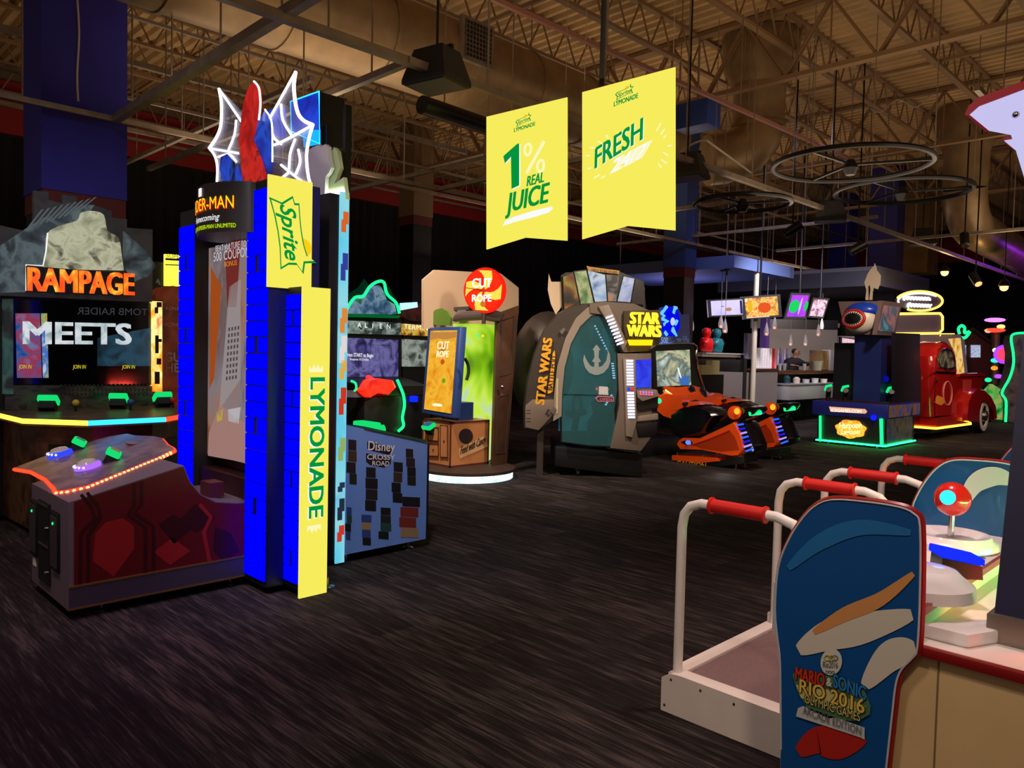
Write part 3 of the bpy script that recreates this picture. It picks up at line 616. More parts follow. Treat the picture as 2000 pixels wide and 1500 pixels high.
# yellow advertising panels on the flank, given an even glow with no lamp inside
def sprite_logo(b, f, s, sun=True, th=.93):
    """f(x, y) -> point, x along the reading direction, y up; the box is about 2 x 1.2 units times s"""
    star = [(-1.0, .32), (-.55, .36), (-.1, .42), (.35, .52), (.72, .66), (.86, .98), (.92, .55), (1.28, .50), (1.0, .26), (1.02, -.04), (1.2, -.32), (.5, -.36), (0, -.44), (-.5, -.56), (-1.04, -.74), (-.93, -.3), (-1.2, .08), (-.98, .16)]
    if sun:
        n = 18; b.poly([f((.42 + .30 * math.cos(2 * math.pi * i / n)) * s, (.48 + .30 * math.sin(2 * math.pi * i / n)) * s, .002) for i in range(n)], glow('logo_sun', (252, 205, 20), 1.0))
    b.poly([f(x * s, y * s, .003) for x, y in star], T_GREEN); c = (0, -.02)
    b.poly([f((c[0] + (x - c[0]) * th) * s, (c[1] + (y - c[1]) * (th - .03)) * s, .004) for x, y in star], T_YEL)
    b.text('Sprite', (0, 0, 0), X, Z, s * .8, T_GREEN, .02, .25, fn=lambda x, y, z: f(x, y * .95 + x * .12 - .26 * s, .0055), width=1.75 * s, align='C')
ug = -4.562
b = B(T_YEL); b.box((ug - .004, 2.345, 1.985), (ug + .012, 2.655, 2.69), T_YEL); o = part('advert_panel', b, sp, 'upper yellow panel with a green logo')
b = B(T_GREEN); sprite_logo(b, lambda x, y, d: Vector((ug + .012 + d, 2.495 + y, 2.34 - x)), .2); part('logo', b, o)
us2 = -4.382
b = B(T_YEL); b.box((us2 - .004, 2.49, .0), (us2 + .012, 2.69, 1.99), T_YEL); o = part('advert_panel', b, sp, 'tall yellow strip with green letters reading downwards')
b = B(T_GREEN); b.text('LYMONADE', (us2 + .0125, 2.545, 1.405), -Z, Y, .14, T_WHITE, .012, width=.90, vs_=1.05, fat=.005); b.text('LYMONADE', (us2 + .014, 2.553, 1.412), -Z, Y, .14, T_GREEN, .012, width=.90, vs_=1.05, fat=.005)
for (z, s_) in ((1.45, 1), (.46, -1)):
    b.poly([(us2 + .0128, 2.54 + a, z + s_ * c) for a, c in ((0, 0), (0, .04), (.02, .02), (.035, .05), (.05, .025), (.065, .05), (.08, .02), (.10, .045), (.10, 0))], T_CREAM)
part('lettering', b, o)

# ================================================================== cabinet back to back with it, blue pedestal
cr = root('arcade_cabinet', 'black backed arcade cabinet with cyan lit edge and blue blocky printed pedestal', 'arcade game', (-5.4, 3.4, 0))
b = B(mat('satin_black_metal', (40, 40, 46), .3, .6)); b.box((-5.9, 2.98, .05), (-4.87, 3.13, 2.72)); part('cabinet_body', b, cr)
b = B(BLKM); b.box((-5.03, 2.972, .06), (-5.02, 2.98, 2.7)); b.box((-5.2, 2.965, 1.75), (-5.12, 2.98, 2.1), DGRY); part('back_seam', b, cr)
b = B(art('cyan_strip_print', [(60, 190, 235), (110, 215, 240), (150, 225, 235), (70, 180, 240)], 2, .9, (1, 1, .6))); b.box((-4.87, 3.06, .02), (-4.855, 3.135, 2.74)); o = part('edge_light', b, cr)
b = B(T_WHITE)
for (z0, z1, c) in ((2.45, 2.6, (240, 110, 50)), (2.1, 2.3, (60, 70, 170)), (1.72, 1.9, (245, 150, 60)), (1.5, 1.7, (245, 235, 235)), (1.38, 1.52, (240, 190, 90)), (1.12, 1.32, (225, 60, 40)), (.78, .95, (160, 190, 110)), (.55, .62, (40, 60, 90)), (.34, .5, (40, 50, 70)), (.18, .3, (220, 60, 50))):
    m_ = glow('strip_%d%d' % (c[0], c[1]), c, .8); zc = (z0 + z1) / 2; h = z1 - z0
    b = B(m_); b.box((-4.855, 3.07, zc - h * .5), (-4.853, 3.11, zc + h * .1), m_); b.box((-4.855, 3.085, zc - h * .1), (-4.853, 3.13, zc + h * .5), m_); part('edge_print', b, o)
PB = mat('periwinkle_print', (104, 142, 214), .5)
b = B(PB); b.prism([(-5.8, v, z) for v, z in [(3.13, .07), (3.13, 1.045), (3.88, .865), (3.92, .84), (3.92, .07)]], (.93, 0, 0), PB); part('pedestal', b, cr)
b = B(BLK); b.box((-4.87, 3.915, .07), (-4.862, 3.93, .85)); b.prism([(-5.8, 3.3, 1.003), (-4.86, 3.3, 1.003), (-4.86, 3.9, .86), (-5.8, 3.9, .86)], (0, 0, .02), mat('deck_teal', (30, 80, 60), .4)); part('control_deck', b, cr)
b = B(WHT); up = lambda x, y, k=.004: UP(x, y, -4.87 + k)
NV = mat('navy_print', (16, 18, 34), .5)
b.poly([up(x, y, .002) for x, y in [(717, 862), (766, 874), (765, 884), (760, 889), (724, 880), (717, 876)]], NV); b.poly([up(x, y, .002) for x, y in [(715, 885), (764, 895), (763, 907), (752, 909), (752, 914), (722, 908), (715, 902)]], NV)
b.text('Disney', up(719, 879), (0, 1, -.12), (0, .03, 1), .1, WHT, .012, width=.25); b.text('CROSSY', up(717, 897), (0, 1, -.10), (0, .02, 1), .055, WHT, .012, width=.26); b.text('ROAD', up(727, 909), (0, 1, -.10), (0, .02, 1), .05, WHT, .012, width=.16)
part('title_print', b, cr)
# plain pixel blocks scattered over the panel
rnd = random.Random(3)
PC = [mat('px_%d' % i, c, .5) for i, c in enumerate([(22, 20, 26), (34, 30, 30), (120, 40, 32), (150, 120, 86), (30, 70, 60), (46, 66, 130), (60, 44, 30)])]
for (x, y, w_, h_, cs) in ((688, 902, 20, 88, (0, 6, 0, 1)), (726, 955, 24, 86, (0, 0, 1, 0)), (776, 942, 20, 80, (0, 6, 0, 0)), (802, 912, 18, 72, (0, 1, 0, 1)), (681, 1022, 12, 64, (5, 4, 0, 5)), (716, 1035, 20, 60, (5, 3, 5, 0)), (751, 1022, 22, 62, (0, 1, 4, 0)), (799, 1010, 36, 80, (0, 2, 2, 3))):
    n = 4; b = B(NV)
    for k in range(n):
        yy = y - h_ / 2 + h_ * k / n; ww = w_ * (.7 + .3 * rnd.random()); xo = (rnd.random() - .5) * w_ * .25
        sl = -.0
        b.poly([up(x + xo + dx * ww / 2, yy + dy * h_ / n, .002 + k * .0003) for dx, dy in ((-1, 0), (1, .08), (1, 1.02), (-1, .95))], PC[cs[k]])
    part('block_print', b, cr)
for v in (3.2, 3.78):
    b = B(CHR); b.lathe([(.045, 0), (.045, .01), (.012, .02), (.012, .08)], (-4.93, v, 0), CHR, 12); part('foot', b, cr)
b = B(G_GREEN); b.box((-5.25, 3.45, .985), (-5.0, 3.55, 1.03), glow('green_reader', (20, 215, 110), 1.1), .012); part('card_reader', b, cr)
# its topper plates and the lit blue sign box
tp = lambda x, y, v: VP(340 + x / 4.1667, 100 + y / 4.1667, v)
b = B(WHT); b.prism([tp(x, y, 3.06) for x, y in [(985, 1010), (985, 830), (1060, 820), (1130, 780), (1180, 760), (1195, 778), (1230, 755), (1252, 775), (1258, 860), (1278, 945), (1262, 985), (1232, 1020), (1226, 1165), (1000, 1165)]], (0, .03, 0)); part('topper_plate', b, cr, 'white cutout plate seen from behind')
b = B(mat('pale_green_acrylic', (205, 225, 170), .35)); b.prism([tp(x, y, 3.10) for x, y in [(1226, 1160), (1240, 1000), (1270, 930), (1262, 860), (1300, 780), (1330, 815), (1352, 950), (1300, 1080), (1380, 1025), (1402, 1205)]], (0, .03, 0)); part('topper_plate', b, cr, 'pale green cutout plate')
b = B(glow('topper_white_lamp', (235, 255, 225), 22)); b.box((-5.1, 3.09, 2.735), (-4.88, 3.12, 2.765)); part('topper_lamp', b, cr)
SB = art('blue_sign_face', [(6, 30, 160), (0, 60, 220), (10, 90, 240), (0, 30, 150)], 2.5, .9)
a_, b_, c_, d_ = [tp(x, y, 3.12) for x, y in [(952, 412), (1185, 328), (1192, 755), (960, 655)]]
b = B(BLK); b.prism([a_, b_, c_, d_], (0, .22, 0), BLK); sb = part('sign_box', b, cr, 'lit blue sign box')
b = B(SB); b.prism([lerp(lerp(q, (a_ + c_) / 2, .03), q, 0) - Y * .004 for q in (a_, b_, c_, d_)], (0, .003, 0), SB); part('sign_face', b, sb)
b = B(G_CYAN); b.tube([q - Y * .006 for q in (a_, b_, c_, d_)], .006, G_CYAN, 6, True); b.poly([tp(x, y, 3.113) for x, y in [(1045, 665), (1110, 640), (1192, 640), (1192, 755), (1055, 785)]], glow('cyan_patch', (30, 170, 250), 1.2)); part('edge_tube', b, sb)
b = B(BLKM); b.box((-5.25, 3.15, 2.72), (-5.2, 3.2, 3.3)); b.box((-4.98, 3.15, 2.72), (-4.94, 3.2, 3.4)); part('sign_post', b, cr)
q1 = [tp(x, y, 3.16) for x, y in [(770, 480), (865, 450), (865, 700), (775, 690)]]; b = B(SB); b.prism(q1, (0, .05, 0), SB); part('sign_wing', b, cr)

# ================================================================== cabinet with the wide marquee at far left
ra = root('arcade_cabinet', 'wide three player arcade cabinet by the blue column, green card readers on its deck', 'arcade game', (-8.0, 2.25, 0), R(90))
uf = -8.0
b = B(BLK); b.box((-9.1, 1.5, .05), (uf, 2.99, 2.05)); part('cabinet_body', b, ra)
b = B(art('concrete_print', [(34, 32, 34), (54, 52, 56), (70, 66, 66), (44, 44, 50)], 4, .25)); 
mk = [(0, 470), (0, 440), (66, 455), (66, 372), (95, 375), (95, 390), (122, 398), (122, 380), (150, 384), (150, 395), (170, 396), (218, 412), (218, 425), (248, 428), (248, 445), (298, 448), (298, 590), (0, 577)]
b.prism([UP(x, y, uf + .06) for x, y in [(-40, 470)] + mk[1:-1] + [(-40, 575)]], (-.06, 0, 0)); mq = part('marquee', b, ra)
b = B(None); P1 = art('smoky_print', [(28, 30, 34), (60, 74, 82), (110, 128, 132), (40, 46, 52)], 5, .5); P2 = art('pale_rock_print', [(120, 122, 96), (170, 172, 140), (205, 204, 172), (84, 80, 62)], 7, .75)  # emission added so the marquee prints and rock plate look lit
b.poly([UP(x, y, uf + .062) for x, y in [(0, 480), (60, 440), (120, 405), (185, 400), (150, 450), (92, 500), (60, 570), (0, 572)]], P1)
b.poly([UP(x, y, uf + .062) for x, y in [(240, 450), (285, 490), (305, 520), (290, 540), (262, 550), (240, 520)]], P1)
for i in range(9): b.poly([UP(x, y, uf + .0635) for x, y in [(52 + i * 12, 446 - i * 4), (56 + i * 12, 447 - i * 4), (86 + i * 13, 408 - i * 3), (80 + i * 13, 410 - i * 3)]], mat('spike_print', (130, 146, 152), .5))
part('marquee_print', b, mq)
# plain rock-like cutout where the picture stands
oc = smooth_line([UP(x, y, uf + .10) for x, y in [(84, 525), (90, 490), (94, 455), (120, 440), (152, 430), (160, 415), (182, 412), (203, 420), (210, 450), (232, 465), (238, 500), (242, 528)]], 3)
b = B(P2); b.prism(oc, (-.03, 0, 0)); part('cutout_plate', b, ra, 'pale plain mottled plate above the letters')
b = B(BLK); q_ = [UP(x, y, uf + .12) for x, y in [(51, 519), (262, 535), (263, 578), (52, 570)]]; b.prism(q_, (-.05, 0, 0)); nb_ = part('name_board', b, ra)
FIRE = art('fire_letters', [(255, 60, 10), (250, 90, 20), (255, 130, 30), (255, 200, 70)], 9, 1.25, (1, 1, .8))
b = B(FIRE); aa, bb_ = UP(56, 567, uf + .126), UP(261, 576, uf + .126); b.text('RAMPAGE', aa, bb_ - aa, Z, .3, FIRE, .02, width=(bb_ - aa).length, vs_=.98, fat=.011); part('lettering', b, nb_)
b = B(T_WHITE); b.tube([UP(x, y, uf + .105) for x, y in [(51, 568), (51, 517), (84, 519), (90, 490), (93, 455)]], .006, T_WHITE, 6); part('edge_light', b, nb_)
b = B(mat('grey_print', (130, 128, 130), .5)); aa, bb_ = UP(107, 578.5, uf + .064), UP(213, 584, uf + .064); b.text('SEE IT IN THEATERS APRIL 13TH', aa, bb_ - aa, Z, .04, None, .006, width=(bb_ - aa).length, vs_=1.2); part('small_print', b, mq); b = B(mat('grey_print', (130, 128, 130), .5))
b.poly([UP(x, y, uf + .064) for x, y in [(304, 552), (309, 543), (314, 556), (310, 556), (309, 550), (307, 553)]]); part('maker_mark', b, mq)
b = B(mat('screen_glass_black', (8, 9, 12), .08)); b.prism([UP(x, y, uf + .03) for x, y in [(12, 584), (298, 592), (296, 752), (14, 750)]], (-.03, 0, 0)); sc = part('screen', b, ra)
b = B(None); b.poly([UP(x, y, uf + .034) for x, y in [(190, 660), (295, 640), (295, 715), (190, 715)]], art('teal_cloud', [(6, 10, 14), (10, 40, 56), (24, 80, 104), (8, 16, 24)], 4, .7))
b.poly([UP(x, y, uf + .034) for x, y in [(30, 612), (78, 612), (82, 738), (33, 738)]], art('reflected_cabinet', [(30, 40, 150), (40, 110, 190), (190, 60, 90), (120, 150, 210)], 6, .55))  # another cabinet's reflection, painted into the screen picture
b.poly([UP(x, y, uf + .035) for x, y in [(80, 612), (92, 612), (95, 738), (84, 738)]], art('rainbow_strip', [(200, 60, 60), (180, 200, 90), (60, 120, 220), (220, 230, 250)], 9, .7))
TS = art('steel_letters', [(120, 140, 150), (190, 205, 210), (225, 232, 236), (110, 150, 170)], 6, .9); aa, bb_ = UP(47, 671, uf + .038), UP(255, 672, uf + .038)
b.text('MEETS', aa, bb_ - aa, Z, .3, TS, .02, width=(bb_ - aa).length, vs_=.95, fat=.011)
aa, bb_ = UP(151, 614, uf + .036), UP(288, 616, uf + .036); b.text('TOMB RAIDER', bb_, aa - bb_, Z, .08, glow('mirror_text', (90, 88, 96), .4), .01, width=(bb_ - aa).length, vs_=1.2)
YT = glow('join_text', (225, 205, 40), .9)
for x in (36, 142, 238): aa, bb_ = UP(x, 720, uf + .037), UP(x + 26, 720, uf + .037); b.text('JOIN IN', aa, bb_ - aa, Z, .04, YT, .01, .15, width=(bb_ - aa).length, vs_=1.3)
part('screen_picture', b, sc)
b = B(art('fire_strip', [(255, 90, 10), (255, 170, 50), (255, 240, 150), (200, 40, 5)], 5, 1.3, (1, 1, .8))); b.prism([UP(x, y, uf + .09) for x, y in [(299, 588), (317, 589), (317, 765), (300, 765)]], (-.09, 0, 0)); sl = part('side_light', b, ra)
b = B(BLK)
for (y0, y1, x0, x1) in ((590, 600, 306, 316), (600, 612, 302, 309), (655, 690, 303, 310), (662, 668, 308, 316), (700, 712, 306, 315), (726, 750, 302, 312)): b.poly([UP(x, y, uf + .0915) for x, y in ((x0, y0), (x1, y0), (x1, y1), (x0, y1))])
part('strip_print', b, sl)
b = B(art('pale_side', [(40, 90, 90), (90, 140, 130), (60, 60, 50), (30, 60, 70)], 4, .25)); b.prism([UP(x, y, uf + .07) for x, y in [(8, 584), (26, 584), (26, 770), (8, 770)]], (-.07, 0, 0)); part('side_light', b, ra)
b = B(art('town_print', [(26, 24, 24), (58, 52, 46), (84, 74, 62), (36, 34, 36)], 6, 0, (1, 1, 2))); b.prism([UP(x, y, uf + .05) for x, y in [(10, 752), (300, 754), (300, 800), (10, 800)]], (-.05, 0, 0)); o = part('lower_panel', b, ra)
b = B(mat('window_print', (30, 28, 28), .6))
for i in range(22):
    for j in range(3): b.poly([UP(118 + i * 8 + dx, 748 + 2 + j * 9 + dy, uf + .0515) for dx, dy in ((0, 0), (3, 0), (3, 5), (0, 5))])
part('window_print', b, o)
zd = 1.0; dkp = [(-8.0, 1.5), (-7.02, 1.55), (-6.6, 1.9), (-6.62, 2.5), (-7.05, 2.95), (-8.0, 3.0)]
b = B(art('brown_deck', [(52, 40, 30), (92, 74, 54), (70, 54, 40), (40, 30, 26)], 5)); b.prism([(u, v, zd - .06) for u, v in dkp], (0, 0, .055)); dk = part('control_deck', b, ra)
for (i, j, m_) in ((0, 1, G_YEL), (1, 2, G_YEL), (2, 3, G_CYAN), (3, 4, G_RED), (4, 5, G_RED)):
    b = B(m_); p, q = dkp[i], dkp[j]; b.tube([(p[0], p[1], zd - .025), (q[0], q[1], zd - .025)], .02, m_, 8); part('led_strip', b, dk)
for (x, y) in ((95, 782), (232, 778), (317, 775)): card_reader(UP(x, y, -7.72), 1.3, ra, rz=R(90) if x > 250 else R(60), tilt=.6 * 0 - .6, scr=(80, 140, 190))
b = B(art('ruin_print', [(60, 40, 26), (110, 76, 48), (80, 50, 34), (36, 24, 20)], 4)); b.prism([(-8.0, 1.62, .05), (-7.1, 1.66, .05), (-6.75, 1.98, .05), (-6.77, 2.45, .05), (-7.12, 2.86, .05), (-8.0, 2.9, .05)], (0, 0, zd - .11)); part('pedestal', b, ra)
for (p, q) in (((-7.1, 1.66), (-6.75, 1.98)), ((-6.765, 2.05), (-6.77, 2.4)), ((-6.77, 2.45), (-7.12, 2.86))):
    p3, q3 = Vector((*p, 0)), Vector((*q, 0)); t_ = (q3 - p3).normalized(); n_ = Vector((t_.y, -t_.x, 0)); a0 = lerp(p3, q3, .25) + n_ * .004; a1 = lerp(p3, q3, .75) + n_ * .004
    b = B(BLKM); b.prism([a0 + Z * .4, a1 + Z * .4, a1 + Z * .78, a0 + Z * .78], n_ * .015); o = part('coin_door', b, ra); b = B(CHR); b.ball(lerp(a0, a1, .5) + Z * .62 + n_ * .018, .012, CHR, 8, 5); part('lock', b, o)
for (x, y, c) in ((112, 793, (190, 170, 90)), (148, 802, (200, 170, 40)), (255, 800, (40, 80, 140)), (338, 795, (170, 40, 30))):
    p = GP(x, y, zd); b = B(mat('knob_%d' % c[0], c, .3)); b.cyl(p - Z * .01, p + Z * .06, .012, BLKM); b.ball(p + Z * .07, .03, None, 12, 8); part('joystick', b, ra)

# ================================================================== two shooters along the back
def arc_pts(c, r, a0, a1, n, f): return [f(c[0] + r * math.cos(R(a0 + (a1 - a0) * i / n)), c[1] + r * math.sin(R(a0 + (a1 - a0) * i / n))) for i in range(n + 1)]
ua = -9.8
te = root('arcade_cabinet', 'black shooting cabinet with orange gold marquee between green glowing and wooden cabinets', 'arcade game', (ua, 7.9, 0), R(90))
al = root('arcade_cabinet', 'black shooting cabinet with green glowing rocky topper and twin red lit guns', 'arcade game', (ua, 6.75, 0), R(90))
b = B(BLK); b.box((ua - .8, 6.0, .05), (ua, 7.32, 2.12)); part('cabinet_body', b, al)
b = B(None); b.prism([UP(x, y, ua + .03) for x, y in [(640, 658), (778, 664), (778, 736), (640, 736)]], (-.03, 0, 0), art('violet_screen', [(20, 18, 50), (58, 54, 120), (120, 116, 180), (30, 28, 80)], 2.5, .75, dist=2)); sc = part('screen', b, al)
b = B(T_WHITE); aa, bb_ = UP(676, 696, ua + .04), UP(729, 698, ua + .04); b.text('Press START to Begin', aa, bb_ - aa, Z, .06, T_WHITE, .01, width=(bb_ - aa).length, vs_=1.3); aa, bb_ = UP(684, 703.5, ua + .04), UP(720, 704.5, ua + .04); b.text('Requires 10 Credits', aa, bb_ - aa, Z, .04, T_WHITE, .005, width=(bb_ - aa).length, vs_=1.2); part('screen_text', b, sc)
b = B(None); b.prism([UP(x, y, ua + .05) for x, y in [(640, 624), (784, 631), (783, 654), (640, 650)]], (-.05, 0, 0), art('marquee_glow', [(20, 30, 30), (60, 80, 70), (190, 210, 200), (40, 60, 40)], 6, .5)); mq = part('marquee', b, al)
b = B(T_WHITE); aa, bb_ = UP(698, 639, ua + .056), UP(758, 642, ua + .056)
for i, ch in enumerate('ALIEN'): b.text(ch, lerp(aa, bb_, i / 4.15), Y, Z, .10, T_WHITE, .015)
part('lettering', b, mq)
b = B(glow('green_shelf', (10, 130, 60), .5)); b.prism([UP(x, y, ua + .2) for x, y in [(662, 612), (782, 616), (780, 621), (662, 618)]], (-.4, 0, 0)); part('topper_shelf', b, al)
b = B(art('icy_rock', [(16, 50, 60), (60, 110, 150), (150, 180, 210), (10, 120, 70)], 5, .55)); b.prism([UP(x, y, ua + .08) for x, y in [(678, 612), (694, 588), (712, 582), (724, 566), (742, 556), (752, 572), (756, 586), (772, 594), (776, 614)]], (-.15, 0, 0), None, .02); tp_ = part('topper_plate', b, al, 'jagged lit topper')
b = B(G_GREEN); b.tube(smooth_line([UP(x, y, ua + .1) for x, y in [(676, 606), (692, 582), (710, 578), (722, 560), (738, 550), (750, 552), (756, 574), (774, 592), (780, 612)]]), .022, G_GREEN); part('neon_outline', b, tp_)
b = B(glow('green_plate', (4, 60, 36), .5)); b.prism([UP(x, y, ua - .1) for x, y in [(670, 612), (672, 580), (700, 562), (712, 545), (722, 560), (760, 560), (790, 614)]], (-.02, 0, 0)); part('back_plate', b, al)
b = B(BLK); b.box((-9.75, 6.1, .05), (-9.0, 7.3, .95), BLK, .04); b.prism([(-9.8, 6.1, .95), (-9.0, 6.1, .95), (-9.1, 6.1, 1.08), (-9.8, 6.1, 1.2)], (0, 1.2, 0)); part('console', b, al)
b = B(BLKM)
RG = art('red_gun_glow', [(255, 10, 5), (255, 40, 20), (180, 4, 4)], 6, 1.6)
for (cx_, cy_) in ((735, 757),):
    lit_ = cx_ < 760
    p = UP(cx_, cy_, -8.95); b = B(RG if lit_ else RED)
    b.loft([[p + Vector((a, y_ * s_, z_)) for y_, z_ in ((-.33, -.03), (-.2, .10), (.0, .13), (.28, .10), (.34, .0), (.2, -.1), (.0, -.06), (-.2, -.13))] for a, s_ in ((-.12, .7), (0, 1), (.08, .75))]); b.cyl(p + Vector((-.1, .1, .05)), p + Vector((-.5, .2, .12)), .04); g_ = part('gun', b, al if lit_ else te)
b = B(G_GREEN); b.tube(smooth_line([UP(x, y, -8.96) for x, y in [(776, 742), (782, 756), (788, 772), (790, 792), (786, 815), (788, 832), (778, 842)]]), .02, G_GREEN); part('neon_tube', b, al)
b = B(G_GREEN); b.tube(smooth_line([UP(x, y, -8.97) for x, y in [(686, 744), (694, 748), (696, 758), (692, 764)]]), .014, G_GREEN); part('neon_tube', b, al)
b = B(G_BLUE); b.box(UP(800, 773, -8.98), UP(816, 785, -8.9), glow('blue_badge', (10, 30, 255), 2)); part('coin_light', b, al)
b = B(art('grey_keys', [(60, 54, 70), (100, 90, 110)], 8)); b.prism([UP(x, y, -9.0) for x, y in [(640, 760), (716, 764), (708, 776), (640, 776)]], (.02, 0, 0)); part('deck_print', b, al)
card_reader(UP(729, 842, -8.9), 2.4, al, rz=R(90)); 
b = B(BLK); b.box((ua - .8, 7.36, .05), (ua, 8.6, 2.12)); part('cabinet_body', b, te)
b = B(None); b.prism([UP(x, y, ua + .03) for x, y in [(787, 662), (850, 666), (850, 716), (787, 716)]], (-.03, 0, 0), art('grey_screen', [(20, 24, 20), (90, 100, 92), (170, 180, 168), (50, 50, 46)], 5, .7)); part('screen', b, te)
b = B(None); b.prism([UP(x, y, ua + .05) for x, y in [(786, 632), (870, 638), (870, 658), (786, 654)]], (-.05, 0, 0), art('amber_glow', [(60, 34, 6), (190, 120, 20), (250, 210, 90), (110, 60, 10)], 9, .7)); mq = part('marquee', b, te)
b = B(T_WHITE); aa, bb_ = UP(789, 642, ua + .056), UP(856, 647, ua + .056); b.text('TERMINATOR', aa, bb_ - aa, Z, .1, glow('cream_letters', (255, 240, 190), 1.2), .02, width=(bb_ - aa).length * 1.25, vs_=1.1); part('lettering', b, mq)
b = B(None); b.prism([UP(x, y, ua + .05) for x, y in [(786, 600), (818, 598), (822, 592), (850, 594), (850, 630), (800, 626), (784, 616)]], (-.12, 0, 0), art('red_metal', [(50, 14, 12), (140, 36, 28), (30, 16, 16)], 7, .15)); part('topper_plate', b, te)
b = B(None); b.prism([UP(x, y, ua + .06) for x, y in [(783, 592), (815, 590), (816, 600), (783, 606)]], (-.03, 0, 0), glow('blue_white_lamp', (150, 215, 255), 2.0)); part('topper_lamp', b, te)
b = B(BLK); b.box((-9.75, 7.4, .05), (-9.0, 8.5, 1.0), BLK, .04); part('console', b, te)
# a plain lit kiosk and an orange cabinet peeping out past the brick towers
ko = root('arcade_cabinet', 'orange brown cabinet seen only as a strip beside the blue brick tower', 'arcade game', (-9.6, 4.0, 0), R(90))
b = B(art('orange_print', [(120, 40, 24), (190, 80, 40), (150, 56, 30), (80, 30, 24)], 3, .18)); uo = -8.6; b.prism([UP(x, y, uo) for x, y in [(318, 600), (318, 575), (338, 558), (352, 562), (380, 560), (380, 800), (318, 800)]], (-.5, 0, 0)); part('cabinet_body', b, ko)
b = B(BLK); b.box((-9.1, 3.28, 0), (-8.62, 4.0, 1.2)); part('lower_panel', b, ko)
for (s_, x, y, h) in (('KONAMI', 324, 605, .05), ('ACTIVISION', 320, 637, .05), ('GUITAR', 321, 706, .13), ('HERO', 323, 727, .13)): b = B(mat('grey_letters', (170, 160, 150), .5)); b.text(s_, UP(x, y, uo + .01), Y, Z, h, None, .02, vs_=1.1); part('lettering', b, ko)
sg = root('lit_sign', 'small yellow lit sign panel left of the blue brick tower top', 'sign', (-10.5, 4.4, 0), R(90)); us_ = -10.5
b = B(None); b.prism([UP(x, y, us_) for x, y in [(323, 496), (380, 499), (380, 560), (323, 558)]], (-.06, 0, 0), glow('yellow_sign_lamp', (246, 240, 70), 1.6)); part('sign_face', b, sg)
b = B(BLK); b.poly([UP(x, y, us_ + .004) for x, y in [(323, 504), (380, 507), (380, 511), (323, 508)]]); b.poly([UP(x, y, us_ + .004) for x, y in [(323, 516), (380, 518), (380, 520), (323, 518)]]); b.text('SUPER CREW', UP(325, 503, us_ + .006), Y, Z, .08, mat('sign_ink', (90, 80, 10), .5), .01); part('lettering', b, sg)
b = B(BLKM); p = UP(345, 558, us_); b.box((us_ - .5, p.y - .5, .0), (us_ - .06, p.y + .6, p.z + .3), BLK); part('stand', b, sg)

# ================================================================== wooden cabinet with the candy disc
WOOD = mat('brown_door_wood', (88, 58, 40), .6, noise=.25, nscale=5); WOOD2 = mat('dark_wood_trim', (52, 36, 28), .6, noise=.2, nscale=6); CRATE = mat('tan_crate_board', (196, 128, 78), .6, noise=.08, nscale=4); CRD = mat('crate_line', (90, 46, 28), .6)
cu = root('arcade_cabinet', 'cartoon wooden cabinet with tilted blue framed screen, glowing candy disc and round white base', 'arcade game', (-7.55, 6.75, 0))
cb = DP(910, 926, 9.75); cb.z = 0
b = B(None); b.lathe([(.60, .01), (.60, .10)], (cb.x - .05, cb.y + .05, 0), art('white_scroll_light', [(190, 225, 215), (240, 255, 250), (170, 205, 195)], 10, 1.3), 40); part('base_light', b, cu)
b = B(WOOD2); b.lathe([(.63, .10), (.63, .135), (.6, .14)], (cb.x - .05, cb.y + .05, 0), WOOD2, 40); part('base_top', b, cu)
b = B(CRATE); b.box((-7.9, 6.27, .14), (-7.33, 6.92, .72), CRATE); cr_ = part('crate', b, cu)
b = B(CRD); 
fv = lambda x, y, k=.003: VP(x, y, 6.27 - k); fu = lambda x, y, k=.003: UP(x, y, -7.33 + k)
for (z0, z1) in ((.14, .165), (.695, .72)): b.box((-7.905, 6.262, z0), (-7.325, 6.275, z1)); b.box((-7.335, 6.265, z0), (-7.325, 6.925, z1))
for u in (-7.9, -7.345): b.box((u - .006, 6.262, .14), (u + .016, 6.275, .72))
b.box((-7.335, 6.9, .14), (-7.325, 6.925, .72)); part('crate_edge', b, cr_)
for (x0, y0, x1, y1) in ((836, 834, 856, 860), (836, 866, 856, 890), (860, 830, 874, 892)):
    b = B(CRATE); b.prism([fv(x0, y0), fv(x1, y0 + 1), fv(x1, y1 + 1), fv(x0, y1)], (0, -.012, 0)); o = part('drawer', b, cr_)
    b = B(CRD); b.tube([fv(x0, y0, .016), fv(x1, y0 + 1, .016), fv(x1, y1 + 1, .016), fv(x0, y1, .016)], .008, CRD, 6, True); b.ball(fv((x0 + x1) / 2, (y0 + y1) / 2, .02), .012, CRD, 8, 5); part('drawer_outline', b, o)
card_reader(fv(843, 832) - Y * .05, 1.35, cu, tilt=.5, scr=(60, 110, 170))
b = B(mat('ball_print', (44, 28, 34), .6)); b.poly([fu(910 + 14 * math.cos(R(a)), 852 + 15 * math.sin(R(a))) for a in range(0, 360, 20)]); b.poly([fu(x, y, .006) for x, y in [(896, 876), (948, 850), (953, 872), (898, 896)]], mat('paper_print', (222, 176, 124), .6))
aa, bb_ = fu(899, 888, .009), fu(948, 865, .009); b.text('Feed with Candy', aa, bb_ - aa, (0, .15, 1), .1, mat('ink', (50, 26, 20), .6), .006, .1, width=(bb_ - aa).length, vs_=1.5, fat=.0025); part('crate_print', b, cr_)
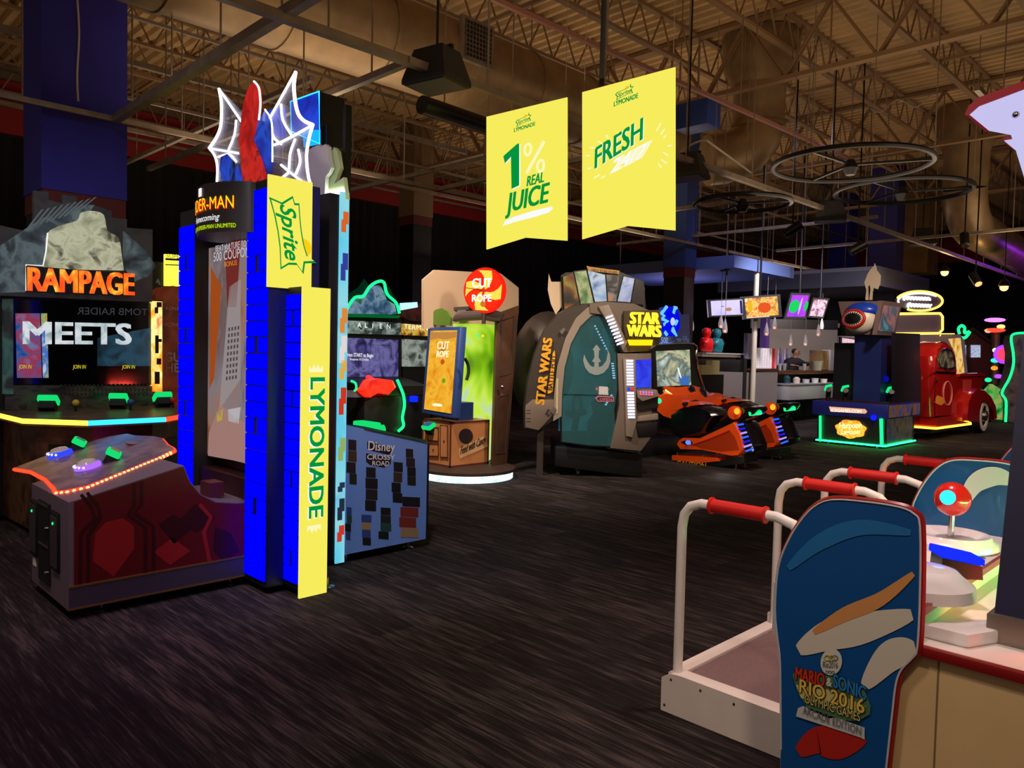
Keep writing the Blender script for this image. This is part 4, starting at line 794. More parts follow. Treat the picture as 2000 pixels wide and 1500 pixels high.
# tilted screen
SBL = mat('blue_screen_frame', (38, 66, 128), .4)
fr = [VP(x, y, v) for x, y, v in [(836, 640, 6.40), (899, 638, 6.40), (886, 817, 6.22), (823, 806, 6.22)]]
b = B(SBL); b.prism(fr, (.015, .10, 0), SBL, .012); sf = part('screen_frame', b, cu)
b = B(None); sq = [VP(x, y, v) - Y * .008 for x, y, v in [(842, 646, 6.395), (894, 645, 6.395), (882, 808, 6.225), (829, 799, 6.225)]]; b.poly(sq, art('orange_screen', [(214, 128, 10), (240, 160, 24), (250, 190, 50), (226, 140, 16)], 6, .95)); sc = part('screen', b, sf)
sx = (sq[1] - sq[0]); sy = (sq[0] - sq[3]); sn = sx.cross(sy).normalized(); wq = sx.length
def sp_(a, c): return lerp(sq[0], sq[3], c) + sx * a - Y * .004
b = B(T_CREAM); TC = glow('pale_letters', (255, 236, 200), 1.2)
b.text('CUT', sp_(.32, .235), sx, sy, .12, TC, .02, width=wq * .44, vs_=1.2, fat=.004); b.text('ROPE', sp_(.32, .335), sx, sy, .12, TC, .02, width=wq * .44, vs_=.95, fat=.004); b.text('the', sp_(.45, .265), sx, sy, .05, glow('brown_letters', (120, 60, 10), .7), .01, width=wq * .16)
b.poly([sp_(*q) for q in [(0, .02), (1, .02), (1, .09), (.6, .115), (.3, .10), (0, .125)]], glow('torn_paper', (214, 150, 76), .8)); b.poly([sp_(.56 + .08 * math.cos(R(a)), .395 + .035 * math.sin(R(a))) for a in range(0, 360, 30)], glow('red_candy', (214, 90, 30), .9))
b.poly([sp_(.66 + .07 * math.cos(R(a)), .63 + .03 * math.sin(R(a))) for a in range(0, 360, 30)], glow('green_dot', (110, 170, 30), .9)); b.poly([sp_(.3 + a, c) for a, c in [(0, .93), (.1, .915), (.3, .915), (.4, .93), (.35, .95), (.05, .95)]], TC); part('screen_picture', b, sc)
b = B(RUB); pts = [UP(x, y, -7.12) for x, y in [(908, 700), (914, 712), (915, 728), (911, 742)]]; b.tube(smooth_line(pts), .02, RUB); part('side_handle', b, sf)
b = B(mat('plain_green_disc', (84, 118, 40), .5)); b.prism([VP(x, y, 6.45) for x, y in [(840, 634), (842, 614), (850, 605), (862, 602), (873, 608), (880, 620), (879, 636)]], (0, .03, 0)); part('screen_ornament', b, sf, 'plain green rounded plate')
b = B(SBL); b.box((-7.75, 6.45, .72), (-7.4, 6.7, .95), SBL); part('screen_stand', b, cu)
# lit meadow panel, door, roof
GP_ = art('meadow_light', [(60, 110, 10), (130, 185, 20), (190, 225, 70), (170, 180, 235), (200, 205, 245)], 1.5, 1.1, (1, 1, .8), 2)
cur = [(884, 905), (895, 912), (920, 915), (945, 912), (965, 905)]; lo = []; hi = []
for i in range(9):
    t = i / 8; x = 884 + 92 * t; dep = 10.42 - .18 * math.sin(math.pi * t) + .1 * t
    p = DP(x, 700, dep); lo.append((p.x, p.y, .14)); hi.append((p.x, p.y, 1.98))
vs = lo + hi; b = B(GP_); b.add(vs, [(i, i + 1, 10 + i, 9 + i) for i in range(8)]); mp_ = part('meadow_panel', b, cu)
b = B(None)
FN = glow('fence_light', (214, 225, 110), 1.0)
for i in range(9): p = DP(912 + i * 6.4, 700, 10.2); b.poly([(p.x, p.y, .16), (p.x + .014, p.y + .014, .16), (p.x + .014, p.y + .014, .64), (p.x + .007, p.y + .007, .66), (p.x, p.y, .64)], FN)
p, q = DP(908, 700, 10.19), DP(968, 700, 10.2); 
for z in (.4, .6): b.poly([(p.x, p.y, z), (q.x, q.y, z), (q.x, q.y, z + .03), (p.x, p.y, z + .03)], FN)
part('panel_print', b, mp_)
for k in (0, 1): b = B(None); b.ball(DP(934 + k * 9, 656, 10.1), .018, glow('button_%d' % k, ((30, 220, 120), (240, 170, 40))[k], 2)); part('indicator_light', b, cu)
d0 = [DP(x, y, z_) for x, y, z_ in [(971, 612, 9.85), (1014, 596, 10.2), (990, 908, 10.1), (962, 912, 9.85)]]
b = B(WOOD); b.prism(d0, DP(1014, 700, 10.35) - DP(1014, 700, 10.2) - X * .05, WOOD, .01); dr = part('door', b, cu)
b = B(WOOD2); dd = (d0[0] + d0[2]) / 2; off = Vector((.7, -.7, 0)) * .004
for (t0, t1) in ((.06, .42), (.55, .92)):
    e = [lerp(lerp(d0[0], d0[3], t), lerp(d0[1], d0[2], t), s_) + off for t, s_ in ((t0, .2), (t0, .8), (t1, .8), (t1, .2))]; b.tube(e, .012, WOOD2, 6, True)
part('door_moulding', b, dr)
b = B(CHR); p = DP(981, 756, 9.83); b.ball(p, .03, CHR); b.ball(p - Z * .1, .012, CHR, 8, 5); part('door_knob', b, dr)
b = B(WOOD2); b.prism([DP(x, y, 9.75) for x, y in [(883, 626), (888, 614), (912, 607), (970, 606), (985, 612), (976, 628), (940, 622), (905, 624)]], Vector((-.35, .35, 0)), WOOD2, .01); part('lintel', b, cu)
b = B(WOOD2); b.prism([DP(x, y, 10.0) for x, y in [(886, 600), (935, 597), (936, 604), (886, 606)]], Vector((-.3, .3, 0)), WOOD2); b.prism([DP(x, y, 10.0) for x, y in [(893, 606), (910, 604), (912, 610), (888, 618)]], Vector((-.3, .3, 0)), GRYP); part('beam_end', b, cu)
cc = DP(946, 567.5, 9.75); cn = Vector((.35, -.93, 0)).normalized()
b = B(glow('candy_red_edge', (235, 30, 16), 1.2)); b.lathe([(.285, -.05), (.292, 0), (.285, .02)], cc, None, 40, cn); cd_ = part('candy_disc', b, cu)
cxv = Vector((-cn.y, cn.x, 0)); b = B(None); CO = glow('candy_orange', (255, 190, 70), 1.5); CR2 = glow('candy_red', (240, 40, 18), 1.3)
def cp(r, a, k=.024): return cc + cn * k + cxv * (r * math.cos(a)) + Z * (r * math.sin(a))
b.poly([cp(.27, R(a)) for a in range(0, 360, 10)], CR2)
for k in range(4):
    a0 = k * math.pi / 2 + .25; inner = [cp(r, a0 + (r / .27) * .9, .027) for r in (.03, .09, .15, .21, .268)]; outer = [cp(r, a0 + .72 + (r / .27) * .9, .027) for r in (.268, .21, .15, .09, .03)]
    for i in range(4): b.poly([inner[i], inner[i + 1], outer[3 - i], outer[4 - i]], CO)
part('candy_swirl', b, cd_)
b = B(T_WHITE); WL = glow('disc_letters', (255, 250, 240), 2.2); b.text('CUT', cp(.02, 1.57, .03) - cxv * .02 + Z * .02, cxv, Z, .17, WL, .02, width=.27, align='C', vs_=.95, fat=.004); b.text('ROPE', cp(.13, -1.57, .03) - cxv * .02 - Z * .01, cxv, Z, .14, WL, .02, width=.27, align='C', vs_=.9, fat=.003); b.text('the', cp(.0, 0, .032) - Z * .02, cxv, Z, .05, BLK, .01, width=.08, align='C'); b.poly([cp(.15, -1.57, .03) + cxv * (.04 * math.cos(R(a))) + Z * (.04 * math.sin(R(a)) - .02) for a in range(0, 360, 40)], glow('candy_dot', (210, 120, 40), 1))
b.tube([cp(.25, 3.0, .03), cp(.02, 3.0, .03)], .005, BLK, 5); part('lettering', b, cd_)
b = B(WOOD2); b.cyl(cc - Z * .28, cc - Z * .42, .025, WOOD2); part('disc_post', b, cu)
b = B(mat('beige_back_board', (186, 160, 132), .7)); b.prism([UP(x, y, -7.95) for x, y in [(828, 642), (828, 546), (850, 527), (978, 534), (1013, 562), (1013, 612), (985, 640)]], (-.05, 0, 0)); part('back_board', b, cu, 'large beige eight sided board behind the cabinet')
b = B(BLKM); b.box((-8.05, 7.3, 0), (-7.95, 7.4, 2.0)); part('board_post', b, cu)

# ================================================================== domed simulator pod
POD = mat('pod_grey_brown', (112, 98, 88), .5, noise=.06, nscale=4); POD2 = mat('pod_dark_shell', (62, 54, 50), .45, .2); POD3 = mat('pod_trim', (140, 126, 114), .5)
pd_c = DP(1165, 930, 10.0); pd_c.z = 0
pod = root('simulator_pod', 'domed grey sit-in simulator pod with tinted glass door and yellow glowing sign', 'arcade game', pd_c, R(45))
PXF = MW[pod]
def q(x, y, dy=0.0):                       # a point on the pod, in its own frame: dy is metres behind its near face
    p = MW[pod].inverted() @ DP(x, y, 10.0); return Vector((p.x, p.y + dy, p.z))
def sl_(pts, dy): return [q(x, y, dy) for x, y in pts]
def pp(name, b, parent=None, label=None, **k): return part(name, b, parent or pod, label, local=True, **k)
b = B(BLK); b.prism(sl_([(1085, 912), (1255, 935), (1258, 888), (1085, 872)], .05), (0, 1.3, 0), BLK, .02); pp('base', b)
b = B(POD); b.prism(sl_([(1186, 876), (1240, 884), (1262, 872), (1262, 852), (1200, 850), (1188, 860)], -.03), (0, .8, 0), POD, .01); pp('step', b)
# rear shell: nested outlines give the dome its depth
out = [(1025, 838), (1024, 800), (1030, 745), (1044, 690), (1064, 645), (1090, 612), (1118, 597), (1150, 592), (1150, 640), (1126, 655), (1108, 690), (1098, 735), (1094, 790), (1094, 815), (1080, 822), (1045, 845)]
cen = Vector((1095, 740)); rg = []
for s_, dy in ((.985, -.02), (1.0, .02), (1.02, .4), (1.0, .9), (.86, 1.35)): rg.append([q(cen.x + (x - cen.x) * s_, cen.y + (y - cen.y) * s_, dy) for x, y in out])
b = B(POD2); b.loft(rg); pp('rear_shell', b)
b = B(POD2); b.ball(q(1075, 720, .95), (.52, .55, .8), POD2, 20, 14); pp('dome', b)
b = B(POD); b.prism(sl_([(1052, 840), (1026, 834), (1026, 792), (1040, 780), (1084, 780), (1092, 806), (1078, 812)], -.05), (0, .1, 0), POD, .008); o = pp('side_plate', b)
b = B(mat('warn_print', (40, 36, 34), .6))
for y in (800, 806, 816, 822): b.poly(sl_([(1028, y), (1036, y), (1036, y + 1.5), (1028, y + 1.5)], -.052))
b.poly(sl_([(1064, 808), (1070, 798), (1074, 800), (1069, 806), (1074, 812), (1070, 814)], -.052)); pp('plate_print', b, o)
# arch around the door
ao = [(1080, 822), (1082, 770), (1088, 715), (1104, 660), (1124, 622), (1150, 598), (1180, 592)]; ai = [(1096, 812), (1097, 770), (1102, 718), (1114, 672), (1132, 638), (1154, 617), (1180, 612)]
b = B(POD3)
for i in range(len(ao) - 1): b.prism(sl_([ao[i], ao[i + 1], ai[i + 1], ai[i]], -.07), (0, .25, 0), POD3)
pp('door_arch', b)
b = B(BLKM)
for (cx_, cy_) in ((1098, 648), (1080, 802)): b.prism(sl_([(cx_ - 6, cy_), (cx_ + 2, cy_ - 8), (cx_ + 6, cy_ - 4), (cx_ - 1, cy_ + 6)], -.09), (0, .05, 0), GRYP)
pp('latch', b)
# interior seen through the glass
TEAL = mat('pod_interior_screen', (30, 70, 78), .4); b = B(None); b.prism(sl_([(1096, 850), (1096, 770), (1104, 715), (1120, 660), (1140, 632), (1200, 640), (1206, 850)], .55), (0, .03, 0), art('interior_dome_screen', [(10, 44, 52), (30, 88, 100), (60, 124, 136), (20, 60, 70)], 1.2, .5)); pp('inner_screen', b)
b = B(BLK); b.prism(sl_([(1106, 866), (1120, 858), (1124, 820), (1108, 815), (1110, 806), (1150, 804), (1150, 812), (1136, 816), (1130, 846), (1142, 858), (1150, 868)], .2), (0, .35, 0), BLK, .01); pp('seat', b)
b = B(BLK); b.prism(sl_([(1152, 866), (1152, 830), (1164, 812), (1160, 790), (1176, 772), (1196, 750), (1210, 800), (1210, 880), (1160, 872)], .12), (0, .3, 0), BLK, .01); pp('console', b)
b = B(BLKM); b.tube(smooth_line(sl_([(1122, 808), (1122, 784), (1128, 774), (1136, 780), (1138, 804)], .18)), .02, BLKM); pp('yoke', b)
b = B(BLK); b.prism(sl_([(1132, 642), (1160, 628), (1178, 640), (1180, 676), (1166, 682), (1140, 678)], .1), (0, .3, 0), BLK, .02); pp('ceiling_pod', b)
# glass door with its prints
GLS = clear('tinted_door_glass', (90, 150, 158), .22); go_ = [(1095, 862), (1095, 770), (1100, 718), (1112, 672), (1130, 638), (1154, 617), (1176, 614), (1192, 636), (1204, 690), (1206, 760), (1200, 800), (1206, 872), (1150, 870)]
b = B(GLS); b.prism(sl_(go_, -.06), (0, .015, 0), GLS); gl = pp('glass_door', b)
b = B(BLKM); b.tube(sl_(go_, -.055), .014, BLKM, 6, True); b.box(q(1100, 769, -.07), q(1176, 771, -.05)); pp('door_frame', b, gl)
EM = mat('frosted_print', (140, 150, 152), .6); b = B(EM); zc = (1164, 700)
def em(pts): b.poly(sl_([(zc[0] + x, zc[1] + y) for x, y in pts], -.064), EM)
em([(-4, 32), (-14, 28), (-22, 18), (-26, 4), (-24, -8), (-19, 4), (-12, 14), (-5, 17), (-4, 8), (-9, 6), (-4, -2), (-5, -16), (-8, -16), (-4, -22), (0, -27)] + [(4, -22), (8, -16), (5, -16), (4, -2), (9, 6), (4, 8), (5, 17), (12, 14), (19, 4), (22, -12), (17, -24), (26, -8), (27, 6), (23, 18), (14, 28), (4, 32)])
pp('emblem', b, gl)
b = B(T_WHITE)
b.poly(sl_([(1169, 754), (1186, 755), (1187, 771), (1168, 770)], -.066), mat('white_notice', (205, 205, 210), .5)); b.poly(sl_([(1161, 777), (1167, 772), (1198, 774), (1198, 784), (1167, 784)], -.066), mat('open_plate', (190, 120, 140), .5)); b.poly(sl_([(1164, 777.5), (1168, 774.5), (1196, 776), (1196, 782), (1168, 782)], -.067), mat('open_inner', (46, 36, 40), .5)); b.text('OPEN', q(1170, 781.3, -.068), X, Z, .04, mat('open_letters', (230, 130, 160), .5), .02, width=.16, vs_=1.1); b.poly(sl_([(1086, 740), (1090, 738), (1089, 805), (1085, 808)], -.075), mat('yellow_tag', (190, 180, 140), .5)); pp('door_print', b, gl)
LB = glow('pod_led', (225, 222, 255), 2.2)
def rungs(name, p0, p1, n, wx, wy, parent=None, dy=-.16, slant=0):
    b = B(LB)
    for i in range(n):
        x = p0[0] + (p1[0] - p0[0]) * i / (n - 1); y = p0[1] + (p1[1] - p0[1]) * i / (n - 1)
        b.prism(sl_([(x - wx / 2, y - wy / 2 + slant), (x + wx / 2, y - wy / 2 - slant), (x + wx / 2, y + wy / 2 - slant), (x - wx / 2, y + wy / 2 + slant)], dy), (0, .02, 0), LB)
    return pp(name, b, parent)
rungs('inner_lights', (1162, 637), (1184, 681), 9, 3, 3, gl, -.03); rungs('inner_lights', (1196, 710), (1199, 738), 7, 5, 2.6, gl, -.03); rungs('inner_lights', (1194, 772), (1183, 790), 6, 4, 2.4, gl, -.03)
# hood and front pillar
b = B(POD); b.loft([[q(x, y, dy) for x, y in [(1150, 594), (1176, 590), (1236, 594), (1276, 612), (1284, 640), (1284, 672), (1262, 686), (1216, 688), (1200, 660), (1182, 616), (1152, 612)]] for dy in (-.1, .0, .9)]); b.prism(sl_([(1166, 600), (1186, 596), (1222, 668), (1214, 686), (1202, 660)], -.15), (0, .1, 0), POD3, .008); hd = pp('hood', b)
rungs('hood_lights', (1187, 620), (1208, 671), 9, 13, 3.6, hd, -.17, 2.2)
b = B(POD); b.prism(sl_([(1204, 690), (1270, 690), (1272, 850), (1250, 880), (1190, 874), (1200, 830), (1208, 790)], -.08), (0, 1.0, 0), POD, .012); pl = pp('front_pillar', b)
b = B(POD3); b.prism(sl_([(1214, 700), (1238, 702), (1240, 822), (1232, 852), (1220, 850), (1218, 780)], -.14), (0, .08, 0), POD3, .01); pp('light_column', b, pl)
rungs('column_lights', (1226.5, 704.5), (1227.5, 750), 9, 13, 3.6, pl, -.16); rungs('column_lights', (1228, 766.5), (1230, 813), 9, 13, 3.6, pl, -.16)
for x, c in ((1224.5, (20, 60, 230)), (1231.5, (220, 40, 30))):
    b = B(None); b.ball(q(x, 758.5, -.16), .02, glow('start_button_%d' % c[0], c, 1.5), 10, 6); pp('start_button', b, pl)
b = B(None); b.prism(sl_([(1239, 703), (1270, 701), (1269, 756), (1241, 757)], -.09), (0, .04, 0), art('blue_ad_screen', [(0, 4, 140), (10, 30, 230), (40, 90, 255), (0, 0, 180)], 3, .9)); pp('side_screen', b, pl)
b = B(GRYP); b.prism(sl_([(1240, 762), (1278, 760), (1282, 772), (1250, 782), (1242, 775)], -.2), (0, .25, 0), POD3, .008); sh = pp('button_shelf', b, pl)
b = B(BLK); b.prism(sl_([(1241, 786), (1282, 776), (1282, 795), (1244, 800)], -.12), (0, .2, 0), BLK); pp('shelf_recess', b, sh)
rb = random.Random(5)
for i in range(10):
    c = [(255, 90, 120), (140, 120, 255), (255, 220, 230)][i % 3]; b = B(None); b.ball(q(1246 + (i % 5) * 5.4, 764 + (i // 5) * 4 + .3 * (i % 5), -.21), .013, glow('shelf_button_%d' % c[0], c, 1.6), 8, 5); pp('push_button', b, sh)
b = B(POD3); b.prism(sl_([(1242, 812), (1282, 806), (1282, 818), (1240, 822)], -.12), (0, .3, 0), POD3, .008); b.prism(sl_([(1240, 828), (1282, 822), (1278, 850), (1244, 852)], -.1), (0, .3, 0), BLK, .01); pp('lower_vent', b, pl)
# glowing sign
SG = glow('sign_yellow', (255, 225, 50), 1.6); b = B(SG)
for (s_, x, y, wd) in (('STAR', 1226, 633, .36), ('WARS', 1220, 657, .42)): b.text(s_, q(x, y, -.24), Vector((1, 0, 0)), Z, .2, SG, .02, depth=.0, width=wd, vs_=1.02, fat=.012)
pp('sign_letters', b)
b = B(mat('sign_back', (60, 44, 14), .5)); b.prism(sl_([(1214, 609), (1282, 607), (1286, 622), (1286, 652), (1278, 660), (1218, 660), (1214, 636)], -.2), (0, .06, 0)); b.prism(sl_([(1222, 664), (1270, 664), (1268, 675), (1226, 675)], -.2), (0, .06, 0), glow('sign_bar', (250, 215, 20), 1.3)); pp('sign_board', b)
b = B(GLD); YS = mat('yellow_side_letters', (226, 160, 30), .5)
v_ = Vector((.10, 0, 1)).normalized(); n_ = Vector((-1, 0, .10)).normalized()
for (s_, x, y, L_, h, f_) in (('STAR WARS', 1062, 790, .86, .13, .008), ('BATTLE POD', 1078, 762, .44, .07, .002)): b.text(s_, q(x, y, -.052), v_, n_, h, YS if f_ > .004 else mat('side_letters_dark', (30, 24, 20), .5), .01, width=L_, vs_=1.25, fat=f_)
b.poly(sl_([(1069, 768), (1070, 758), (1079, 690), (1083, 684), (1084, 696), (1079, 764), (1074, 768)], -.0505), YS); pp('side_lettering', b, None)
# fan of picture panels
def fan(name, pts, cols, sc, e=.75, dy=.2):
    b = B(BLK); b.prism(sl_(pts, dy), (0, .04, 0), BLK); o = pp(name, b); b = B(None); c = sum((Vector(p) for p in pts), Vector((0, 0))) / len(pts)
    b.poly(sl_([c + (Vector(p) - c) * .93 for p in pts], dy - .003), art('fan_%d_%d' % pts[0], cols, sc, e, dist=1)); pp('panel_picture', b, o); return o
fan('fan_panel', [(1101, 536), (1122, 527), (1136, 594), (1104, 606)], [(14, 14, 16), (40, 36, 30), (180, 90, 30), (200, 190, 60)], 4, .45)
fan('fan_panel', [(1123, 526), (1148, 523), (1164, 592), (1137, 594)], [(50, 70, 40), (110, 140, 80), (190, 200, 140), (200, 60, 20)], 4)
fan('fan_panel', [(1149, 522), (1186, 532), (1190, 588), (1165, 590)], [(70, 90, 130), (150, 180, 220), (210, 225, 240), (90, 110, 140)], 3)
fan('fan_panel', [(1187, 532), (1214, 532), (1208, 588), (1191, 588)], [(10, 10, 14), (30, 24, 24), (160, 150, 140), (240, 140, 60)], 4, .6)
fan('fan_panel', [(1222, 535), (1245, 540), (1236, 590), (1209, 588)], [(80, 90, 120), (170, 180, 220), (215, 220, 245), (90, 80, 90)], 3)
fan('fan_panel', [(1246, 541), (1258, 545), (1265, 560), (1262, 594), (1237, 591)], [(10, 8, 8), (20, 16, 16), (70, 36, 20), (200, 130, 60)], 4, .5)
b = B(BLK); b.prism(sl_([(1098, 534), (1108, 528), (1214, 526), (1264, 546), (1268, 600), (1100, 612)], .25), (0, .08, 0), BLK); pp('fan_back', b)
b = B(mat('gold_header', (200, 146, 60), .5)); b.prism(sl_([(1148, 516), (1154, 518), (1214, 526), (1212, 533), (1152, 526)], .17), (0, .05, 0)); hb = pp('header_strip', b)
b = B(mat('header_ink', (40, 26, 14), .5)); b.text('NEW STAR WARS', q(1158, 526.5, .165), q(1208, 532, .165) - q(1158, 526.5, .165), Z, .04, None, .01, width=.34, vs_=1.1); pp('lettering', b, hb)
b = B(mat('beige_plate', (190, 168, 140), .7)); b.prism(sl_([(1074, 530), (1079, 546), (1098, 546), (1100, 596), (1088, 612), (1078, 590), (1072, 562)], .3), (0, .04, 0)); pp('topper_plate', b, None, 'beige cutout plate seen from behind')
b = B(POD2); b.box(q(1050, 840, .05), q(1060, 932, .12)); pp('post', b)
for (x, y) in ((1055, 934), (1240, 934), (1130, 920)):
    b = B(CHR); c = q(x, y, .12); c.z = .045; b.cyl(c - X * .02, c + X * .02, .045, RUB); b.box(c + Vector((-.03, -.02, .03)), c + Vector((.03, .02, .09)), CHR); pp('caster', b)

# ================================================================== two seat ride-on racer
OR2 = mat('orange_gloss', (238, 84, 22), .25, coat=.7); BKG = mat('black_gloss', (14, 13, 20), .18, coat=.6)
us_ = -7.2
rc = root('arcade_cabinet', 'two seat ride-on racing cabinet with orange jet bikes, tilted screen and blue neon topper', 'arcade game', (-6.6, 11.0, 0), R(90))
b = B(BLK); b.prism([UP(x, y, us_) for x, y in [(1279, 672), (1355, 672), (1362, 700), (1372, 758), (1300, 764), (1276, 760)]], (-.3, 0, 0), BLK, .01); sb = part('screen_housing', b, rc)
b = B(CHR); b.tube(smooth_line([UP(x, y, us_ + .01) for x, y in [(1279, 673), (1355, 672), (1360, 700), (1372, 750), (1388, 780)]], 5), .018, CHR, 6); part('chrome_edge', b, sb)
b = B(None); b.prism([UP(x, y, us_ + .02) for x, y in [(1283, 686), (1347, 683), (1350, 752), (1286, 755)]], (-.02, 0, 0), art('racing_screen', [(40, 60, 50), (140, 160, 130), (214, 210, 170), (90, 110, 100), (210, 225, 215)], 2.2, .85, (1, 1, 1.6), 5)); sc = part('screen', b, rc)
b = B(None); b.poly([UP(x, y, us_ + .025) for x, y in [(1326, 736), (1346, 734), (1346, 752), (1329, 753)]], glow('scr_blue', (70, 120, 200), .8)); b.tube([UP(x, y, us_ + .026) for x, y in [(1324, 718), (1330, 738)]], .012, T_WHITE, 5); part('screen_picture', b, sc)
b = B(clear('neon_plate', (120, 130, 200), .3)); b.prism([UP(x, y, us_ - .12) for x, y in [(1280, 672), (1283, 612), (1292, 600), (1322, 598), (1332, 615), (1346, 612), (1348, 672)]], (-.03, 0, 0)); tpn = part('topper_plate', b, rc)
NB = glow('neon_blue', (10, 30, 255), 2.2); NC = glow('neon_pale', (80, 150, 255), 2.0); b = B(NB)
up_ = lambda x, y: UP(x, y, us_ - .09)
b.poly([up_(x, y) for x, y in [(1293, 602), (1300, 598), (1322, 600), (1328, 620), (1328, 640), (1318, 658), (1298, 656), (1290, 640)]], glow('neon_field', (0, 14, 230), 1.0))
up_ = lambda x, y: UP(x, y, us_ - .085)
for pts in ([(1297, 618), (1292, 612), (1302, 599)], [(1315, 612), (1318, 600), (1321, 602)], [(1292, 622), (1304, 628), (1296, 634)], [(1322, 626), (1318, 634)], [(1313, 640), (1320, 656), (1312, 644)], [(1298, 648), (1302, 654)]): b.tube([up_(*p) for p in pts], .03, NC, 6)
part('neon_tube', b, tpn)
b = B(None); b.poly([UP(1314 + 4.5 * math.cos(R(a)), 628 + 8 * math.sin(R(a)), us_ - .08) for a in range(0, 360, 20)], glow('neon_badge', (200, 210, 255), 1)); part('badge', b, tpn)
b = B(art('topper_print', [(60, 70, 110), (110, 130, 170), (40, 40, 90), (150, 170, 190)], 7, .3)); b.prism([UP(x, y, us_ - .06) for x, y in [(1284, 658), (1346, 656), (1346, 674), (1284, 674)]], (-.03, 0, 0)); part('topper_foot', b, rc)
b = B(None); b.text('500', UP(1291, 670, us_ - .055), Y, Z, .14, glow('topper_letters', (150, 170, 240), .9), .01); part('topper_lettering', b, tpn)
# console
b = B(OR2)
con = [(1284, 790), (1286, 764), (1300, 758), (1322, 760), (1340, 758), (1356, 757), (1372, 762), (1384, 770), (1404, 771), (1428, 780), (1434, 786), (1400, 800), (1330, 812), (1296, 800)]
b.loft([[UP(x, y, us_ + .05 + dx) + Z * dz for x, y in con] for dx, dz in ((0, 0), (.18, .03), (.3, -.1))]); cn_ = part('console', b, rc)
for (x, y) in ((1294, 770), (1352, 764), (1374, 767)):
    b = B(BKG); p = UP(x, y, us_ + .3); b.lathe([(.10, -.03), (.11, .01), (.075, .02)], p, BKG, 16, (1, .1, .25)); part('speaker_cup', b, cn_)
b = B(None)
for (x, y, x2, y2) in ((1300, 762, 1316, 774), (1366, 774, 1371, 782)): b.tube([UP(x, y, us_ + .32), UP(x2, y2, us_ + .33)], .015, glow('amber_strip', (255, 190, 110), 2.5), 6)
part('strip_light', b, cn_)
b = B(G_GREEN); b.ball(UP(1287, 783, us_ + .4), .04, G_GREEN, 8, 6); part('side_light', b, cn_)
b = B(BLK); b.box((-7.5, 10.0, .0), (-7.05, 12.5, .25), BLK, .02); part('base', b, rc)
vb = 10.05
def bk(x, y, v=0.0): return VP(1260 + x / 3.75, 540 + y / 3.75, vb) + Y * v
def sect(b, pts, ws, m):
    """body of a bike: side outline with a bulging width"""
    b.loft([[bk(cx_ + (x - cx_) * s_, cy_ + (y - cy_) * s_, v) for x, y in pts] for v, s_, cx_, cy_ in ws], m)
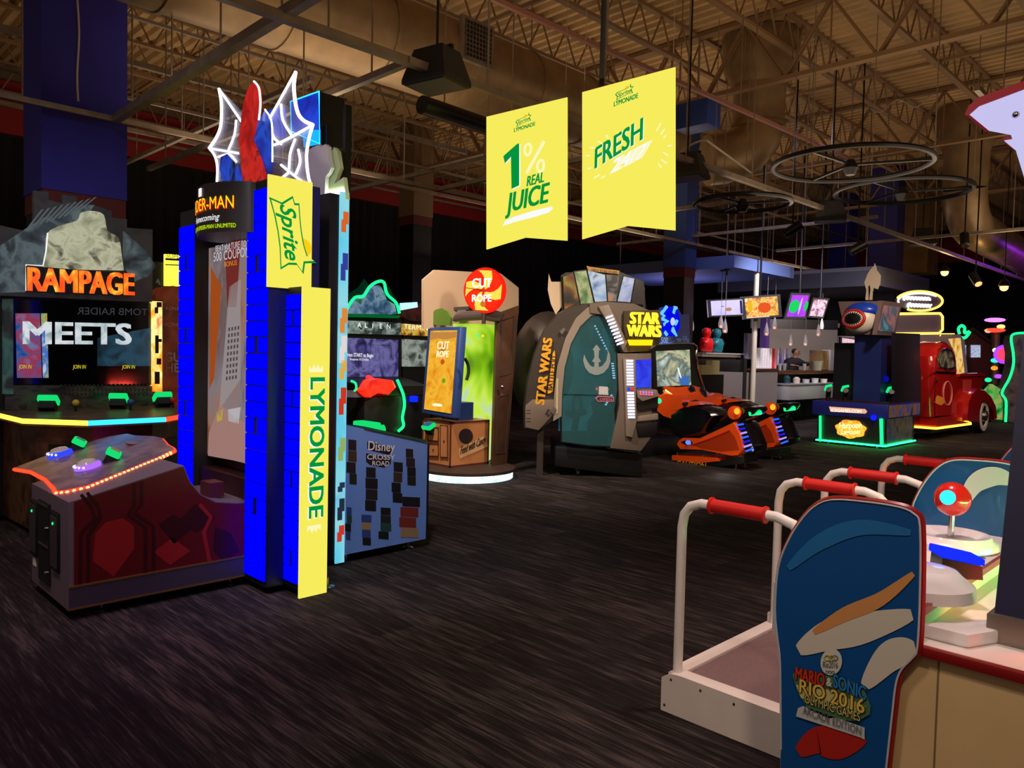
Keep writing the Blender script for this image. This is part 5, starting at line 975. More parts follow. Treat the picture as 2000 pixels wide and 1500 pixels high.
def bike(tgt, sub):
    b = B(OR2); hull = [(212, 1232), (225, 1205), (262, 1180), (392, 1184), (560, 1105), (650, 1062), (668, 1080), (700, 1150), (722, 1235), (715, 1290), (690, 1316), (640, 1320), (400, 1272), (240, 1268)]
    sect(b, hull, ((.0, .93, 520, 1210), (.05, 1, 520, 1210), (.42, 1, 520, 1210), (.47, .93, 520, 1210)), OR2); h = part('hull', b, sub)
    b = B(mat('hull_recess', (170, 52, 16), .35)); b.poly([bk(x, y, -.004) for x, y in [(350, 1232), (480, 1190), (620, 1130), (660, 1180), (690, 1270), (560, 1280), (420, 1258)]]); b.tube([bk(x, y, -.006) for x, y in [(340, 1235), (480, 1188), (622, 1128)]], .008, RED, 5); part('hull_panel', b, h)
    b = B(BKG); b.poly([bk(x, y, -.004) for x, y in [(262, 1212), (300, 1200), (345, 1208), (350, 1226), (300, 1234)]]); b.ball(bk(318, 1216, -.01), (.05, .02, .035), glow('blue_white', (60, 90, 255), 3), 8, 6); part('side_lamp', b, h)
    b = B(BKG); sect(b, [(430, 1150), (500, 1085), (620, 995), (660, 965), (760, 950), (800, 958), (806, 975), (780, 1010), (700, 1048), (640, 1066), (520, 1130)], ((.06, .95, 640, 1040), (.12, 1, 640, 1040), (.35, 1, 640, 1040), (.41, .95, 640, 1040)), BKG); s_ = part('seat', b, sub)
    b = B(None); b.lathe([(.10, -.05), (.10, .04), (.04, .05)], bk(645, 1000, .06), ORG, 14, (.2, -1, .1)); b.poly([bk(675 + 21 * math.cos(R(a)), 987 + 24 * math.sin(R(a)), -.01) for a in range(0, 360, 30)], glow('tail_amber', (255, 150, 30), 2.0)); part('tail_lamp', b, s_)
    b = B(G_GREEN); b.tube([bk(745, 1008, .06), bk(800, 1000, .2)], .03, G_GREEN, 6); part('seat_light', b, s_)
    b = B(BKG); b.prism([bk(x, y, .04) for x, y in [(640, 1085), (700, 1060), (730, 1080), (792, 1240), (790, 1285), (728, 1310), (716, 1240)]], (0, .38, 0), BKG, .01); t_ = part('tail_panel', b, sub)
    b = B(None)
    for k in range(7):
        f_ = k / 6; c = ((40, 90, 255), (30, 20, 200), (150, 130, 230))[k % 3]; b.tube([bk(655 + 75 * f_, 1092 + 190 * f_, .03), bk(712 + 72 * f_, 1082 + 180 * f_, .03)], .014, glow('tail_led_%d' % (k % 3), c, 1.6), 5)
    part('tail_lights', b, t_)
    b = B(BKG); sect(b, [(170, 1010), (215, 985), (300, 940), (420, 945), (500, 985), (520, 1020), (470, 1080), (430, 1150), (330, 1180), (235, 1185), (175, 1150)], ((.0, .85, 300, 1060), (.08, 1, 300, 1060), (.38, 1, 300, 1060), (.46, .85, 300, 1060)), BKG); f_ = part('fairing', b, sub)
    b = B(OR2); sect(b, [(180, 985), (190, 940), (250, 905), (330, 918), (420, 938), (330, 950), (240, 975)], ((.02, .9, 300, 940), (.1, 1, 300, 940), (.36, 1, 300, 940), (.44, .9, 300, 940)), OR2); part('cowl', b, f_)
    b = B(BLKM); b.tube([bk(300, 935, -.08), bk(310, 915, .22), bk(300, 935, .52)], .022, BLKM); part('handlebar', b, f_)
    b = B(ORG); z0 = bk(195, 1335).z; c = bk(360, 1350, .15); b.prism([bk(x, y, .0) for x, y in [(196, 1310), (520, 1330), (545, 1352), (410, 1365), (196, 1345)]], (0, .45, 0), ORG); fb = part('foot_base', b, sub)
    b = B(BLK); b.prism([bk(x, y, -.01) for x, y in [(192, 1345), (410, 1366), (410, 1408), (192, 1388)]], (0, .46, 0), BLK); b.prism([bk(x, y, .02) for x, y in [(410, 1366), (720, 1320), (720, 1370), (410, 1408)]], (0, .4, 0), BLK); part('skirt', b, fb)
    b = B(None); b.text('CAUTION', bk(236, 1384, -.014), bk(372, 1396, -.014) - bk(236, 1384, -.014), Z, .09, mat('caution_yellow', (220, 180, 50), .5), .015, width=.5, vs_=1.2); part('lettering', b, fb)
    for (x, v) in ((215, .06), (405, .05), (640, .1), (640, .36)):
        b = B(CHR); p = bk(x, 1400, v); b.lathe([(.04, 0), (.04, .012), (.012, .02), (.012, .14)], (p.x, p.y, 0), CHR, 10); part('foot', b, fb)
bk1 = root('ride_on_bike', 'nearer orange and black jet bike seat with the CAUTION footplate', 'ride-on bike', (-6.2, 10.3, 0), 0, 'orange jet bikes of the racer')
bike(None, bk1)
dup(bk1, (-6.36, 11.72, 0), 0, 'farther orange and black jet bike seat, towards the grey bar panels', 'orange jet bikes of the racer')
lamp('POINT', GP(1412, 927) + Z * .14, 2.2, (1.0, .95, .85), .03)  # added point light making the bright floor spot under the bike

# ================================================================== the bar under its hanging canopy
CAN = mat('canopy_blue_grey', (96, 116, 172), .7)
cn = root('bar_canopy', 'flat blue grey canopy slab hanging over the bar, bright right edge', 'canopy', (-10.6, 16.9, 3.6))
b = B(CAN); b.box((-12.8, 15.42, 3.6), (-8.6, 18.35, 3.87), CAN); part('slab', b, cn)
for (u, v) in ((-12, 15.8), (-9, 15.8), (-12, 18), (-9, 18)):
    b = B(STEEL); b.cyl((u, v, 3.87), (u, v, 6.55), .012, STEEL, 6); part('hanger_rod', b, cn)
SLT = mat('slate_canopy', (52, 56, 74), .8)
for (a, c, lb) in (((-12, 20.6, 3.55), (-7.4, 24.6, 4.05), 'dark slate canopy slab beyond the blue grey one, behind the white horse cutout'), ((-5.0, 28.5, 3.35), (-1.0, 31, 3.75), 'far lavender canopy slab right of the neon oval sign')):
    t = root('bar_canopy', lb, 'canopy', ((a[0] + c[0]) / 2, (a[1] + c[1]) / 2, a[2])); b = B(SLT if c[0] < -5 else CAN); b.box(a, c); part('slab', b, t)
    for (u, v) in ((a[0] + .5, a[1] + .5), (c[0] - .5, a[1] + .5), (c[0] - .5, c[1] - .5)):
        b = B(STEEL); b.cyl((u, v, c[2]), (u, v, 6.55), .012, STEEL, 6); part('hanger_rod', b, t)
lamp('POINT', (-11.0, 16.9, 2.7), 40, (.75, .6, 1.0), .3)  # added violet point light under the canopy, no fixture
ub = -8.8
b = B(mat('post_cream', (200, 190, 170), .4)); b.cyl((-8.7, 16.65, 0), (-8.7, 16.65, 3.6), .06, None, 14); solo('canopy_post', b, 'cream round post carrying the canopy beside the white cup stacks', 'post', origin=(-8.7, 16.65, 0))
PNL = mat('grey_bar_panel', (112, 104, 102), .7); WLN = mat('walnut_counter', (70, 44, 30), .3)
bc = root('bar_counter', 'left bar counter with grey front panels and black top below the wall screens', 'bar counter', (ub - .4, 15.5, 0))
b = B(PNL); b.prism([UP(x, y, ub) for x, y in [(1383, 725), (1452, 727)]] + [(ub, UP(1452, 727, ub).y, 0.02), (ub, UP(1383, 725, ub).y, 0.02)], (-.06, 0, 0), PNL); part('front_panel', b, bc)
b = B(PNL); b.prism([UP(x, y, ub) for x, y in [(1458, 727), (1519, 724)]] + [(ub, UP(1519, 727, ub).y, 0.02), (ub, UP(1458, 725, ub).y, 0.02)], (-.06, 0, 0), PNL); part('front_panel', b, bc)
b = B(BLK); p, q1 = UP(1452, 700, ub), UP(1458, 700, ub); b.box((ub - .1, p.y, 0), (ub + .02, q1.y, p.z), BLK); part('divider_post', b, bc)
b = B(BLK); p, q1 = UP(1362, 701, ub), UP(1460, 703, ub); b.box((ub - .5, p.y, 1.3), (ub - .02, q1.y, p.z), BLK, .01); b.box((ub - .4, p.y, .02), (ub - .07, UP(1519, 727, ub).y, 1.29), BLK); part('carcass', b, bc)
b = B(WLN); q2 = UP(1519, 724, ub); b.box((ub - .5, q1.y, q2.z), (ub + .03, q2.y, q2.z + .05), WLN); part('counter_top', b, bc)
zc_ = q2.z + .05
b = B(mat('counter_papers', (150, 140, 100), .6)); p = UP(1372, 722, -8.55); b.box(p + Vector((-.1, -.2, -.1)), p + Vector((.1, .3, .1))); b.box(p + Vector((-.1, .3, -.1)), p + Vector((.05, .6, .2))); p = UP(1372, 722, -8.55); z_ = p.z - .1
b2_ = B(BLK); b2_.box((-8.8, p.y - .25, 0), (-8.42, p.y + .65, z_), BLK); part('ledge', b2_, bc)
solo('paper_stack', b, 'stack of pale boxes at the left end of the grey bar panels', 'boxes', origin=p)
rc_ = root('bar_counter', 'right bar counter with bronze edged top in front of the bartender', 'bar counter', (ub - .4, 20.3, 0))
b = B(WLN); p, q1 = UP(1520, 727, ub), UP(1690, 733, ub); b.box((ub - .55, p.y, p.z - .03), (ub, q1.y, p.z + .04), WLN, .015); part('counter_top', b, rc_)
b = B(mat('bronze_edge', (150, 96, 52), .25, .8)); b.cyl((ub + .01, p.y, p.z - .02), (ub + .01, q1.y, p.z - .02), .035, None, 10); part('edge_rail', b, rc_)
zr = p.z + .04
b = B(CHR); c = UP(1639, 735, ub); b.cyl((ub - .05, c.y, 0), (ub - .05, c.y, p.z - .03), .04, CHR, 12); part('leg', b, rc_)
b = B(BLK); b.box((ub - .56, p.y, .02), (ub - .45, q1.y, p.z - .03), BLK); part('back_panel', b, rc_)
SST = mat('stainless_steel', (205, 205, 208), .3, .6)
sk = root('ice_bin', 'stainless ice bin with bottles and tubs standing on legs under the bar counter', 'ice bin', (-8.6, 20.2, 0))
pa, pb = UP(1542, 752, -8.55), UP(1636, 752, -8.55); zb = UP(1542, 782, -8.55).z; zt = pa.z
b = B(SST); b.box((-8.9, pa.y, zb), (-8.55, pb.y, zt), SST, .015); part('tub', b, sk)
b = B(SST); b.box((-8.92, UP(1541, 748, -8.55).y, zt), (-8.52, pb.y, zt + .03), SST); part('rim', b, sk)
for v in (pa.y + .1, pb.y - .1):
    for u in (-8.85, -8.6):
        b = B(BLKM); b.cyl((u, v, 0), (u, v, zb), .02, BLKM, 8); part('leg', b, sk)
for i, (c, h) in enumerate((((30, 60, 70), .2), ((180, 170, 160), .16), ((170, 170, 175), .1), ((190, 190, 195), .12), ((210, 205, 200), .1))):
    v = pa.y + .2 + i * .55; b = B(mat('tub_%d' % i, c, .3)); b.lathe([(.08, 0), (.09, h * .7), (.04 if i < 2 else .1, h)], (-8.72, v, zt + .03), None, 12)
    solo('bar_tub', b, ['dark teal bottle', 'clear spice shaker', 'small steel tub', 'clear plastic tub', 'white plastic tub'][i] + ' standing on the stainless ice bin', 'container', origin=(-8.72, v, zt + .03))
for i in range(9):
    v = UP(1476 + i * 4.7, 700, -8.95).y; c = (225, 222, 225) if i < 7 else ((190, 40, 50) if i == 7 else (215, 130, 140)); b = B(mat('cups_%d' % c[1], c, .5)); pr = []
    for k in range(12): pr += [(.042, k * .042), (.048, k * .042 + .036)]
    b.lathe(pr, (-8.95, v, zc_), None, 10)
    if i < 7: solo('cup_stack', b, 'tall stack of white paper cups on the grey panelled counter', 'cups', 'stacks of white cups', origin=(-8.95, v, zc_))
    else: solo('cup_stack', b, '%s tall cup stack at the right end of the white cup stacks' % ('red' if i == 7 else 'pink'), 'cups', origin=(-8.95, v, zc_))
for i in range(2):
    v = UP(1450 + i * 7, 680, -9.2).y; z0 = UP(1450, 701, -9.05).z; b = B(clear('clear_tube', (200, 195, 215), .3)); b.cyl((-9.1, v, z0), (-9.1, v, z0 + .62), .06, None, 14); t = solo('cup_dispenser', b, 'clear upright cup tube, %s of the two left of the cream post' % ('left' if i == 0 else 'right'), 'dispenser', origin=(-9.1, v, z0))
# plain rounded stand-ins for red and teal toy figures, on a glass shelf
for i, (x, c, n) in enumerate(((1379, (220, 20, 24), 'red'), (1399, (26, 110, 118), 'teal'))):
    m_ = mat('urn_%d' % i, c, .3, coat=.5) if i else mat('urn_red', c, .3, coat=.5); p = UP(x, 686, -9.3); p.z = UP(1380, 687, -9.3).z; b = B(m_); b.lathe([(.12, 0), (.15, .06), (.16, .22), (.14, .30), (.06, .33), (.09, .37), (.11, .44), (.09, .52), (.02, .55)], p, m_, 18); b.ball(p + Vector((.05, -.13, .2)), .07, m_, 10, 6); b.ball(p + Vector((.05, .13, .2)), .07, m_, 10, 6)
    solo('urn', b, 'glossy %s rounded figurine on the bar shelf below the wall screens' % n, 'urn', origin=p)
p = UP(1364, 688, -9.3); p2 = UP(1440, 689, -9.3); sh = root('bar_shelf', 'pale lit glass shelf under the red and teal figurines', 'shelf', (-9.3, (p.y + p2.y) / 2, 0)); b = B(clear('shelf_glass', (220, 220, 220), .45)); b.box((-9.5, p.y, p.z - .03), (-9.1, p2.y, p.z)); part('top', b, sh)
b = B(mat('shelf_cards', (190, 170, 140), .6)); b.box((-9.45, p.y, 1.62), (-9.2, p2.y, p.z - .04), None); part('display_cards', b, sh)
b = B(BLK); b.box((-9.5, p.y, .02), (-9.34, p2.y, 1.62)); part('stand', b, sh)
# bottles, glasses, juice cooler
for i in range(7):
    p = DP(1515 + i * 4.3, 700, 23.4); h = .42 + .05 * (i % 3); b = B(mat('bottle_%d' % (i % 3), [(120, 120, 170), (170, 170, 190), (80, 60, 110)][i % 3], .1)); b.lathe([(.031, 0), (.031, h * .55), (.013, h * .72), (.013, h)], (p.x, p.y, 1.42), None, 10); solo('bottle', b, 'clear spirit bottle in the row left of the bartender', 'bottle', 'spirit bottles in a row', origin=(p.x, p.y, 1.42))
b = B(BLK); p, q1 = DP(1508, 700, 23.4), DP(1544, 700, 23.4); b.prism([(p.x, p.y, .0), (q1.x, q1.y, 0), (q1.x, q1.y, 1.42), (p.x, p.y, 1.42)], Vector((-.15, .15, 0)), BLK); b.prism([(p.x, p.y, 1.38), (q1.x, q1.y, 1.38), (q1.x, q1.y, 1.42), (p.x, p.y, 1.42)], Vector((.05, -.05, 0)), BLK); solo('back_bar_cabinet', b, 'black back bar unit under the row of spirit bottles', 'cabinet', origin=(p.x, p.y, 0))
for i, x in enumerate((1523, 1532, 1571)):
    p = UP(x, 720, -8.95); b = B(clear('glass_cup', (225, 225, 230), .4)); b.lathe([(.035, 0), (.05, .18), (.047, .18), (.03, .02)], (-8.95, p.y, zr), None, 12); solo('drinking_glass', b, ['empty drinking glass nearest the cup stacks', 'empty drinking glass second from the cup stacks', 'empty drinking glass alone in front of the bartender'][i], 'glass', origin=(-8.95, p.y, zr))
jc = root('drink_cooler', 'steel and clear drink cooler with amber drink on the right bar counter', 'drink cooler', (-9.05, UP(1608, 720, -9.05).y, zr)); v0, v1, v2 = UP(1590, 720, -9.05).y, UP(1612, 720, -9.05).y, UP(1630, 720, -9.05).y
b = B(art('amber_drink', [(120, 70, 20), (220, 150, 60), (240, 200, 140)], 4, .15)); b.box((-9.2, v0, zr + .02), (-8.95, v1, zr + .55), None, .02); part('drink_tank', b, jc)
b = B(SST); b.box((-9.2, v1, zr), (-8.92, v2, zr + .58), SST, .02); part('cooler_body', b, jc)
b = B(mat('ice_bucket', (190, 190, 170), .3)); b.lathe([(.12, 0), (.16, .26)], (-8.86, UP(1595, 720, -8.86).y, zr), None, 14); part('bucket', b, jc)
for i in range(4):
    v = UP(1646 + i * 8, 720, -8.95).y; b = B(mat('tin_%d' % i, [(100, 60, 160), (220, 215, 210), (90, 70, 60), (210, 200, 190)][i], .5)); b.lathe([(.06, 0), (.07, .16)], (-8.95, v, zr), None, 12); solo('bar_cup', b, ['purple', 'white', 'brown', 'cream'][i] + ' cup at the right end of the bar counter', 'cup', origin=(-8.95, v, zr))
# the bartender
SKIN = mat('skin', (150, 104, 84), .5); SHIRT = mat('black_shirt', (20, 19, 22), .8); HAIR = mat('dark_hair', (30, 22, 18), .7)
bp = DP(1549, 700, 22.0); bp.z = 0
pe = root('person', 'person in a black shirt behind the bar, turned to the right with an arm out', 'person', bp, R(45))
def skin_body(name, chains, parent, m, lev=1):
    bm_ = bmesh.new(); me = bpy.data.meshes.new(name); idx = {}; vs = []; es = []; rs = []
    for ch in chains:
        prev = None
        for (k, co, r_) in ch:
            if k not in idx: idx[k] = len(vs); vs.append(co); rs.append(r_)
            if prev is not None: es.append((prev, idx[k]))
            prev = idx[k]
    me.from_pydata(vs, es, []); bm_.free(); o = bpy.data.objects.new(name, me); COL.objects.link(o)
    o.modifiers.new('Skin', 'SKIN'); o.modifiers.new('Sub', 'SUBSURF').levels = lev; o.modifiers['Sub'].render_levels = lev
    for i, r_ in enumerate(rs): me.skin_vertices[0].data[i].radius = (r_, r_) if not isinstance(r_, tuple) else r_
    me.skin_vertices[0].data[0].use_root = True; me.materials.append(m)
    dg = bpy.context.evaluated_depsgraph_get(); m2 = bpy.data.meshes.new_from_object(o.evaluated_get(dg)); bpy.data.objects.remove(o)
    for p in m2.polygons: p.use_smooth = True
    if not m2.materials: m2.materials.append(m)
    n = bpy.data.objects.new(name, m2); COL.objects.link(n); n.parent = parent; MW[n] = MW[parent]; return n
P_ = [('pel', (0, 0, .95), .15), ('waist', (0, 0, 1.12), .14), ('chest', (.01, -.01, 1.32), (.19, .13)), ('sh', (.02, -.01, 1.40), (.12, .08)), ('neck', (.04, -.02, 1.52), .058), ('head0', (.06, -.03, 1.60), .075), ('head1', (.07, -.03, 1.68), .098), ('head2', (.06, -.02, 1.76), .075)]
body = skin_body('body', [P_, [('sh', 0, 0), ('s1', (.18, .0, 1.40), .06), ('e1', (.36, .08, 1.36), .045), ('w1', (.60, .16, 1.40), .032), ('h1', (.68, .18, 1.40), .036)], [('sh', 0, 0), ('s2', (-.16, -.02, 1.40), .065), ('e2', (-.24, -.12, 1.14), .048), ('w2', (-.06, -.28, 1.05), .034), ('h2', (.02, -.30, 1.05), .038)], [('pel', 0, 0), ('k1', (.10, 0, .5), .075), ('f1', (.10, 0, .06), .05)], [('pel', 0, 0), ('k2', (-.10, 0, .5), .075), ('f2', (-.10, 0, .06), .05)]], pe, SKIN)
sh_ = skin_body('shirt', [[('pel', (0, 0, .92), .165), ('waist', (0, 0, 1.12), .16), ('chest', (.01, -.01, 1.32), (.23, .17)), ('sh', (.02, -.01, 1.44), (.21, .14)), ('nk', (.035, -.015, 1.53), .085)], [('sh', 0, 0), ('s1', (.18, .0, 1.41), .10), ('e1', (.36, .08, 1.36), .07), ('w1', (.57, .15, 1.395), .045)], [('sh', 0, 0), ('s2', (-.16, -.02, 1.41), .10), ('e2', (-.24, -.12, 1.14), .075), ('w2', (-.08, -.265, 1.06), .046)]], pe, SHIRT)
pe.scale = (1.08,) * 3
b = B(HAIR, None); b.ball((.04, 0, 1.70), (.082, .092, .075), HAIR, 14, 8); part('hair', b, pe, local=True)
b = B(SKIN); b.ball((.155, -.06, 1.665), (.022, .018, .026), SKIN, 8, 6); b.ball((.05, -.135, 1.66), (.02, .012, .03), SKIN, 8, 6); part('face_features', b, pe, local=True)
for (x, z) in ((.125, 1.69), (.14, 1.62)):
    b = B(mat('eye_dark', (30, 20, 18), .3)); b.ball((x, -.105 if z > 1.65 else -.09, z), (.014, .01, .008), None, 8, 5); part('eye' if z > 1.65 else 'mouth', b, pe, local=True)
for k in range(5):
    b = B(SKIN); a = -.06 + .03 * k; b.tube([(.70, .18 + a * .5, 1.41), (.745, .185 + a * .7, 1.405 - .004 * k), (.775 - .008 * abs(k - 2), .19 + a * .8, 1.39)], [.012, .011, .008], SKIN, 6); part('finger', b, pe, local=True)
b = B(T_WHITE); b.box((.06, -.165, 1.30), (.1, -.15, 1.32), mat('name_badge', (190, 185, 180), .5)); part('badge', b, pe, local=True)
# grey back wall of the bar and the shelves of light
b = B(mat('bar_wall_grey', (120, 112, 106), .8)); p, q1 = DP(1490, 700, 24), DP(1634, 700, 24); b.prism([(p.x, p.y, 0), (q1.x, q1.y, 0), (q1.x, q1.y, 2.55), (p.x, p.y, 2.55)], Vector((-.1, .1, 0)), None); b.prism([(p.x - .3, p.y - .3, 2.55), (q1.x, q1.y, 2.55), (q1.x, q1.y, 2.85), (p.x - .3, p.y - .3, 2.85)], Vector((-.1, .1, 0)), BLK)
struct('wall_bar', b, smooth=False)
b = B(mat('cream_soffit', (190, 160, 120), .6)); p, q1 = DP(1470, 636, 25), DP(1640, 640, 25); b.prism([p, q1, q1 + Z * .14, p + Z * .14], Vector((-.2, .2, 0)), None); struct('trim_2', b, smooth=False)
b = B(mat('purple_column', (92, 60, 140), .7)); p = DP(1492, 700, 22.5); b.box((p.x - .1, p.y - .1, 0), (p.x + .1, p.y + .1, 3.5)); struct('column', b, smooth=False)
b = B(mat('white_wall_right', (200, 190, 190), .7)); p, q1 = DP(1634, 700, 25), DP(1700, 700, 25); b.prism([(p.x, p.y, 0), (q1.x, q1.y, 0), (q1.x, q1.y, 2.4), (p.x, p.y, 2.4)], Vector((-.1, .1, 0)), None); struct('wall_alcove', b, smooth=False)
# screens
def tvset(px, dep, cols, label, sc=2.0, tilt=0, pole=True, blobs=()):
    c = [DP(x, y, dep) for x, y in px]; ce = (c[0] + c[2]) / 2; nb = (c[1] - c[0]).cross(c[0] - c[3]).normalized()
    if nb.dot(EYEV - ce) < 0: nb = -nb
    t = root('wall_screen', label, 'television', ce); b = B(BLK); e = [ce + (p - ce) * 1.2 for p in c]; b.prism([p - nb * .005 for p in e], -nb * .09, BLK); part('bezel', b, t)
    b = B(None); b.poly([p + nb * .002 for p in c], art('tv_' + str(px[0][0]), cols, sc, 1.1)); s_ = part('screen', b, t)
    if blobs:
        b = B(None)
        for (fx, fy, w_, h_, col) in blobs:
            o = lerp(lerp(c[0], c[1], fx), lerp(c[3], c[2], fx), fy); xx = (c[1] - c[0]) * w_; yy = (c[0] - c[3]) * h_; b.poly([o + nb * .006 + xx * math.cos(R(a)) + yy * math.sin(R(a)) for a in range(0, 360, 24)] if h_ > 0 else [o + nb * .006, o + nb * .006 + xx, o + nb * .006 + xx + yy, o + nb * .006 + yy], glow('tvb_%d_%d_%d' % col, col, 1.0))
        part('screen_picture', b, s_)
    b = B(BLKM); u_ = (e[0] + e[1]) / 2 - nb * .05
    b.cyl(u_ - Z * .1, (u_.x, u_.y, 6.55), .025, BLKM, 8); part('pole', b, t); return t
tvset([(1388, 588), (1450, 585), (1451, 614), (1390, 616.5)], 17.6, [(196, 180, 240), (214, 204, 246), (186, 176, 236)], 'hanging screen with a pale lilac map picture, leftmost over the bar', 1.2, blobs=((.55, .62, .10, .13, (190, 140, 110)), (.36, .4, .05, .05, (150, 150, 190)), (.91, .06, .07, -.9, (40, 44, 90))))
tvset([(1454, 583), (1518, 578.6), (1521, 615.5), (1458, 620)], 17.6, [(120, 60, 10), (220, 140, 40), (250, 210, 90), (230, 80, 30), (250, 240, 170)], 'hanging screen with an orange red dance picture behind the cream post', 6, blobs=((.58, .55, .2, .28, (235, 90, 40)), (.14, .45, .08, .3, (240, 190, 40)), (0, 1.0, .7, -.05, (230, 220, 210))))
tvset([(1547.5, 576), (1579.5, 577), (1572, 618.7), (1536, 618.7)], 18.0, [(150, 0, 230), (180, 20, 250), (120, 10, 200)], 'tilted hanging screen with purple and green shapes', 2, blobs=((.28, .52, .3, .3, (30, 220, 100)), (.95, .5, .12, .22, (40, 210, 100)), (.62, .5, .06, .4, (220, 190, 250))))
tvset([(1590, 584.5), (1617, 585.6), (1607, 618.7), (1580.5, 616.5)], 18.4, [(90, 40, 80), (220, 150, 170), (240, 220, 240), (160, 70, 100), (100, 110, 200)], 'tilted hanging screen with a pink crowd picture, rightmost over the bar', 6)
t = root('wall_screen', 'upright pale pink lit screen on the wall right of the drink cooler', 'television', DP(1655, 680, 24)); b = B(BLK); c = [DP(x, y, 24) for x, y in [(1641, 658), (1676, 662), (1676, 702), (1641, 700)]]; b.prism(c, Vector((-.07, .07, 0)), BLK); part('bezel', b, t); b = B(None); c = [DP(x, y, 23.95) for x, y in [(1645, 660), (1674, 664), (1674, 700), (1645, 699)]]; b.poly(c, art('pink_curtain_screen', [(220, 130, 150), (250, 220, 235), (200, 90, 110)], 4, 1.0, (3, 3, .2))); part('screen', b, t)
# pendant lamps
PG = glow('pendant_warm', (255, 170, 120), 2.2); PGL = clear('pendant_glass', (225, 220, 225), .35)
rb = random.Random(2)
pts = [(1351, 636, 17.8), (1408, 631, 17.6), (1416, 640, 17.35), (1497, 646, 18.35), (1513, 634, 19.1), (1544, 667, 21.8), (1573, 667, 21.6), (1598, 648, 21.2), (1605, 635, 22.2)]
nm = ['nearest the blue neon topper', 'left of the pair under the lilac map screen', 'right of the pair under the lilac map screen', 'just right of the cream post', 'under the orange red dance screen', 'above the bartender, on its left', 'above the bartender, on its right', 'lower one under the pink crowd screen', 'upper one under the pink crowd screen']
for i, (x, y, dp) in enumerate(pts):
    p = DP(x, y, dp); t = root('pendant_lamp', 'small glass pendant lamp ' + nm[i], 'pendant lamp', p, 0, 'small glass pendants over the bar'); b = B(PGL); b.lathe([(.045, -.12), (.062, -.06), (.05, .04), (.02, .16), (.012, .2)], p, PGL, 12); part('glass_shade', b, t)
    b = B(PG); b.ball(p - Z * .08, .03, PG, 8, 6); part('bulb', b, t); b = B(BLKM); ztop = 3.6 if (p.x < -8.6 and 15.4 < p.y < 18.35) else (3.55 if p.y > 20.6 and p.x < -7.2 else 6.55); b.cyl(p + Z * .2, (p.x, p.y, ztop), .006, mat('cord_grey', (120, 116, 120), .5), 5); b.lathe([(.07, -.02), (.06, 0)], (p.x, p.y, ztop), CHR, 10); part('cord', b, t)

# ================================================================== shark fishing cabinet
hv = 14.65; hu = -5.0
hp = root('arcade_cabinet', 'low blue fishing cabinet with shark head sign and glowing green corner tubes', 'arcade game', (-5.7, 15.4, 0))
b = B(art('sea_print', [(14, 16, 40), (30, 40, 90), (60, 50, 40), (20, 24, 60), (70, 66, 50)], 4, .06)); b.prism([(-6.3, hv + .04, .07), (-5.06, hv + .04, .07), (-5.06, 16.3, .07), (-6.3, 16.3, .07)], (0, 0, .5), None); part('pedestal', b, hp)
HB = mat('royal_blue_band', (34, 44, 140), .35); b = B(HB); b.box((-6.4, hv, .55), (hu, 16.4, .82), HB, .02); dk = part('control_deck', b, hp)
b = B(art('holo_band', [(60, 60, 150), (200, 130, 60), (110, 120, 190), (150, 90, 120)], 3, .2, rough=.15)); b.box((-5.0, hv + .05, .58), (-4.985, 16.35, .80)); part('side_band', b, dk)
b = B(glow('name_plate_light', (255, 190, 150), .9)); b.poly([VP(x, y, hv - .004) for x, y in [(1619, 794), (1690, 799), (1694, 804), (1690, 808), (1622, 804)]]); b.text('ICEGAMES.COM', VP(1623, 803.5, hv - .012), VP(1688, 807, hv) - VP(1623, 803.5, hv), Z, .1, glow('white_letters', (255, 245, 240), 1.6), .02, width=.56, vs_=.8); part('name_plate', b, dk)
b = B(mat('side_print', (60, 60, 80), .3)); b.poly([UP(x, y, -5.055) for x, y in [(1732, 816), (1782, 811), (1782, 864), (1732, 872)]], art('side_fish', [(50, 60, 90), (150, 130, 100), (90, 100, 140), (40, 40, 60)], 4, .15)); part('side_picture', b, hp)
for (x0, y0, x1, y1, kk) in ((1602, 812, 1602, 862, 0), (1721, 818, 1722, 870, 0)):
    b = B(G_GREEN); b.tube([VP(x0, y0, hv - .01), VP(x1, y1, hv - .01)], .03 if x0 > 1700 else .022, G_GREEN, 8); part('corner_tube', b, hp)
for (p, q1) in (((-6.3, hv, .06), (-5.05, hv, .06)), ((-5.03, hv, .06), (-5.03, 16.3, .06))):
    b = B(None); b.tube([p, q1], .014, glow('green_floor_light', (20, 255, 110), 16), 6); part('under_light', b, hp)
bc_ = VP(1661, 838, hv - .0); b = B(art('orange_badge', [(255, 120, 20), (255, 190, 60), (240, 80, 10)], 8, 1.4)); ol = []
for a in range(0, 360, 10): k = 1 + .07 * math.sin(R(a * 7)); ol.append(bc_ + Vector((.27 * k * math.cos(R(a)), -.02, .17 * k * math.sin(R(a)))))
b.prism(ol, (0, .05, 0)); bd = part('badge', b, hp); b = B(None); b.text('Harpoon', bc_ + Vector((-.2, -.026, .0)), (1, 0, .1), Z, .15, glow('badge_letters', (255, 235, 160), 1.8), .02, width=.42); b.text('Lagoon', bc_ + Vector((-.16, -.026, -.11)), (1, 0, .1), Z, .13, glow('badge_letters', (255, 235, 160), 1.8), .02, width=.34); part('lettering', b, bd)
for (u, v) in ((-6.1, 14.75), (-5.2, 14.75), (-5.15, 16.1), (-6.1, 16.1)):
    b = B(CHR); b.lathe([(.05, 0), (.05, .012), (.015, .02), (.015, .09)], (u, v, 0), CHR, 10); part('foot', b, hp)
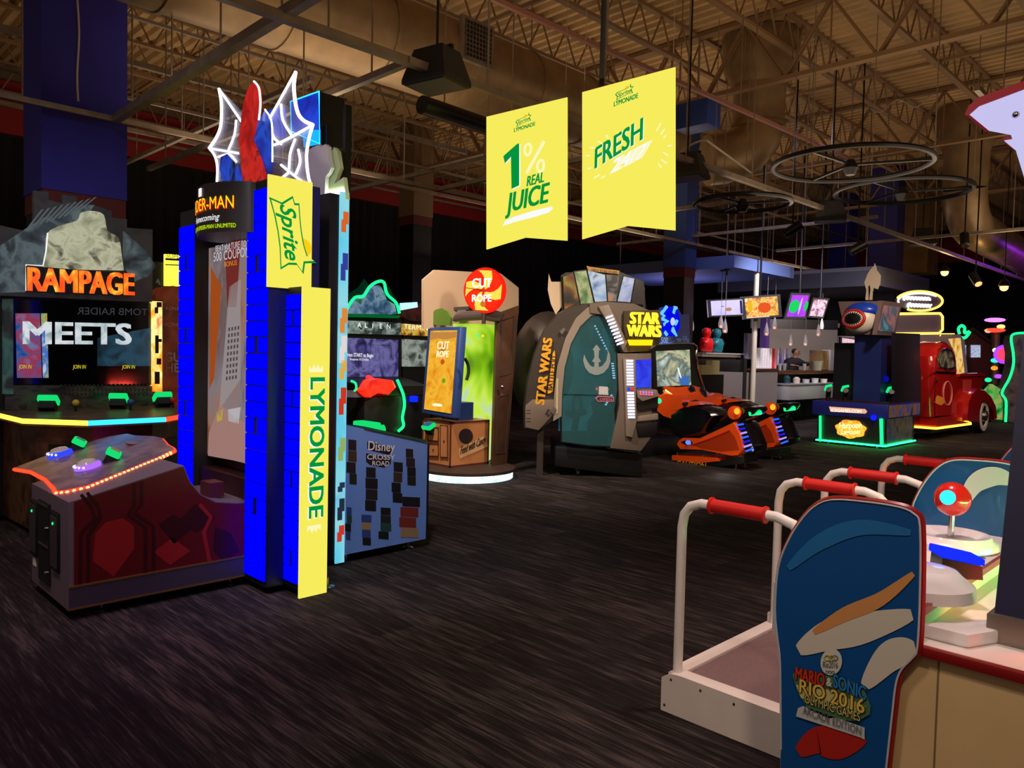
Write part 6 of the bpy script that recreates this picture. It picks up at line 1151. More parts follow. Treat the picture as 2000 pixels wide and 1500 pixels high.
for (x, y) in ((1617, 781), (1650, 776), (1738, 786), (1766, 782)):
    p = UP(x, y, -5.25) if x > 1700 else VP(x, y, 14.95); p.z = .9; b = B(BLK); b.cyl((p.x, p.y, .8), (p.x, p.y, .98), .045, BLK); b.cyl((p.x, p.y, .94), p + Vector((.1, -.22, .14)), .05, BLK, 10); g_ = part('harpoon_gun', b, hp); b = B(G_GREEN); b.tube([p + Vector((-.06, .0, .12)), p + Vector((.0, -.08, .20)), p + Vector((.1, -.1, .22))], .026, glow('gun_green', (10, 200, 110), 1.6), 6); part('gun_light', b, g_)
b = B(mat('brown_deck_top', (46, 26, 24), .35)); b.box((-6.3, hv + .1, .82), (hu - .08, 15.3, .84)); part('deck_top', b, dk)
tw = mat('deep_blue_tower', (24, 40, 110), .45); b = B(tw); b.prism([UP(x, y, -5.35) for x, y in [(1722, 655), (1746, 655), (1746, 795), (1718, 795), (1720, 740)]], (-.5, 0, 0), tw); tw_ = part('tower', b, hp)
b = B(BLK); b.box((-6.3, 15.35, .82), (-5.4, 16.35, 1.95), mat('ink_blue', (12, 12, 30), .5)); part('screen_back', b, tw_)
b = B(mat('dark_side_wing', (14, 13, 30), .5)); b.prism([UP(x, y, -5.1) for x, y in [(1748, 650), (1797, 652), (1797, 718), (1799, 722), (1799, 812), (1790, 790), (1748, 790)]], (-.06, 0, 0)); part('side_wing', b, hp)
b = B(G_BLUE); b.ball(VP(1706, 816, hv - .02), .05, glow('blue_bulb', (10, 20, 255), 2.5), 10, 6); b.ball(UP(1730, 740, -5.33), .06, glow('blue_dim', (10, 20, 200), .6), 10, 6); part('blue_lamp', b, hp)
bx = mat('grey_brown_sign', (112, 92, 92), .5); sv = 15.0
b = B(bx); b.prism([VP(x, y, sv) for x, y in [(1637, 589), (1722, 588), (1710, 654), (1652, 653)]], (0, .9, 0), bx); sg_ = part('sign_box', b, hp)
# the side of the sign box that carries the screen
b = B(bx); b.prism([UP(x, y, -5.3) for x, y in [(1724, 587), (1762, 592), (1748, 656), (1712, 654)]], (-.08, 0, 0), bx); b.prism([UP(x, y, -5.29) for x, y in [(1727, 596), (1757, 600), (1746, 648), (1715, 647)]], (-.02, 0, 0), art('sign_side_screen', [(70, 130, 150), (190, 120, 110), (50, 90, 120), (110, 160, 160)], 2.5, .5)); part('side_screen', b, sg_)
b = B(BLK); b.cyl(VP(1690, 654, sv + .4), VP(1700, 690, sv + .4), .12, tw); part('sign_neck', b, sg_)
def elv(cx_, cy_, rx, ry, dy, a0=0, a1=360, n=24): return [VP(cx_ + rx * math.cos(R(a)), cy_ + ry * math.sin(R(a)), sv) - Y * dy for a in [a0 + (a1 - a0) * i / n for i in range(n + (0 if a1 - a0 == 360 else 1))]]
SKB = mat('shark_blue', (20, 66, 190), .3, coat=.4); SKW = mat('shark_white', (224, 216, 200), .35)
ctr = VP(1681, 619, sv)
b = B(SKW); b.ball(ctr - Y * .02 - Z * .05, (.30, .20, .27), SKW, 24, 14); shk = part('shark_head', b, sg_)
b = B(SKB); b.ball(ctr + Vector((.03, .02, .12)), (.31, .215, .165), SKB, 24, 14); b.prism([VP(x, y, sv) for x, y in [(1700, 600), (1713, 598), (1711, 622)]], (0, .1, 0), SKB); part('shark_back', b, shk)
mc = ctr + Vector((-.07, -.19, -.04))
sc_c = ctr - Y * .02 - Z * .05
def mth(rx, rz, dy):
    o = []
    for a in range(0, 360, 15):
        x, z = mc.x + rx * math.cos(R(a)) - sc_c.x, mc.z + rz * math.sin(R(a)) - sc_c.z; o.append(Vector((mc.x + rx * math.cos(R(a)), sc_c.y - .20 * math.sqrt(max(.02, 1 - (x / .30) ** 2 - (z / .27) ** 2)) + dy, mc.z + rz * math.sin(R(a)))))
    return o
b = B(mat('shark_gum', (200, 40, 30), .4)); b.tube(mth(.215, .155, -.01), .032, None, 8, True); part('gum', b, shk)
b = B(BLK); rgs = [mth(.205 * k, .145 * k, -.018) for k in (1, .66, .33, .02)]; b.loft(rgs, BLK, False); part('mouth', b, shk)
b = B(WHT)
rim = mth(.205, .145, -.026); rin = mth(.155, .095, -.03)
for i in range(24):
    j = (i + 1) % 24; b.poly([rim[i], rim[j], lerp(rin[i], rin[j], .5)], mat('tooth_white', (235, 230, 220), .3))
part('teeth', b, shk)
HW = mat('white_card', (206, 190, 172), .7); b = B(HW); hc = [(1690, 586), (1692, 566), (1688, 552), (1694, 536), (1700, 526), (1707, 519), (1708, 514), (1711, 520), (1712, 527), (1720, 538), (1719, 554), (1714, 565), (1706, 562), (1704, 570), (1703, 586), (1698, 586), (1700, 566), (1699, 556), (1695, 560), (1696, 586)]
b.prism([VP(x, y, 15.6) for x, y in hc], (0, .03, 0), HW); part('topper_plate', b, hp, 'white rearing horse shaped cutout plate')

# ================================================================== red pickup truck ride
ut = -4.9
TR = mat('truck_red_paint', (176, 22, 20), .18, .1, coat=1.0); TW = mat('whitewall', (216, 206, 190), .5)
tk = root('pickup_truck', 'glossy red vintage pickup truck body with whitewall tyre and lit running board', 'truck', (-5.3, 19, 0), R(90))
def tside(b, pts, ws, m, c):
    b.loft([[UP(c[0] + (x - c[0]) * s_, c[1] + (y - c[1]) * s_, ut) + X * du for x, y in pts] for du, s_ in ws], m)
cab = [(1828, 816), (1826, 760), (1825, 722), (1826, 696), (1831, 679), (1840, 669), (1850, 667), (1861, 679), (1868, 702), (1869, 730), (1871, 780), (1869, 814)]
b = B(TR); tside(b, cab, ((-.95, .9), (-.82, .97), (-.7, 1), (-.14, 1), (-.05, .985), (.0, .95)), TR, (1848, 745)); cb_ = part('cab', b, tk)
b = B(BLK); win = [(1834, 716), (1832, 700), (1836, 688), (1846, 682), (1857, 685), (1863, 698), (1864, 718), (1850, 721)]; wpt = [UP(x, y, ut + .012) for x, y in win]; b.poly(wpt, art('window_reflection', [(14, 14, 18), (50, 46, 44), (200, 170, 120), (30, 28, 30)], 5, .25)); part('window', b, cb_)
b = B(CHR); b.tube(wpt, .03, CHR, 8, True); b.bar(UP(1826, 726, ut + .02), UP(1866, 728, ut + .02), .03, .03, CHR); part('window_trim', b, cb_)
b = B(mat('door_line', (90, 8, 10), .3)); b.tube(smooth_line([UP(x, y, ut + .006) for x, y in [(1828, 724), (1826, 770), (1826, 812)]]), .012, None, 5); b.tube([UP(1851 + 8.5 * math.cos(R(a)), 768 + 23 * math.sin(R(a)), ut + .006) for a in range(0, 360, 15)], .012, mat('door_emblem_line', (210, 130, 120), .4), 5, True)
part('door_emblem', b, cb_); b = B(None)
b.poly([UP(x, y, ut + .004) for x, y in [(1824, 786), (1830, 772), (1842, 776), (1846, 786), (1838, 792)]], mat('flame_print', (225, 130, 50), .4)); part('door_print', b, cb_)
b = B(CHR); b.box(UP(1830, 742, ut + .0), UP(1834, 744, ut + .06)); part('door_handle', b, cb_)
b = B(TR); tside(b, [(1869, 730), (1900, 729), (1922, 728), (1926, 735), (1922, 760), (1900, 770), (1870, 790)], ((-.8, 1), (-.1, 1), (-.04, .97)), TR, (1896, 748)); bed = part('bed', b, tk)
b = B(mat('orange_side_print', (220, 110, 60), .4)); b.bar(UP(1872, 733, ut - .03), UP(1922, 732, ut - .03), .05, .06, TR); b.poly([UP(x, y, ut - .035) for x, y in [(1880, 742), (1898, 741), (1897, 760), (1880, 764)]], mat('bed_print', (196, 60, 46), .3)); part('bed_rail', b, bed)
fo = [(1871, 815), (1874, 785), (1882, 766), (1894, 757), (1908, 760), (1922, 773), (1932, 793), (1935, 818), (1929, 820), (1925, 800), (1917, 785), (1907, 781), (1901, 789), (1897, 806), (1895, 826), (1872, 822)]
b = B(TR); tside(b, fo, ((-.35, .97), (-.25, 1), (.08, 1), (.16, .93)), TR, (1902, 790)); part('fender', b, tk)
wc = UP(1915, 817, ut + .02); wr = .40; wc.z = wr
b = B(RUB); b.lathe([(wr * .6, -.2), (wr * .96, -.18), (wr, -.1), (wr, .0), (wr * .95, .07), (wr * .6, .06)], wc, RUB, 28, (1, 0, 0)); tyre = part('tyre', b, tk)
b = B(TW); b.lathe([(wr * .92, .05), (wr * .88, .085), (wr * .62, .085), (wr * .58, .06)], wc, TW, 28, (1, 0, 0)); part('whitewall', b, tyre)
b = B(CHR); b.lathe([(wr * .56, .03), (wr * .5, .04), (wr * .3, .06)], wc, RED, 24, (1, 0, 0)); b.lathe([(wr * .34, .06), (wr * .3, .12), (wr * .1, .15)], wc, CHR, 20, (1, 0, 0)); part('hub_cap', b, tyre)
b = B(TR); b.prism([UP(x, y, ut) for x, y in [(1829, 816), (1870, 810), (1896, 822), (1895, 828), (1829, 838)]], (-.55, 0, 0), TR); rbd = part('running_board', b, tk)
b = B(G_YEL); pa_, pb_ = UP(1829, 837, ut + .02), UP(1896, 828, ut + .02); pts_ = [pa_ - X * .6, pa_, pb_]; b.tube(pts_, .022, G_YEL, 8); part('led_strip', b, rbd)
b = B(mat('grey_board', (132, 118, 130), .6)); b.prism([UP(x, y, -5.95) for x, y in [(1797, 655), (1876, 653), (1884, 666), (1890, 728), (1880, 830), (1797, 830)]], (-.08, 0, 0)); bb2 = part('side_board', b, tk)
b = B(art('lit_poster', [(230, 120, 40), (250, 210, 140), (240, 170, 60), (150, 60, 30)], 4, .9)); b.prism([UP(x, y, -5.93) for x, y in [(1853, 662), (1876, 660), (1884, 728), (1870, 728), (1866, 690)]], (-.01, 0, 0)); part('lit_poster', b, bb2)
b = B(G_YEL); b.tube([UP(x, y, -5.92) for x, y in [(1836, 656), (1838, 652), (1864, 652)]], .012, glow('gold_tube', (255, 205, 90), 2.2), 6); part('edge_tube', b, bb2)
b = B(BLK); b.box((-5.75, 17.5, .12), (-5.1, 20.6, .5), BLK); part('chassis', b, tk)
b = B(G_YEL)
# neon sign on posts above the cab
us3 = -6.2; ns = root('neon_sign', 'white and gold neon oval sign over a framed board beside the shark head', 'neon sign', (us3, 20, 0), R(90)); GT = glow('gold_tube', (255, 205, 90), 2.2); WT = glow('neon_white', (255, 240, 235), 2.6)
def ov(cx_, cy_, rx, ry, du=0.0): return [UP(cx_ + rx * math.cos(R(a)), cy_ + ry * math.sin(R(a)), us3 + du) for a in range(0, 360, 12)]
b = B(mat('mauve_board', (94, 82, 100), .6)); b.prism([UP(x, y, us3 - .05) for x, y in [(1750, 613), (1838, 612), (1839, 652), (1750, 653)]], (-.05, 0, 0)); nb2 = part('board', b, ns)
b = B(GT); b.tube([UP(x, y, us3 - .03) for x, y in [(1750, 613), (1836, 612), (1841, 618), (1841, 644), (1834, 651), (1748, 652)]], .03, GT, 8); part('frame_tube', b, nb2)
b = B(mat('oval_board', (60, 54, 66), .6)); b.prism(ov(1796, 588, 44, 18), (-.05, 0, 0)); ob = part('oval_board', b, ns)
b = B(GT); b.tube([UP(1796 + 45 * math.cos(R(a)), 588 + 19 * math.sin(R(a)), us3 + .02) for a in range(-160, 130, 10)], .028, GT, 8); part('oval_tube', b, ob)
b = B(WT)
b.tube([UP(1796 + 42 * math.cos(R(a)), 588 + 15 * math.sin(R(a)), us3 + .03) for a in range(160, 330, 10)], .02, WT, 6)
for (x0, y0, n, dx) in ((1764, 582, 44, 1.25), (1772, 596, 40, 1.2)): b.tube([UP(x0 + i * dx + 2.2 * math.cos(i * 1.25), y0 + 3.4 * math.sin(i * 1.25) * (1.2 if i < 5 else .75) + i * .05, us3 + .03) for i in range(n)], .024, WT, 6)
part('script_tube', b, ob)
for y_ in (UP(1757, 640, us3).y, UP(1827, 640, us3).y):
    b = B(BLKM); b.box((us3 - .15, y_ - .05, 0.02), (us3 - .1, y_ + .05, 2.75)); part('post', b, ns)

# ================================================================== far right background
gc = root('arcade_cabinet', 'tall dark cabinet edged in green neon at the right edge of the hall', 'arcade game', DP(1975, 826, 21.0), R(45)); gd = 21.0
b = B(mat('grey_smoke_print', (60, 56, 66), .6)); b.prism([DP(x, y, gd) for x, y in [(2010, 652), (1982, 655), (1978, 666), (1982, 690), (1981, 716), (1973, 742), (1960, 768), (1968, 785), (1967, 824), (2010, 830)]], Vector((-.3, .3, 0)), art('smoke_side', [(30, 30, 40), (80, 70, 80), (110, 90, 90), (40, 36, 50)], 3)); part('cabinet_body', b, gc)
b = B(G_GREEN); b.tube(smooth_line([DP(x, y, gd - .03) for x, y in [(2010, 650), (1981, 652), (1975, 663), (1979, 690), (1979, 714), (1971, 740), (1957, 767), (1965, 784), (1964, 824)]]), .03, G_GREEN); part('neon_outline', b, gc)
b = B(art('green_panel_glow', [(10, 90, 40), (40, 190, 70), (200, 190, 110), (16, 60, 50)], 3, .6)); b.prism([DP(x, y, gd + .2) for x, y in [(1920, 770), (1938, 750), (1958, 762), (1964, 790), (1964, 822), (1936, 820), (1922, 806)]], Vector((-.1, .1, 0))); part('lower_panel', b, gc)
b = B(mat('ink_base', (12, 12, 14), .6)); b.prism([DP(x, y, gd + .1) for x, y in [(1936, 818), (2010, 826), (2010, 845), (1936, 826)]], Vector((-.2, .2, 0))); part('base', b, gc)
hs = root('prize_kiosk', 'dark red gabled prize kiosk with lit windows beyond the truck bed', 'kiosk', Vector((*DP(1905, 735, 27).xy, 0)), R(45)); KR = mat('kiosk_red', (96, 30, 26), .6); b = B(KR); b.prism([DP(x, y, 27) for x, y in [(1874, 802), (1874, 664), (1900, 642), (1934, 664), (1934, 802)]], Vector((-.8, .8, 0)), KR); part('wall', b, hs)
b = B(mat('kiosk_roof', (60, 24, 22), .6)); b.prism([DP(x, y, 26.9) for x, y in [(1868, 668), (1900, 638), (1940, 668), (1936, 671), (1900, 646), (1872, 671)]], Vector((-.9, .9, 0))); part('roof', b, hs)
for x in (1879, 1896):
    b = B(None); b.poly([DP(x + a, y, 26.95) for a, y in [(0, 674), (8 if x < 1890 else 19, 674), (8 if x < 1890 else 19, 698), (0, 698)]], art('kiosk_window', [(110, 140, 190), (190, 200, 230), (70, 80, 120)], 5, .9)); part('window', b, hs)
b = B(G_GREEN); b.tube(smooth_line([DP(x, y, 26.6) for x, y in [(1872, 657), (1884, 660), (1894, 648), (1884, 650), (1884, 640), (1878, 636), (1872, 642), (1874, 652)]]), .05, G_GREEN, 6); part('neon_ornament', b, hs)
lt = root('light_tower', 'narrow game tower with stacked coloured lamps beyond the truck bed', 'arcade game', Vector((*DP(1943, 770, 24.5).xy, 0)), R(45)); b = B(mat('tower_brass', (86, 80, 50), .4, .4)); p = DP(1943, 700, 24.5); b.cyl((p.x, p.y, .02), (p.x, p.y, 2.6), .13, None, 12); part('mast', b, lt)
for (x, y, c, rx) in ((1943, 625, (200, 120, 255), .3), (1943, 645, (255, 60, 40), .3), (1930, 646, (255, 140, 110), .1), (1955, 638, (255, 190, 110), .12), (1943, 684, (255, 210, 170), .07), (1943, 704, (40, 230, 190), .12), (1942, 719, (255, 120, 40), .1), (1930, 742, (30, 220, 130), .1), (1950, 735, (150, 60, 220), .12)):
    b = B(None); b.ball(DP(x, y, 24.2), (rx, rx, .07), glow('lamp_%d_%d' % (c[0], c[1]), c, 2.0), 12, 6); part('lamp', b, lt)
b = B(mat('dark_hub', (40, 34, 40), .5)); b.ball(DP(1962, 692, 24.0), (.3, .3, .3), glow('purple_rim', (160, 60, 255), 1.6), 16, 10); b.ball(DP(1962, 692, 23.7), (.2, .2, .2), glow('pink_core', (255, 60, 90), 1.5), 14, 8); part('spinner', b, lt)
b = B(BLK); p = DP(1950, 745, 24.5); b.box((p.x - .5, p.y - .5, .0), (p.x + .5, p.y + .5, .95), BLK); part('base', b, lt)

# ================================================================== sports game with white platforms, right foreground
WPL = mat('white_board', (226, 214, 206), .5, noise=.04, nscale=8); CRM = mat('cream_board', (214, 182, 132), .55, noise=.05, nscale=5); BLP = mat('blue_panel_print', (10, 76, 142), .35, coat=.3)
sm = root('arcade_cabinet', 'white and cream sports game with blue dividing panels, joystick deck and red trim', 'arcade game', (-.6, 3.4, 0))
b = B(CRM); b.box((-1.22, 2.64, .02), (.6, 5.6, .68), CRM); cab = part('base_box', b, sm)
b = B(mat('cream_seam', (120, 100, 72), .6)); b.box((-.72, 2.637, .03), (-.716, 2.641, .68)); part('seam', b, cab)
b = B(mat('white_shelf', (230, 224, 220), .4)); b.box((-.87, 2.64, .68), (.6, 5.6, .70)); part('shelf', b, sm)
RTR = mat('dark_red_trim', (130, 16, 18), .35); b = B(RTR); b.box((-.86, 2.615, .672), (.62, 2.645, .704), RTR, .005); part('edge_trim', b, sm)
b = B(RTR); b.box((-.80, 2.64, .775), (-.785, 5.6, .80), RTR); part('edge_trim', b, sm)
b = B(mat('white_deck', (232, 228, 226), .3)); b.prism([(-1.27, 2.64, .6), (-.84, 2.64, .6), (-.80, 2.64, .79), (-1.27, 2.64, .79)], (0, 2.96, 0), None); dk = part('control_deck', b, sm)
NVP = mat('navy_deck_print', (24, 40, 70), .4); b = B(NVP)
for (x, y, w_) in ((-1.22, 4.02, .1), (-.93, 3.62, .1), (-1.2, 3.45, .08)): b.poly([(x, y, .792), (x + w_, y + .02, .792), (x + w_ - .03, y + .06, .792), (x, y + .05, .792)])
b.poly([(-1.0, 3.02, .792), (-.86, 3.1, .792), (-.84, 3.3, .792), (-.98, 3.2, .792)], mat('grey_deck_print', (60, 64, 70), .5)); part('deck_print', b, dk)
WPL2 = mat('white_gloss_plastic', (238, 234, 236), .2, coat=.4)
for (x, y, s_) in ((1856, 1062, 1.0),):
    p = GP(x, y, .80); b = B(WPL2); b.lathe([(.19 * s_, -.01), (.185 * s_, .02), (.165 * s_, .03), (.155 * s_, .05), (.135 * s_, .05), (.10 * s_, .03), (.04, .025)], p, WPL2, 28); bw = part('joystick_bowl', b, sm)
    b = B(CHR); b.cyl(p + Z * .02, p + Z * .15, .014, CHR, 12); js = part('joystick_shaft', b, bw); b = B(mat('red_ball', (214, 34, 28), .2, coat=.6)); b.ball(p + Z * .20, .075, None, 22, 14); part('joystick_ball', b, bw)
    b = B(glow('cyan_button', (40, 210, 255), 2.5)); d_ = (EYEV - (p + Z * .2)).normalized(); d2 = (d_ + Vector((-.25, -.25, .1))).normalized(); b.lathe([(.032, 0), (.03, .008), (.01, .010)], p + Z * .20 + d2 * .071, None, 16, d2); part('ball_light', b, bw)
p = GP(1800, 1150, .80); b = B(WPL2); b.lathe([(.17, -.01), (.165, .03), (.13, .055), (.11, .075), (.085, .08), (.01, .082)], p, WPL2, 26); part('button_dome', b, sm)
p = GP(1864, 1122, .80)
xf = Matrix.Translation(p) @ Matrix.Rotation(R(38), 4, 'Z'); b = B(BLK, xf); b.prism([(-.075, -.06, 0), (.075, -.06, 0), (.07, -.06, .05), (-.07, -.06, .075)], (0, .10, 0), mat('dark_glass', (20, 30, 26), .2)); bb_ = part('button_box', b, sm)
b = B(None, xf); b.prism([(-.08, -.065, .078), (.078, -.065, .052), (.078, -.065, .078), (-.078, -.065, .108)], (0, .11, 0), glow('blue_button', (20, 40, 255), 1.4), .006); part('button_cap', b, bb_)
# dividing panels
def ppt(x, y, dv=0.0): return VP(x, y, 2.6) + Y * dv
outl = [(1524, 1500), (1524, 1300), (1519, 1250), (1514, 1190), (1520, 1110), (1538, 1060), (1562, 1020), (1590, 990), (1625, 976), (1690, 980), (1755, 990), (1786, 1004), (1797, 1030), (1797, 1150), (1792, 1262), (1783, 1284), (1762, 1306), (1750, 1335), (1742, 1400), (1728, 1500)]
base = [ppt(*q) for q in smooth2] if False else [ppt(*q) for q in outl]
base = [Vector((q.x, q.y, max(q.z, .21))) for q in base]; base[0].z = base[-1].z = .21
oo = [Vector((base[0].x, 2.6, .0))] + smooth_line(base, 3) + [Vector((base[-1].x - .02, 2.6, .0))]
def div_panel(du, dv, label):
    b = B(BLP); off = Vector((du, dv, 0)); b.prism([q + off for q in oo], (0, .03, 0), BLP); o = part('divider_panel', b, sm, label)
    b = B(RTR); b.tube([q + off + Y * .016 for q in oo[1:-1]], .0125, mat('red_moulding', (150, 22, 22), .3), 6); part('panel_edge', b, o)
    b = B(mat('pale_outline', (190, 196, 206), .4)); b.tube([q + off - Y * .001 for q in oo[1:-1]], .0035, None, 5); part('pale_outline', b, o); return o
d1 = div_panel(0, 0, 'nearest blue panel with a game title print'); d2 = div_panel(-.05, 1.56, 'second blue panel behind the joystick'); d3 = div_panel(-.05, 3.1, 'third blue panel, mostly hidden')
f1 = lambda x, y, k=.003: VP(x, y, 2.6) - Y * k
# plain ribbons of colour
def ribbon(pts, w0, m, k=.003, par=None, name='colour_print'):
    pts = smooth_line([Vector((x, y, 0)) for x, y in pts], 6); b = B(m); n = len(pts); a = []; c = []
    for i, q_ in enumerate(pts):
        t = (pts[min(i + 1, n - 1)] - pts[max(i - 1, 0)]).normalized(); nn = Vector((-t.y, t.x, 0)); ww = w0 * (.25 + .75 * math.sin(math.pi * (i + .6) / (n + .2))) / 2; a.append(q_ + nn * ww); c.append(q_ - nn * ww)
    for i in range(n - 1): b.poly([f1(q_.x, q_.y, k) for q_ in (a[i], a[i + 1], c[i + 1], c[i])], m)
    return part(name, b, par or d1)
TAN = mat('tan_ribbon', (208, 144, 84), .4); CRW = mat('cream_ribbon', (208, 200, 186), .4); RDR = mat('red_ribbon', (176, 34, 26), .4); LBL = mat('light_blue_ribbon', (30, 106, 170), .4)
ribbon([(1540, 1110), (1600, 1060), (1680, 1030), (1780, 1040)], 34, LBL)
ribbon([(1560, 1270), (1620, 1240), (1690, 1225), (1782, 1200)], 66, CRW)
ribbon([(1590, 1235), (1650, 1200), (1720, 1170), (1785, 1120)], 30, TAN, .004)
ribbon([(1690, 1340), (1730, 1290), (1760, 1270), (1788, 1262)], 60, CRW, .0035)
ribbon([(1560, 1470), (1600, 1445), (1640, 1455), (1690, 1440)], 60, RDR)
b = B(WHT); el = [f1(1625 + 21 * math.cos(R(a)), 1292 + 26 * math.sin(R(a)) - 2 * math.cos(R(a)), .006) for a in range(0, 360, 12)]; b.poly(el, mat('oval_white', (205, 202, 192), .4))
for (dx, c, a0) in ((-6, (150, 170, 60), 0), (2, (210, 160, 60), 1), (8, (90, 130, 150), 2)): b.tube([f1(1624 + dx + 6 * math.cos(R(a)), 1284 + 5 * math.sin(R(a)), .007) for a in range(0, 360, 30)], .0022, mat('ring_%d' % a0, c, .4), 5, True)
b.text('Rio2016', f1(1609, 1302, .008), f1(1640, 1304, .008) - f1(1609, 1302, .008), Z, .03, mat('oval_ink', (90, 96, 90), .5), .01, width=.052)
for i in range(3): b.tube([f1(1617 + i * 6 + 2.6 * math.cos(R(a)), 1311 + i * .5 + 2.6 * math.sin(R(a)), .007) for a in range(0, 360, 40)], .001, mat('oval_ink', (90, 96, 90), .5), 4, True)
part('oval_badge', b, d1)
b = B(None); f = f1
b.poly([f(x, y, .006) for x, y in smooth_px2] if False else [f(x, y, .006) for x, y in [(1549, 1318), (1556, 1308), (1610, 1318), (1660, 1326), (1690, 1348), (1702, 1378), (1700, 1394), (1676, 1408), (1620, 1402), (1580, 1384), (1560, 1352)]], mat('title_shield', (74, 116, 84), .4))
b.poly([f(x, y, .007) for x, y in [(1556, 1336), (1620, 1346), (1692, 1378), (1690, 1392), (1620, 1380), (1566, 1362)]], mat('title_shield_2', (196, 186, 120), .4))
b.poly([f(x, y, .006) for x, y in [(1560, 1382), (1570, 1378), (1690, 1420), (1690, 1444), (1684, 1440), (1556, 1398)]], mat('title_ribbon', (190, 192, 190), .4))
def ttl(s_, x0, y0, x1, y1, h, c, k, fat=0.0, out=None):
    a, e = f(x0, y0, k), f(x1, y1, k); 
    if out: b.text(s_, a, e - a, Z, h, mat('out_%d%d' % (out[0], out[2]), out, .4), .02, width=(e - a).length, vs_=1.0, fat=fat + .003)
    b.text(s_, f(x0, y0, k + .002), e - a, Z, h, mat('ttl_%d%d' % (c[0], c[2]), c, .4), .02, width=(e - a).length, vs_=1.0, fat=fat)
ttl('MARIO', 1556, 1326, 1612, 1340, .065, (200, 60, 34), .008, .001, (90, 20, 14)); ttl('&', 1616, 1337, 1627, 1340, .04, (220, 215, 200), .008); ttl('SONIC', 1630, 1340, 1692, 1366, .065, (40, 130, 200), .008, .001, (10, 40, 90)); ttl('AT THE', 1604, 1343, 1638, 1351, .022, (60, 60, 40), .008)
ttl('RIO 2016', 1564, 1350, 1690, 1392, .068, (224, 196, 84), .009, .001, (70, 56, 20)); ttl('OLYMPIC GAMES', 1574, 1370, 1682, 1407, .042, (214, 200, 120), .009, 0, (60, 60, 26)); ttl('ARCADE EDITION', 1570, 1392, 1684, 1434, .04, (92, 96, 100), .008)
part('title_print', b, d1)
# second panel: plain pale swoosh
f1 = lambda x, y, k=.003: VP(x, y, 4.16) - Y * k
ribbon([(1880, 990), (1905, 945), (1945, 930), (1985, 942)], 40, mat('pale_swoosh', (208, 204, 212), .4), .004, d2)
# monitor stand and head
b = B(mat('navy_post', (30, 30, 66), .45)); b.prism([(-.625, 2.86, .74), (-.50, 2.86, .74), (-.50, 3.02, .74), (-.625, 3.02, .74)], (0, .34, 1.46), None); st = part('monitor_post', b, sm)
b = B(mat('brushed_foot', (140, 130, 120), .35, .8)); b.box((-.64, 2.845, .70), (-.48, 3.04, .79)); part('post_foot', b, st)
b = B(WPL2); b.prism([(-.80, 2.72, .70), (-.66, 2.72, .70), (-.60, 2.86, .70), (-.60, 3.0, .70), (-.70, 2.9, .70)], (0, 0, .045), WPL2, .01); part('bracket', b, sm)
hv_ = 3.0; HL = glow('head_panel_light', (214, 208, 255), .85)
b = B(HL); b.prism([VP(x, y, hv_) for x, y in [(1887, 223), (1912, 205), (2000, 172), (2080, 150), (2080, 560), (2040, 480), (2000, 346), (1968, 242), (1958, 236)]], (0, .25, 0), HL); hd = part('head_panel', b, sm, 'white lit head panel above the screens')
b = B(RTR); b.prism([VP(x, y, hv_ - .005) for x, y in [(1884, 224), (1892, 206), (1912, 190), (2000, 158), (2080, 138), (2080, 152), (2000, 174), (1912, 207), (1890, 226)]], (0, .26, 0), mat('red_head_edge', (160, 14, 40), .35)); part('head_edge', b, hd)
b = B(HL); b.prism([VP(x, y, 3.7) for x, y in [(1958, 274), (2000, 266), (2060, 262), (2060, 300), (2000, 284)]], (0, .2, 0), HL); b.prism([VP(x, y, 3.69) for x, y in [(1957, 274), (1962, 265), (2000, 258), (2060, 254), (2060, 263), (2000, 267)]], (0, .21, 0), mat('red_head_edge', (160, 14, 40), .35)); part('head_wing', b, hd)
b = B(CHR); p = VP(1984, 224, hv_); b.ball(p, .012, CHR, 8, 5); part('head_bolt', b, hd)
b = B(mat('screen_cabinet', (30, 30, 40), .5)); b.box((-.2, 2.9, .70), (.35, 5.4, 2.45)); scb = part('screen_cabinet', b, sm)
for (v0, v1, c, n, s_) in ((2.95, 3.25, (255, 70, 60), 'pink', 130), (3.3, 4.2, (60, 255, 130), 'green', 80), (4.3, 5.3, (255, 90, 90), 'pink', 130)):
    b = B(None); b.box((-.215, v0, .80), (-.195, v1, .84), glow('shelf_fill_' + n, c, s_)); part('led_strip', b, scb)  # strips added out of view to tint the shelf pink and green
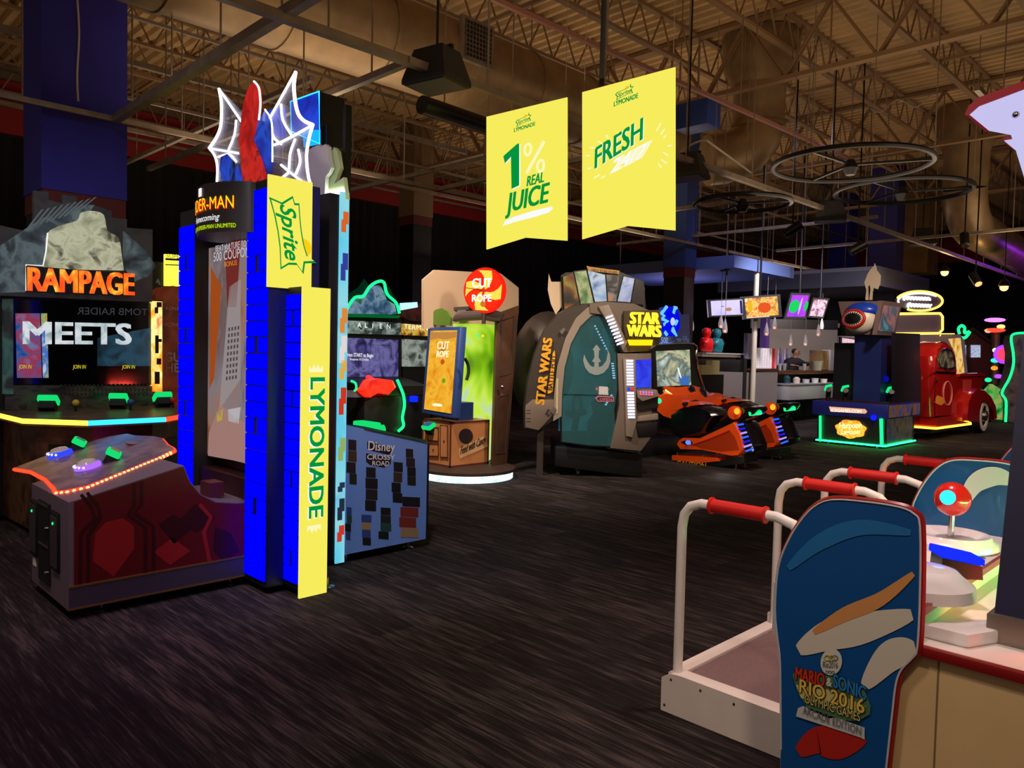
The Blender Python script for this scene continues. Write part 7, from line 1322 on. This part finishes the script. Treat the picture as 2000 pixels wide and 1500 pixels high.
# platforms with handlebars
PAD = mat('grey_mat', (118, 92, 92), .8, noise=.08, nscale=60); BOLT = mat('bolt_bronze', (90, 70, 60), .4, .6)
def platform(v0, v1, label):
    t = root('player_platform', label, 'platform', (-1.6, (v0 + v1) / 2, 0), 0, 'white player platforms'); u0, u1 = -1.92, -1.31
    b = B(WPL); b.prism([(u0, v0, 0), (u1, v0, 0), (u1, v0, .18), (u0 + .10, v0, .185), (u0 + .05, v0, .18), (u0, v0, .15)], (0, .022, 0), WPL); sb_ = part('side_board', b, t)
    for (x, z) in ((u0 + .02, .03), (u0 + .05, .155), (u0 + .2, .155), (u0 + .36, .15)): b = B(BOLT); b.ball((x, v0 - .001, z), (.006, .004, .006), BOLT, 8, 5); part('bolt', b, sb_)
    b = B(WPL); b.box((u0 + .005, v0 + .022, .1), (u1, v1, .15), WPL); part('deck', b, t)
    b = B(WPL); b.box((u0 + .02, v0 + .022, .15), (u1, v0 + .10, .175), WPL, .004); b.box((u0 + .0, v0 + .1, .15), (u0 + .07, v1, .175), WPL, .004); part('rim', b, t)
    b = B(PAD); b.box((u0 + .075, v0 + .105, .148), (u1, v1 - .09, .158)); part('foot_mat', b, t)
    b = B(WPL); b.prism([(u0, v1 - .02, 0), (u1, v1 - .02, 0), (u1, v1 - .02, .30), (u0 + .12, v1 - .02, .30), (u0, v1 - .02, .22)], (0, .03, 0), WPL); part('side_board', b, t)
    for vb_ in (v0 + .06, v1 - .03):
        zt_ = .955; pts = [(u0 + .045, vb_, .17), (u0 + .045, vb_, zt_ - .12), (u0 + .055, vb_, zt_ - .06), (u0 + .085, vb_, zt_ - .02), (u0 + .14, vb_, zt_), (u1 - .12, vb_, zt_), (u1 - .05, vb_, zt_ - .02), (u1 + .0, vb_, zt_ - .07), (u1 + .015, vb_, zt_ - .14), (u1 + .015, vb_, .17)]
        b = B(WHT); b.tube(pts, .0215, mat('white_tube_paint', (232, 224, 220), .35), 14); hb_ = part('handlebar', b, t)
        b = B(RED); b.cyl((u0 + .19, vb_, zt_), (u1 - .17, vb_, zt_), .030, mat('red_foam', (206, 24, 20), .5), 16)
        for x in (u0 + .19, u1 - .17): b.lathe([(.030, -.008), (.037, -.004), (.037, .004), (.030, .008)], (x, vb_, zt_), mat('red_foam', (206, 24, 20), .5), 16, (1, 0, 0))
        part('grip', b, hb_)
    return t
platform(2.92, 3.95, 'white player platform nearest the viewer, with grey mat and two handlebars')
platform(4.45, 5.46, 'white player platform farther back, seen past the nearest one')

# ================================================================== hanging yellow banners
BY = T_YEL  # banner cloth given its own glow, nothing lights it from behind
def banner(name_label, px, draw, k=1.22):
    vb_ = 4.2 * k; b = B(BY); b.prism([VP(x, y, vb_) for x, y in px], (0, .012, 0), BY); t = root('hanging_banner', name_label, 'banner', VP(*px[0], vb_), 0, 'yellow hanging banners' if False else None)
    cl = part('cloth', b, t); b = B(None); draw(b, lambda x, y, d=.002: VP(x, y, vb_ - d)); part('lettering', b, cl)
    for q_ in (px[0], px[1]):
        p = VP(*q_, vb_) + Y * .006; b = B(STEEL); p.x += .02 if q_ == px[0] else -.02; b.cyl(p - Z * .02, (p.x, p.y, 6.6), .003, STEEL, 5); part('hanger_wire', b, t)
    return t
def btext(b, f, s_, p0, p1, h, m, up=None, bold=.02, shear=0.0, fat=0.0, d=.004):
    a, e = f(*p0, d), f(*p1, d); u_ = Z if up is None else (f(*up[1]) - f(*up[0])); b.text(s_, a, e - a, u_, h, m, bold, shear, width=(e - a).length, vs_=1.0, fat=fat)
def small_logo(b, f, cx_, cy_, s_):
    def g(x, y, d=0.0): return f(cx_ + x * s_, cy_ - y * s_ - x * s_ * .27, .004 + d)
    sprite_logo(b, g, 13.0, True, .86)
def draw1(b, f):
    small_logo(b, f, 1022, 235, 1.0)
    btext(b, f, 'LYMONADE', (1004, 258), (1045, 245), .05, T_GREEN, fat=.002)
    one = [(983, 305), (1010, 281), (1014, 280), (1014, 362), (999, 369), (998, 306), (986, 319)]
    b.poly([f(x + 2.2, y + 1.5, .003) for x, y in one], T_WHITE); b.poly([f(x, y, .005) for x, y in one], T_GREEN)
    for (cx_, cy_) in ((1031, 292), (1056, 324)):
        pts = [f(cx_ + 6.5 * math.cos(R(a)), cy_ + 11 * math.sin(R(a)) - 1.8 * math.cos(R(a)), .004) for a in range(0, 360, 18)]; b.tube(pts, .013, T_CREAM, 5, True)
    b.tube([f(1063, 276, .004), f(1029, 338, .004)], .016, T_CREAM, 6)
    btext(b, f, 'REAL', (1029, 364), (1062, 355), .13, T_GREEN, shear=.15, fat=.004); btext(b, f, 'JUICE', (988, 415), (1072, 394), .25, T_GREEN, shear=.15, fat=.008)
    b.poly([f(x, y, .004) for x, y in [(982, 441), (986, 432), (1002, 424), (1040, 412), (1078, 403), (1080, 407), (1072, 415), (1040, 425), (1004, 434), (986, 440)]], T_WHITE)
def draw2(b, f):
    small_logo(b, f, 1219, 181, 1.15); btext(b, f, 'LYMONADE', (1199, 208), (1246, 191), .056, T_GREEN, fat=.002)
    for d, m_, k in ((.0045, T_WHITE, 1.5), (.006, T_GREEN, 0)):
        b.text('FRESH', f(1162 + k, 329 + k * .5, d), f(1254 + k, 272, d) - f(1162 + k, 329, d), Z, .25, m_, .0, .0, width=(f(1254, 272) - f(1162, 329)).length, fat=.006)
    for k in range(3): b.text('24/7', f(1192 + 3.5 * k, 339 - 1.5 * k, .0035 + .0002 * (2 - k)), f(1274, 297) - f(1192, 339), f(1214, 284) - f(1200, 330), .17, (T_WHITE if k == 0 else T_CREAM), .0, width=.34, fat=.006 if k == 0 else .011)
    for (x0, y0, x1, y1) in ((1282, 256, 1291, 240), (1290, 263, 1298, 252), (1296, 270, 1301, 264), (1304, 285, 1311, 284), (1296, 298, 1305, 304), (1292, 312, 1302, 319), (1286, 320, 1292, 327), (1184, 264, 1188, 270), (1168, 276, 1178, 282), (1153, 288, 1164, 290), (1145, 304, 1151, 304), (1148, 330, 1154, 328), (1160, 348, 1171, 341), (1174, 348, 1182, 343), (1207, 258, 1207, 262), (1216, 256, 1216, 260)): b.tube([f(x0, y0, .003), f(x1, y1, .003)], .006, T_CREAM, 5)
banner('left yellow hanging banner reading 1% REAL JUICE in green', [(950, 228), (1107, 190), (1107, 470), (1025, 464), (950, 487)], draw1)
b2 = banner('right yellow hanging banner reading FRESH 24/7 with white rays', [(1137, 180), (1318, 131), (1318, 450), (1225, 441), (1137, 467)], draw2)
b = B(BLKM); p = VP(1175, 168, 5.2); b.tube([p, p + Vector((.0, .0, 1.0)), Vector((p.x + .02, p.y, 6.56))], .022, RUB, 8); solo('hanging_strap', b, 'black strap hanging from the roof behind the right banner', 'strap', origin=p)
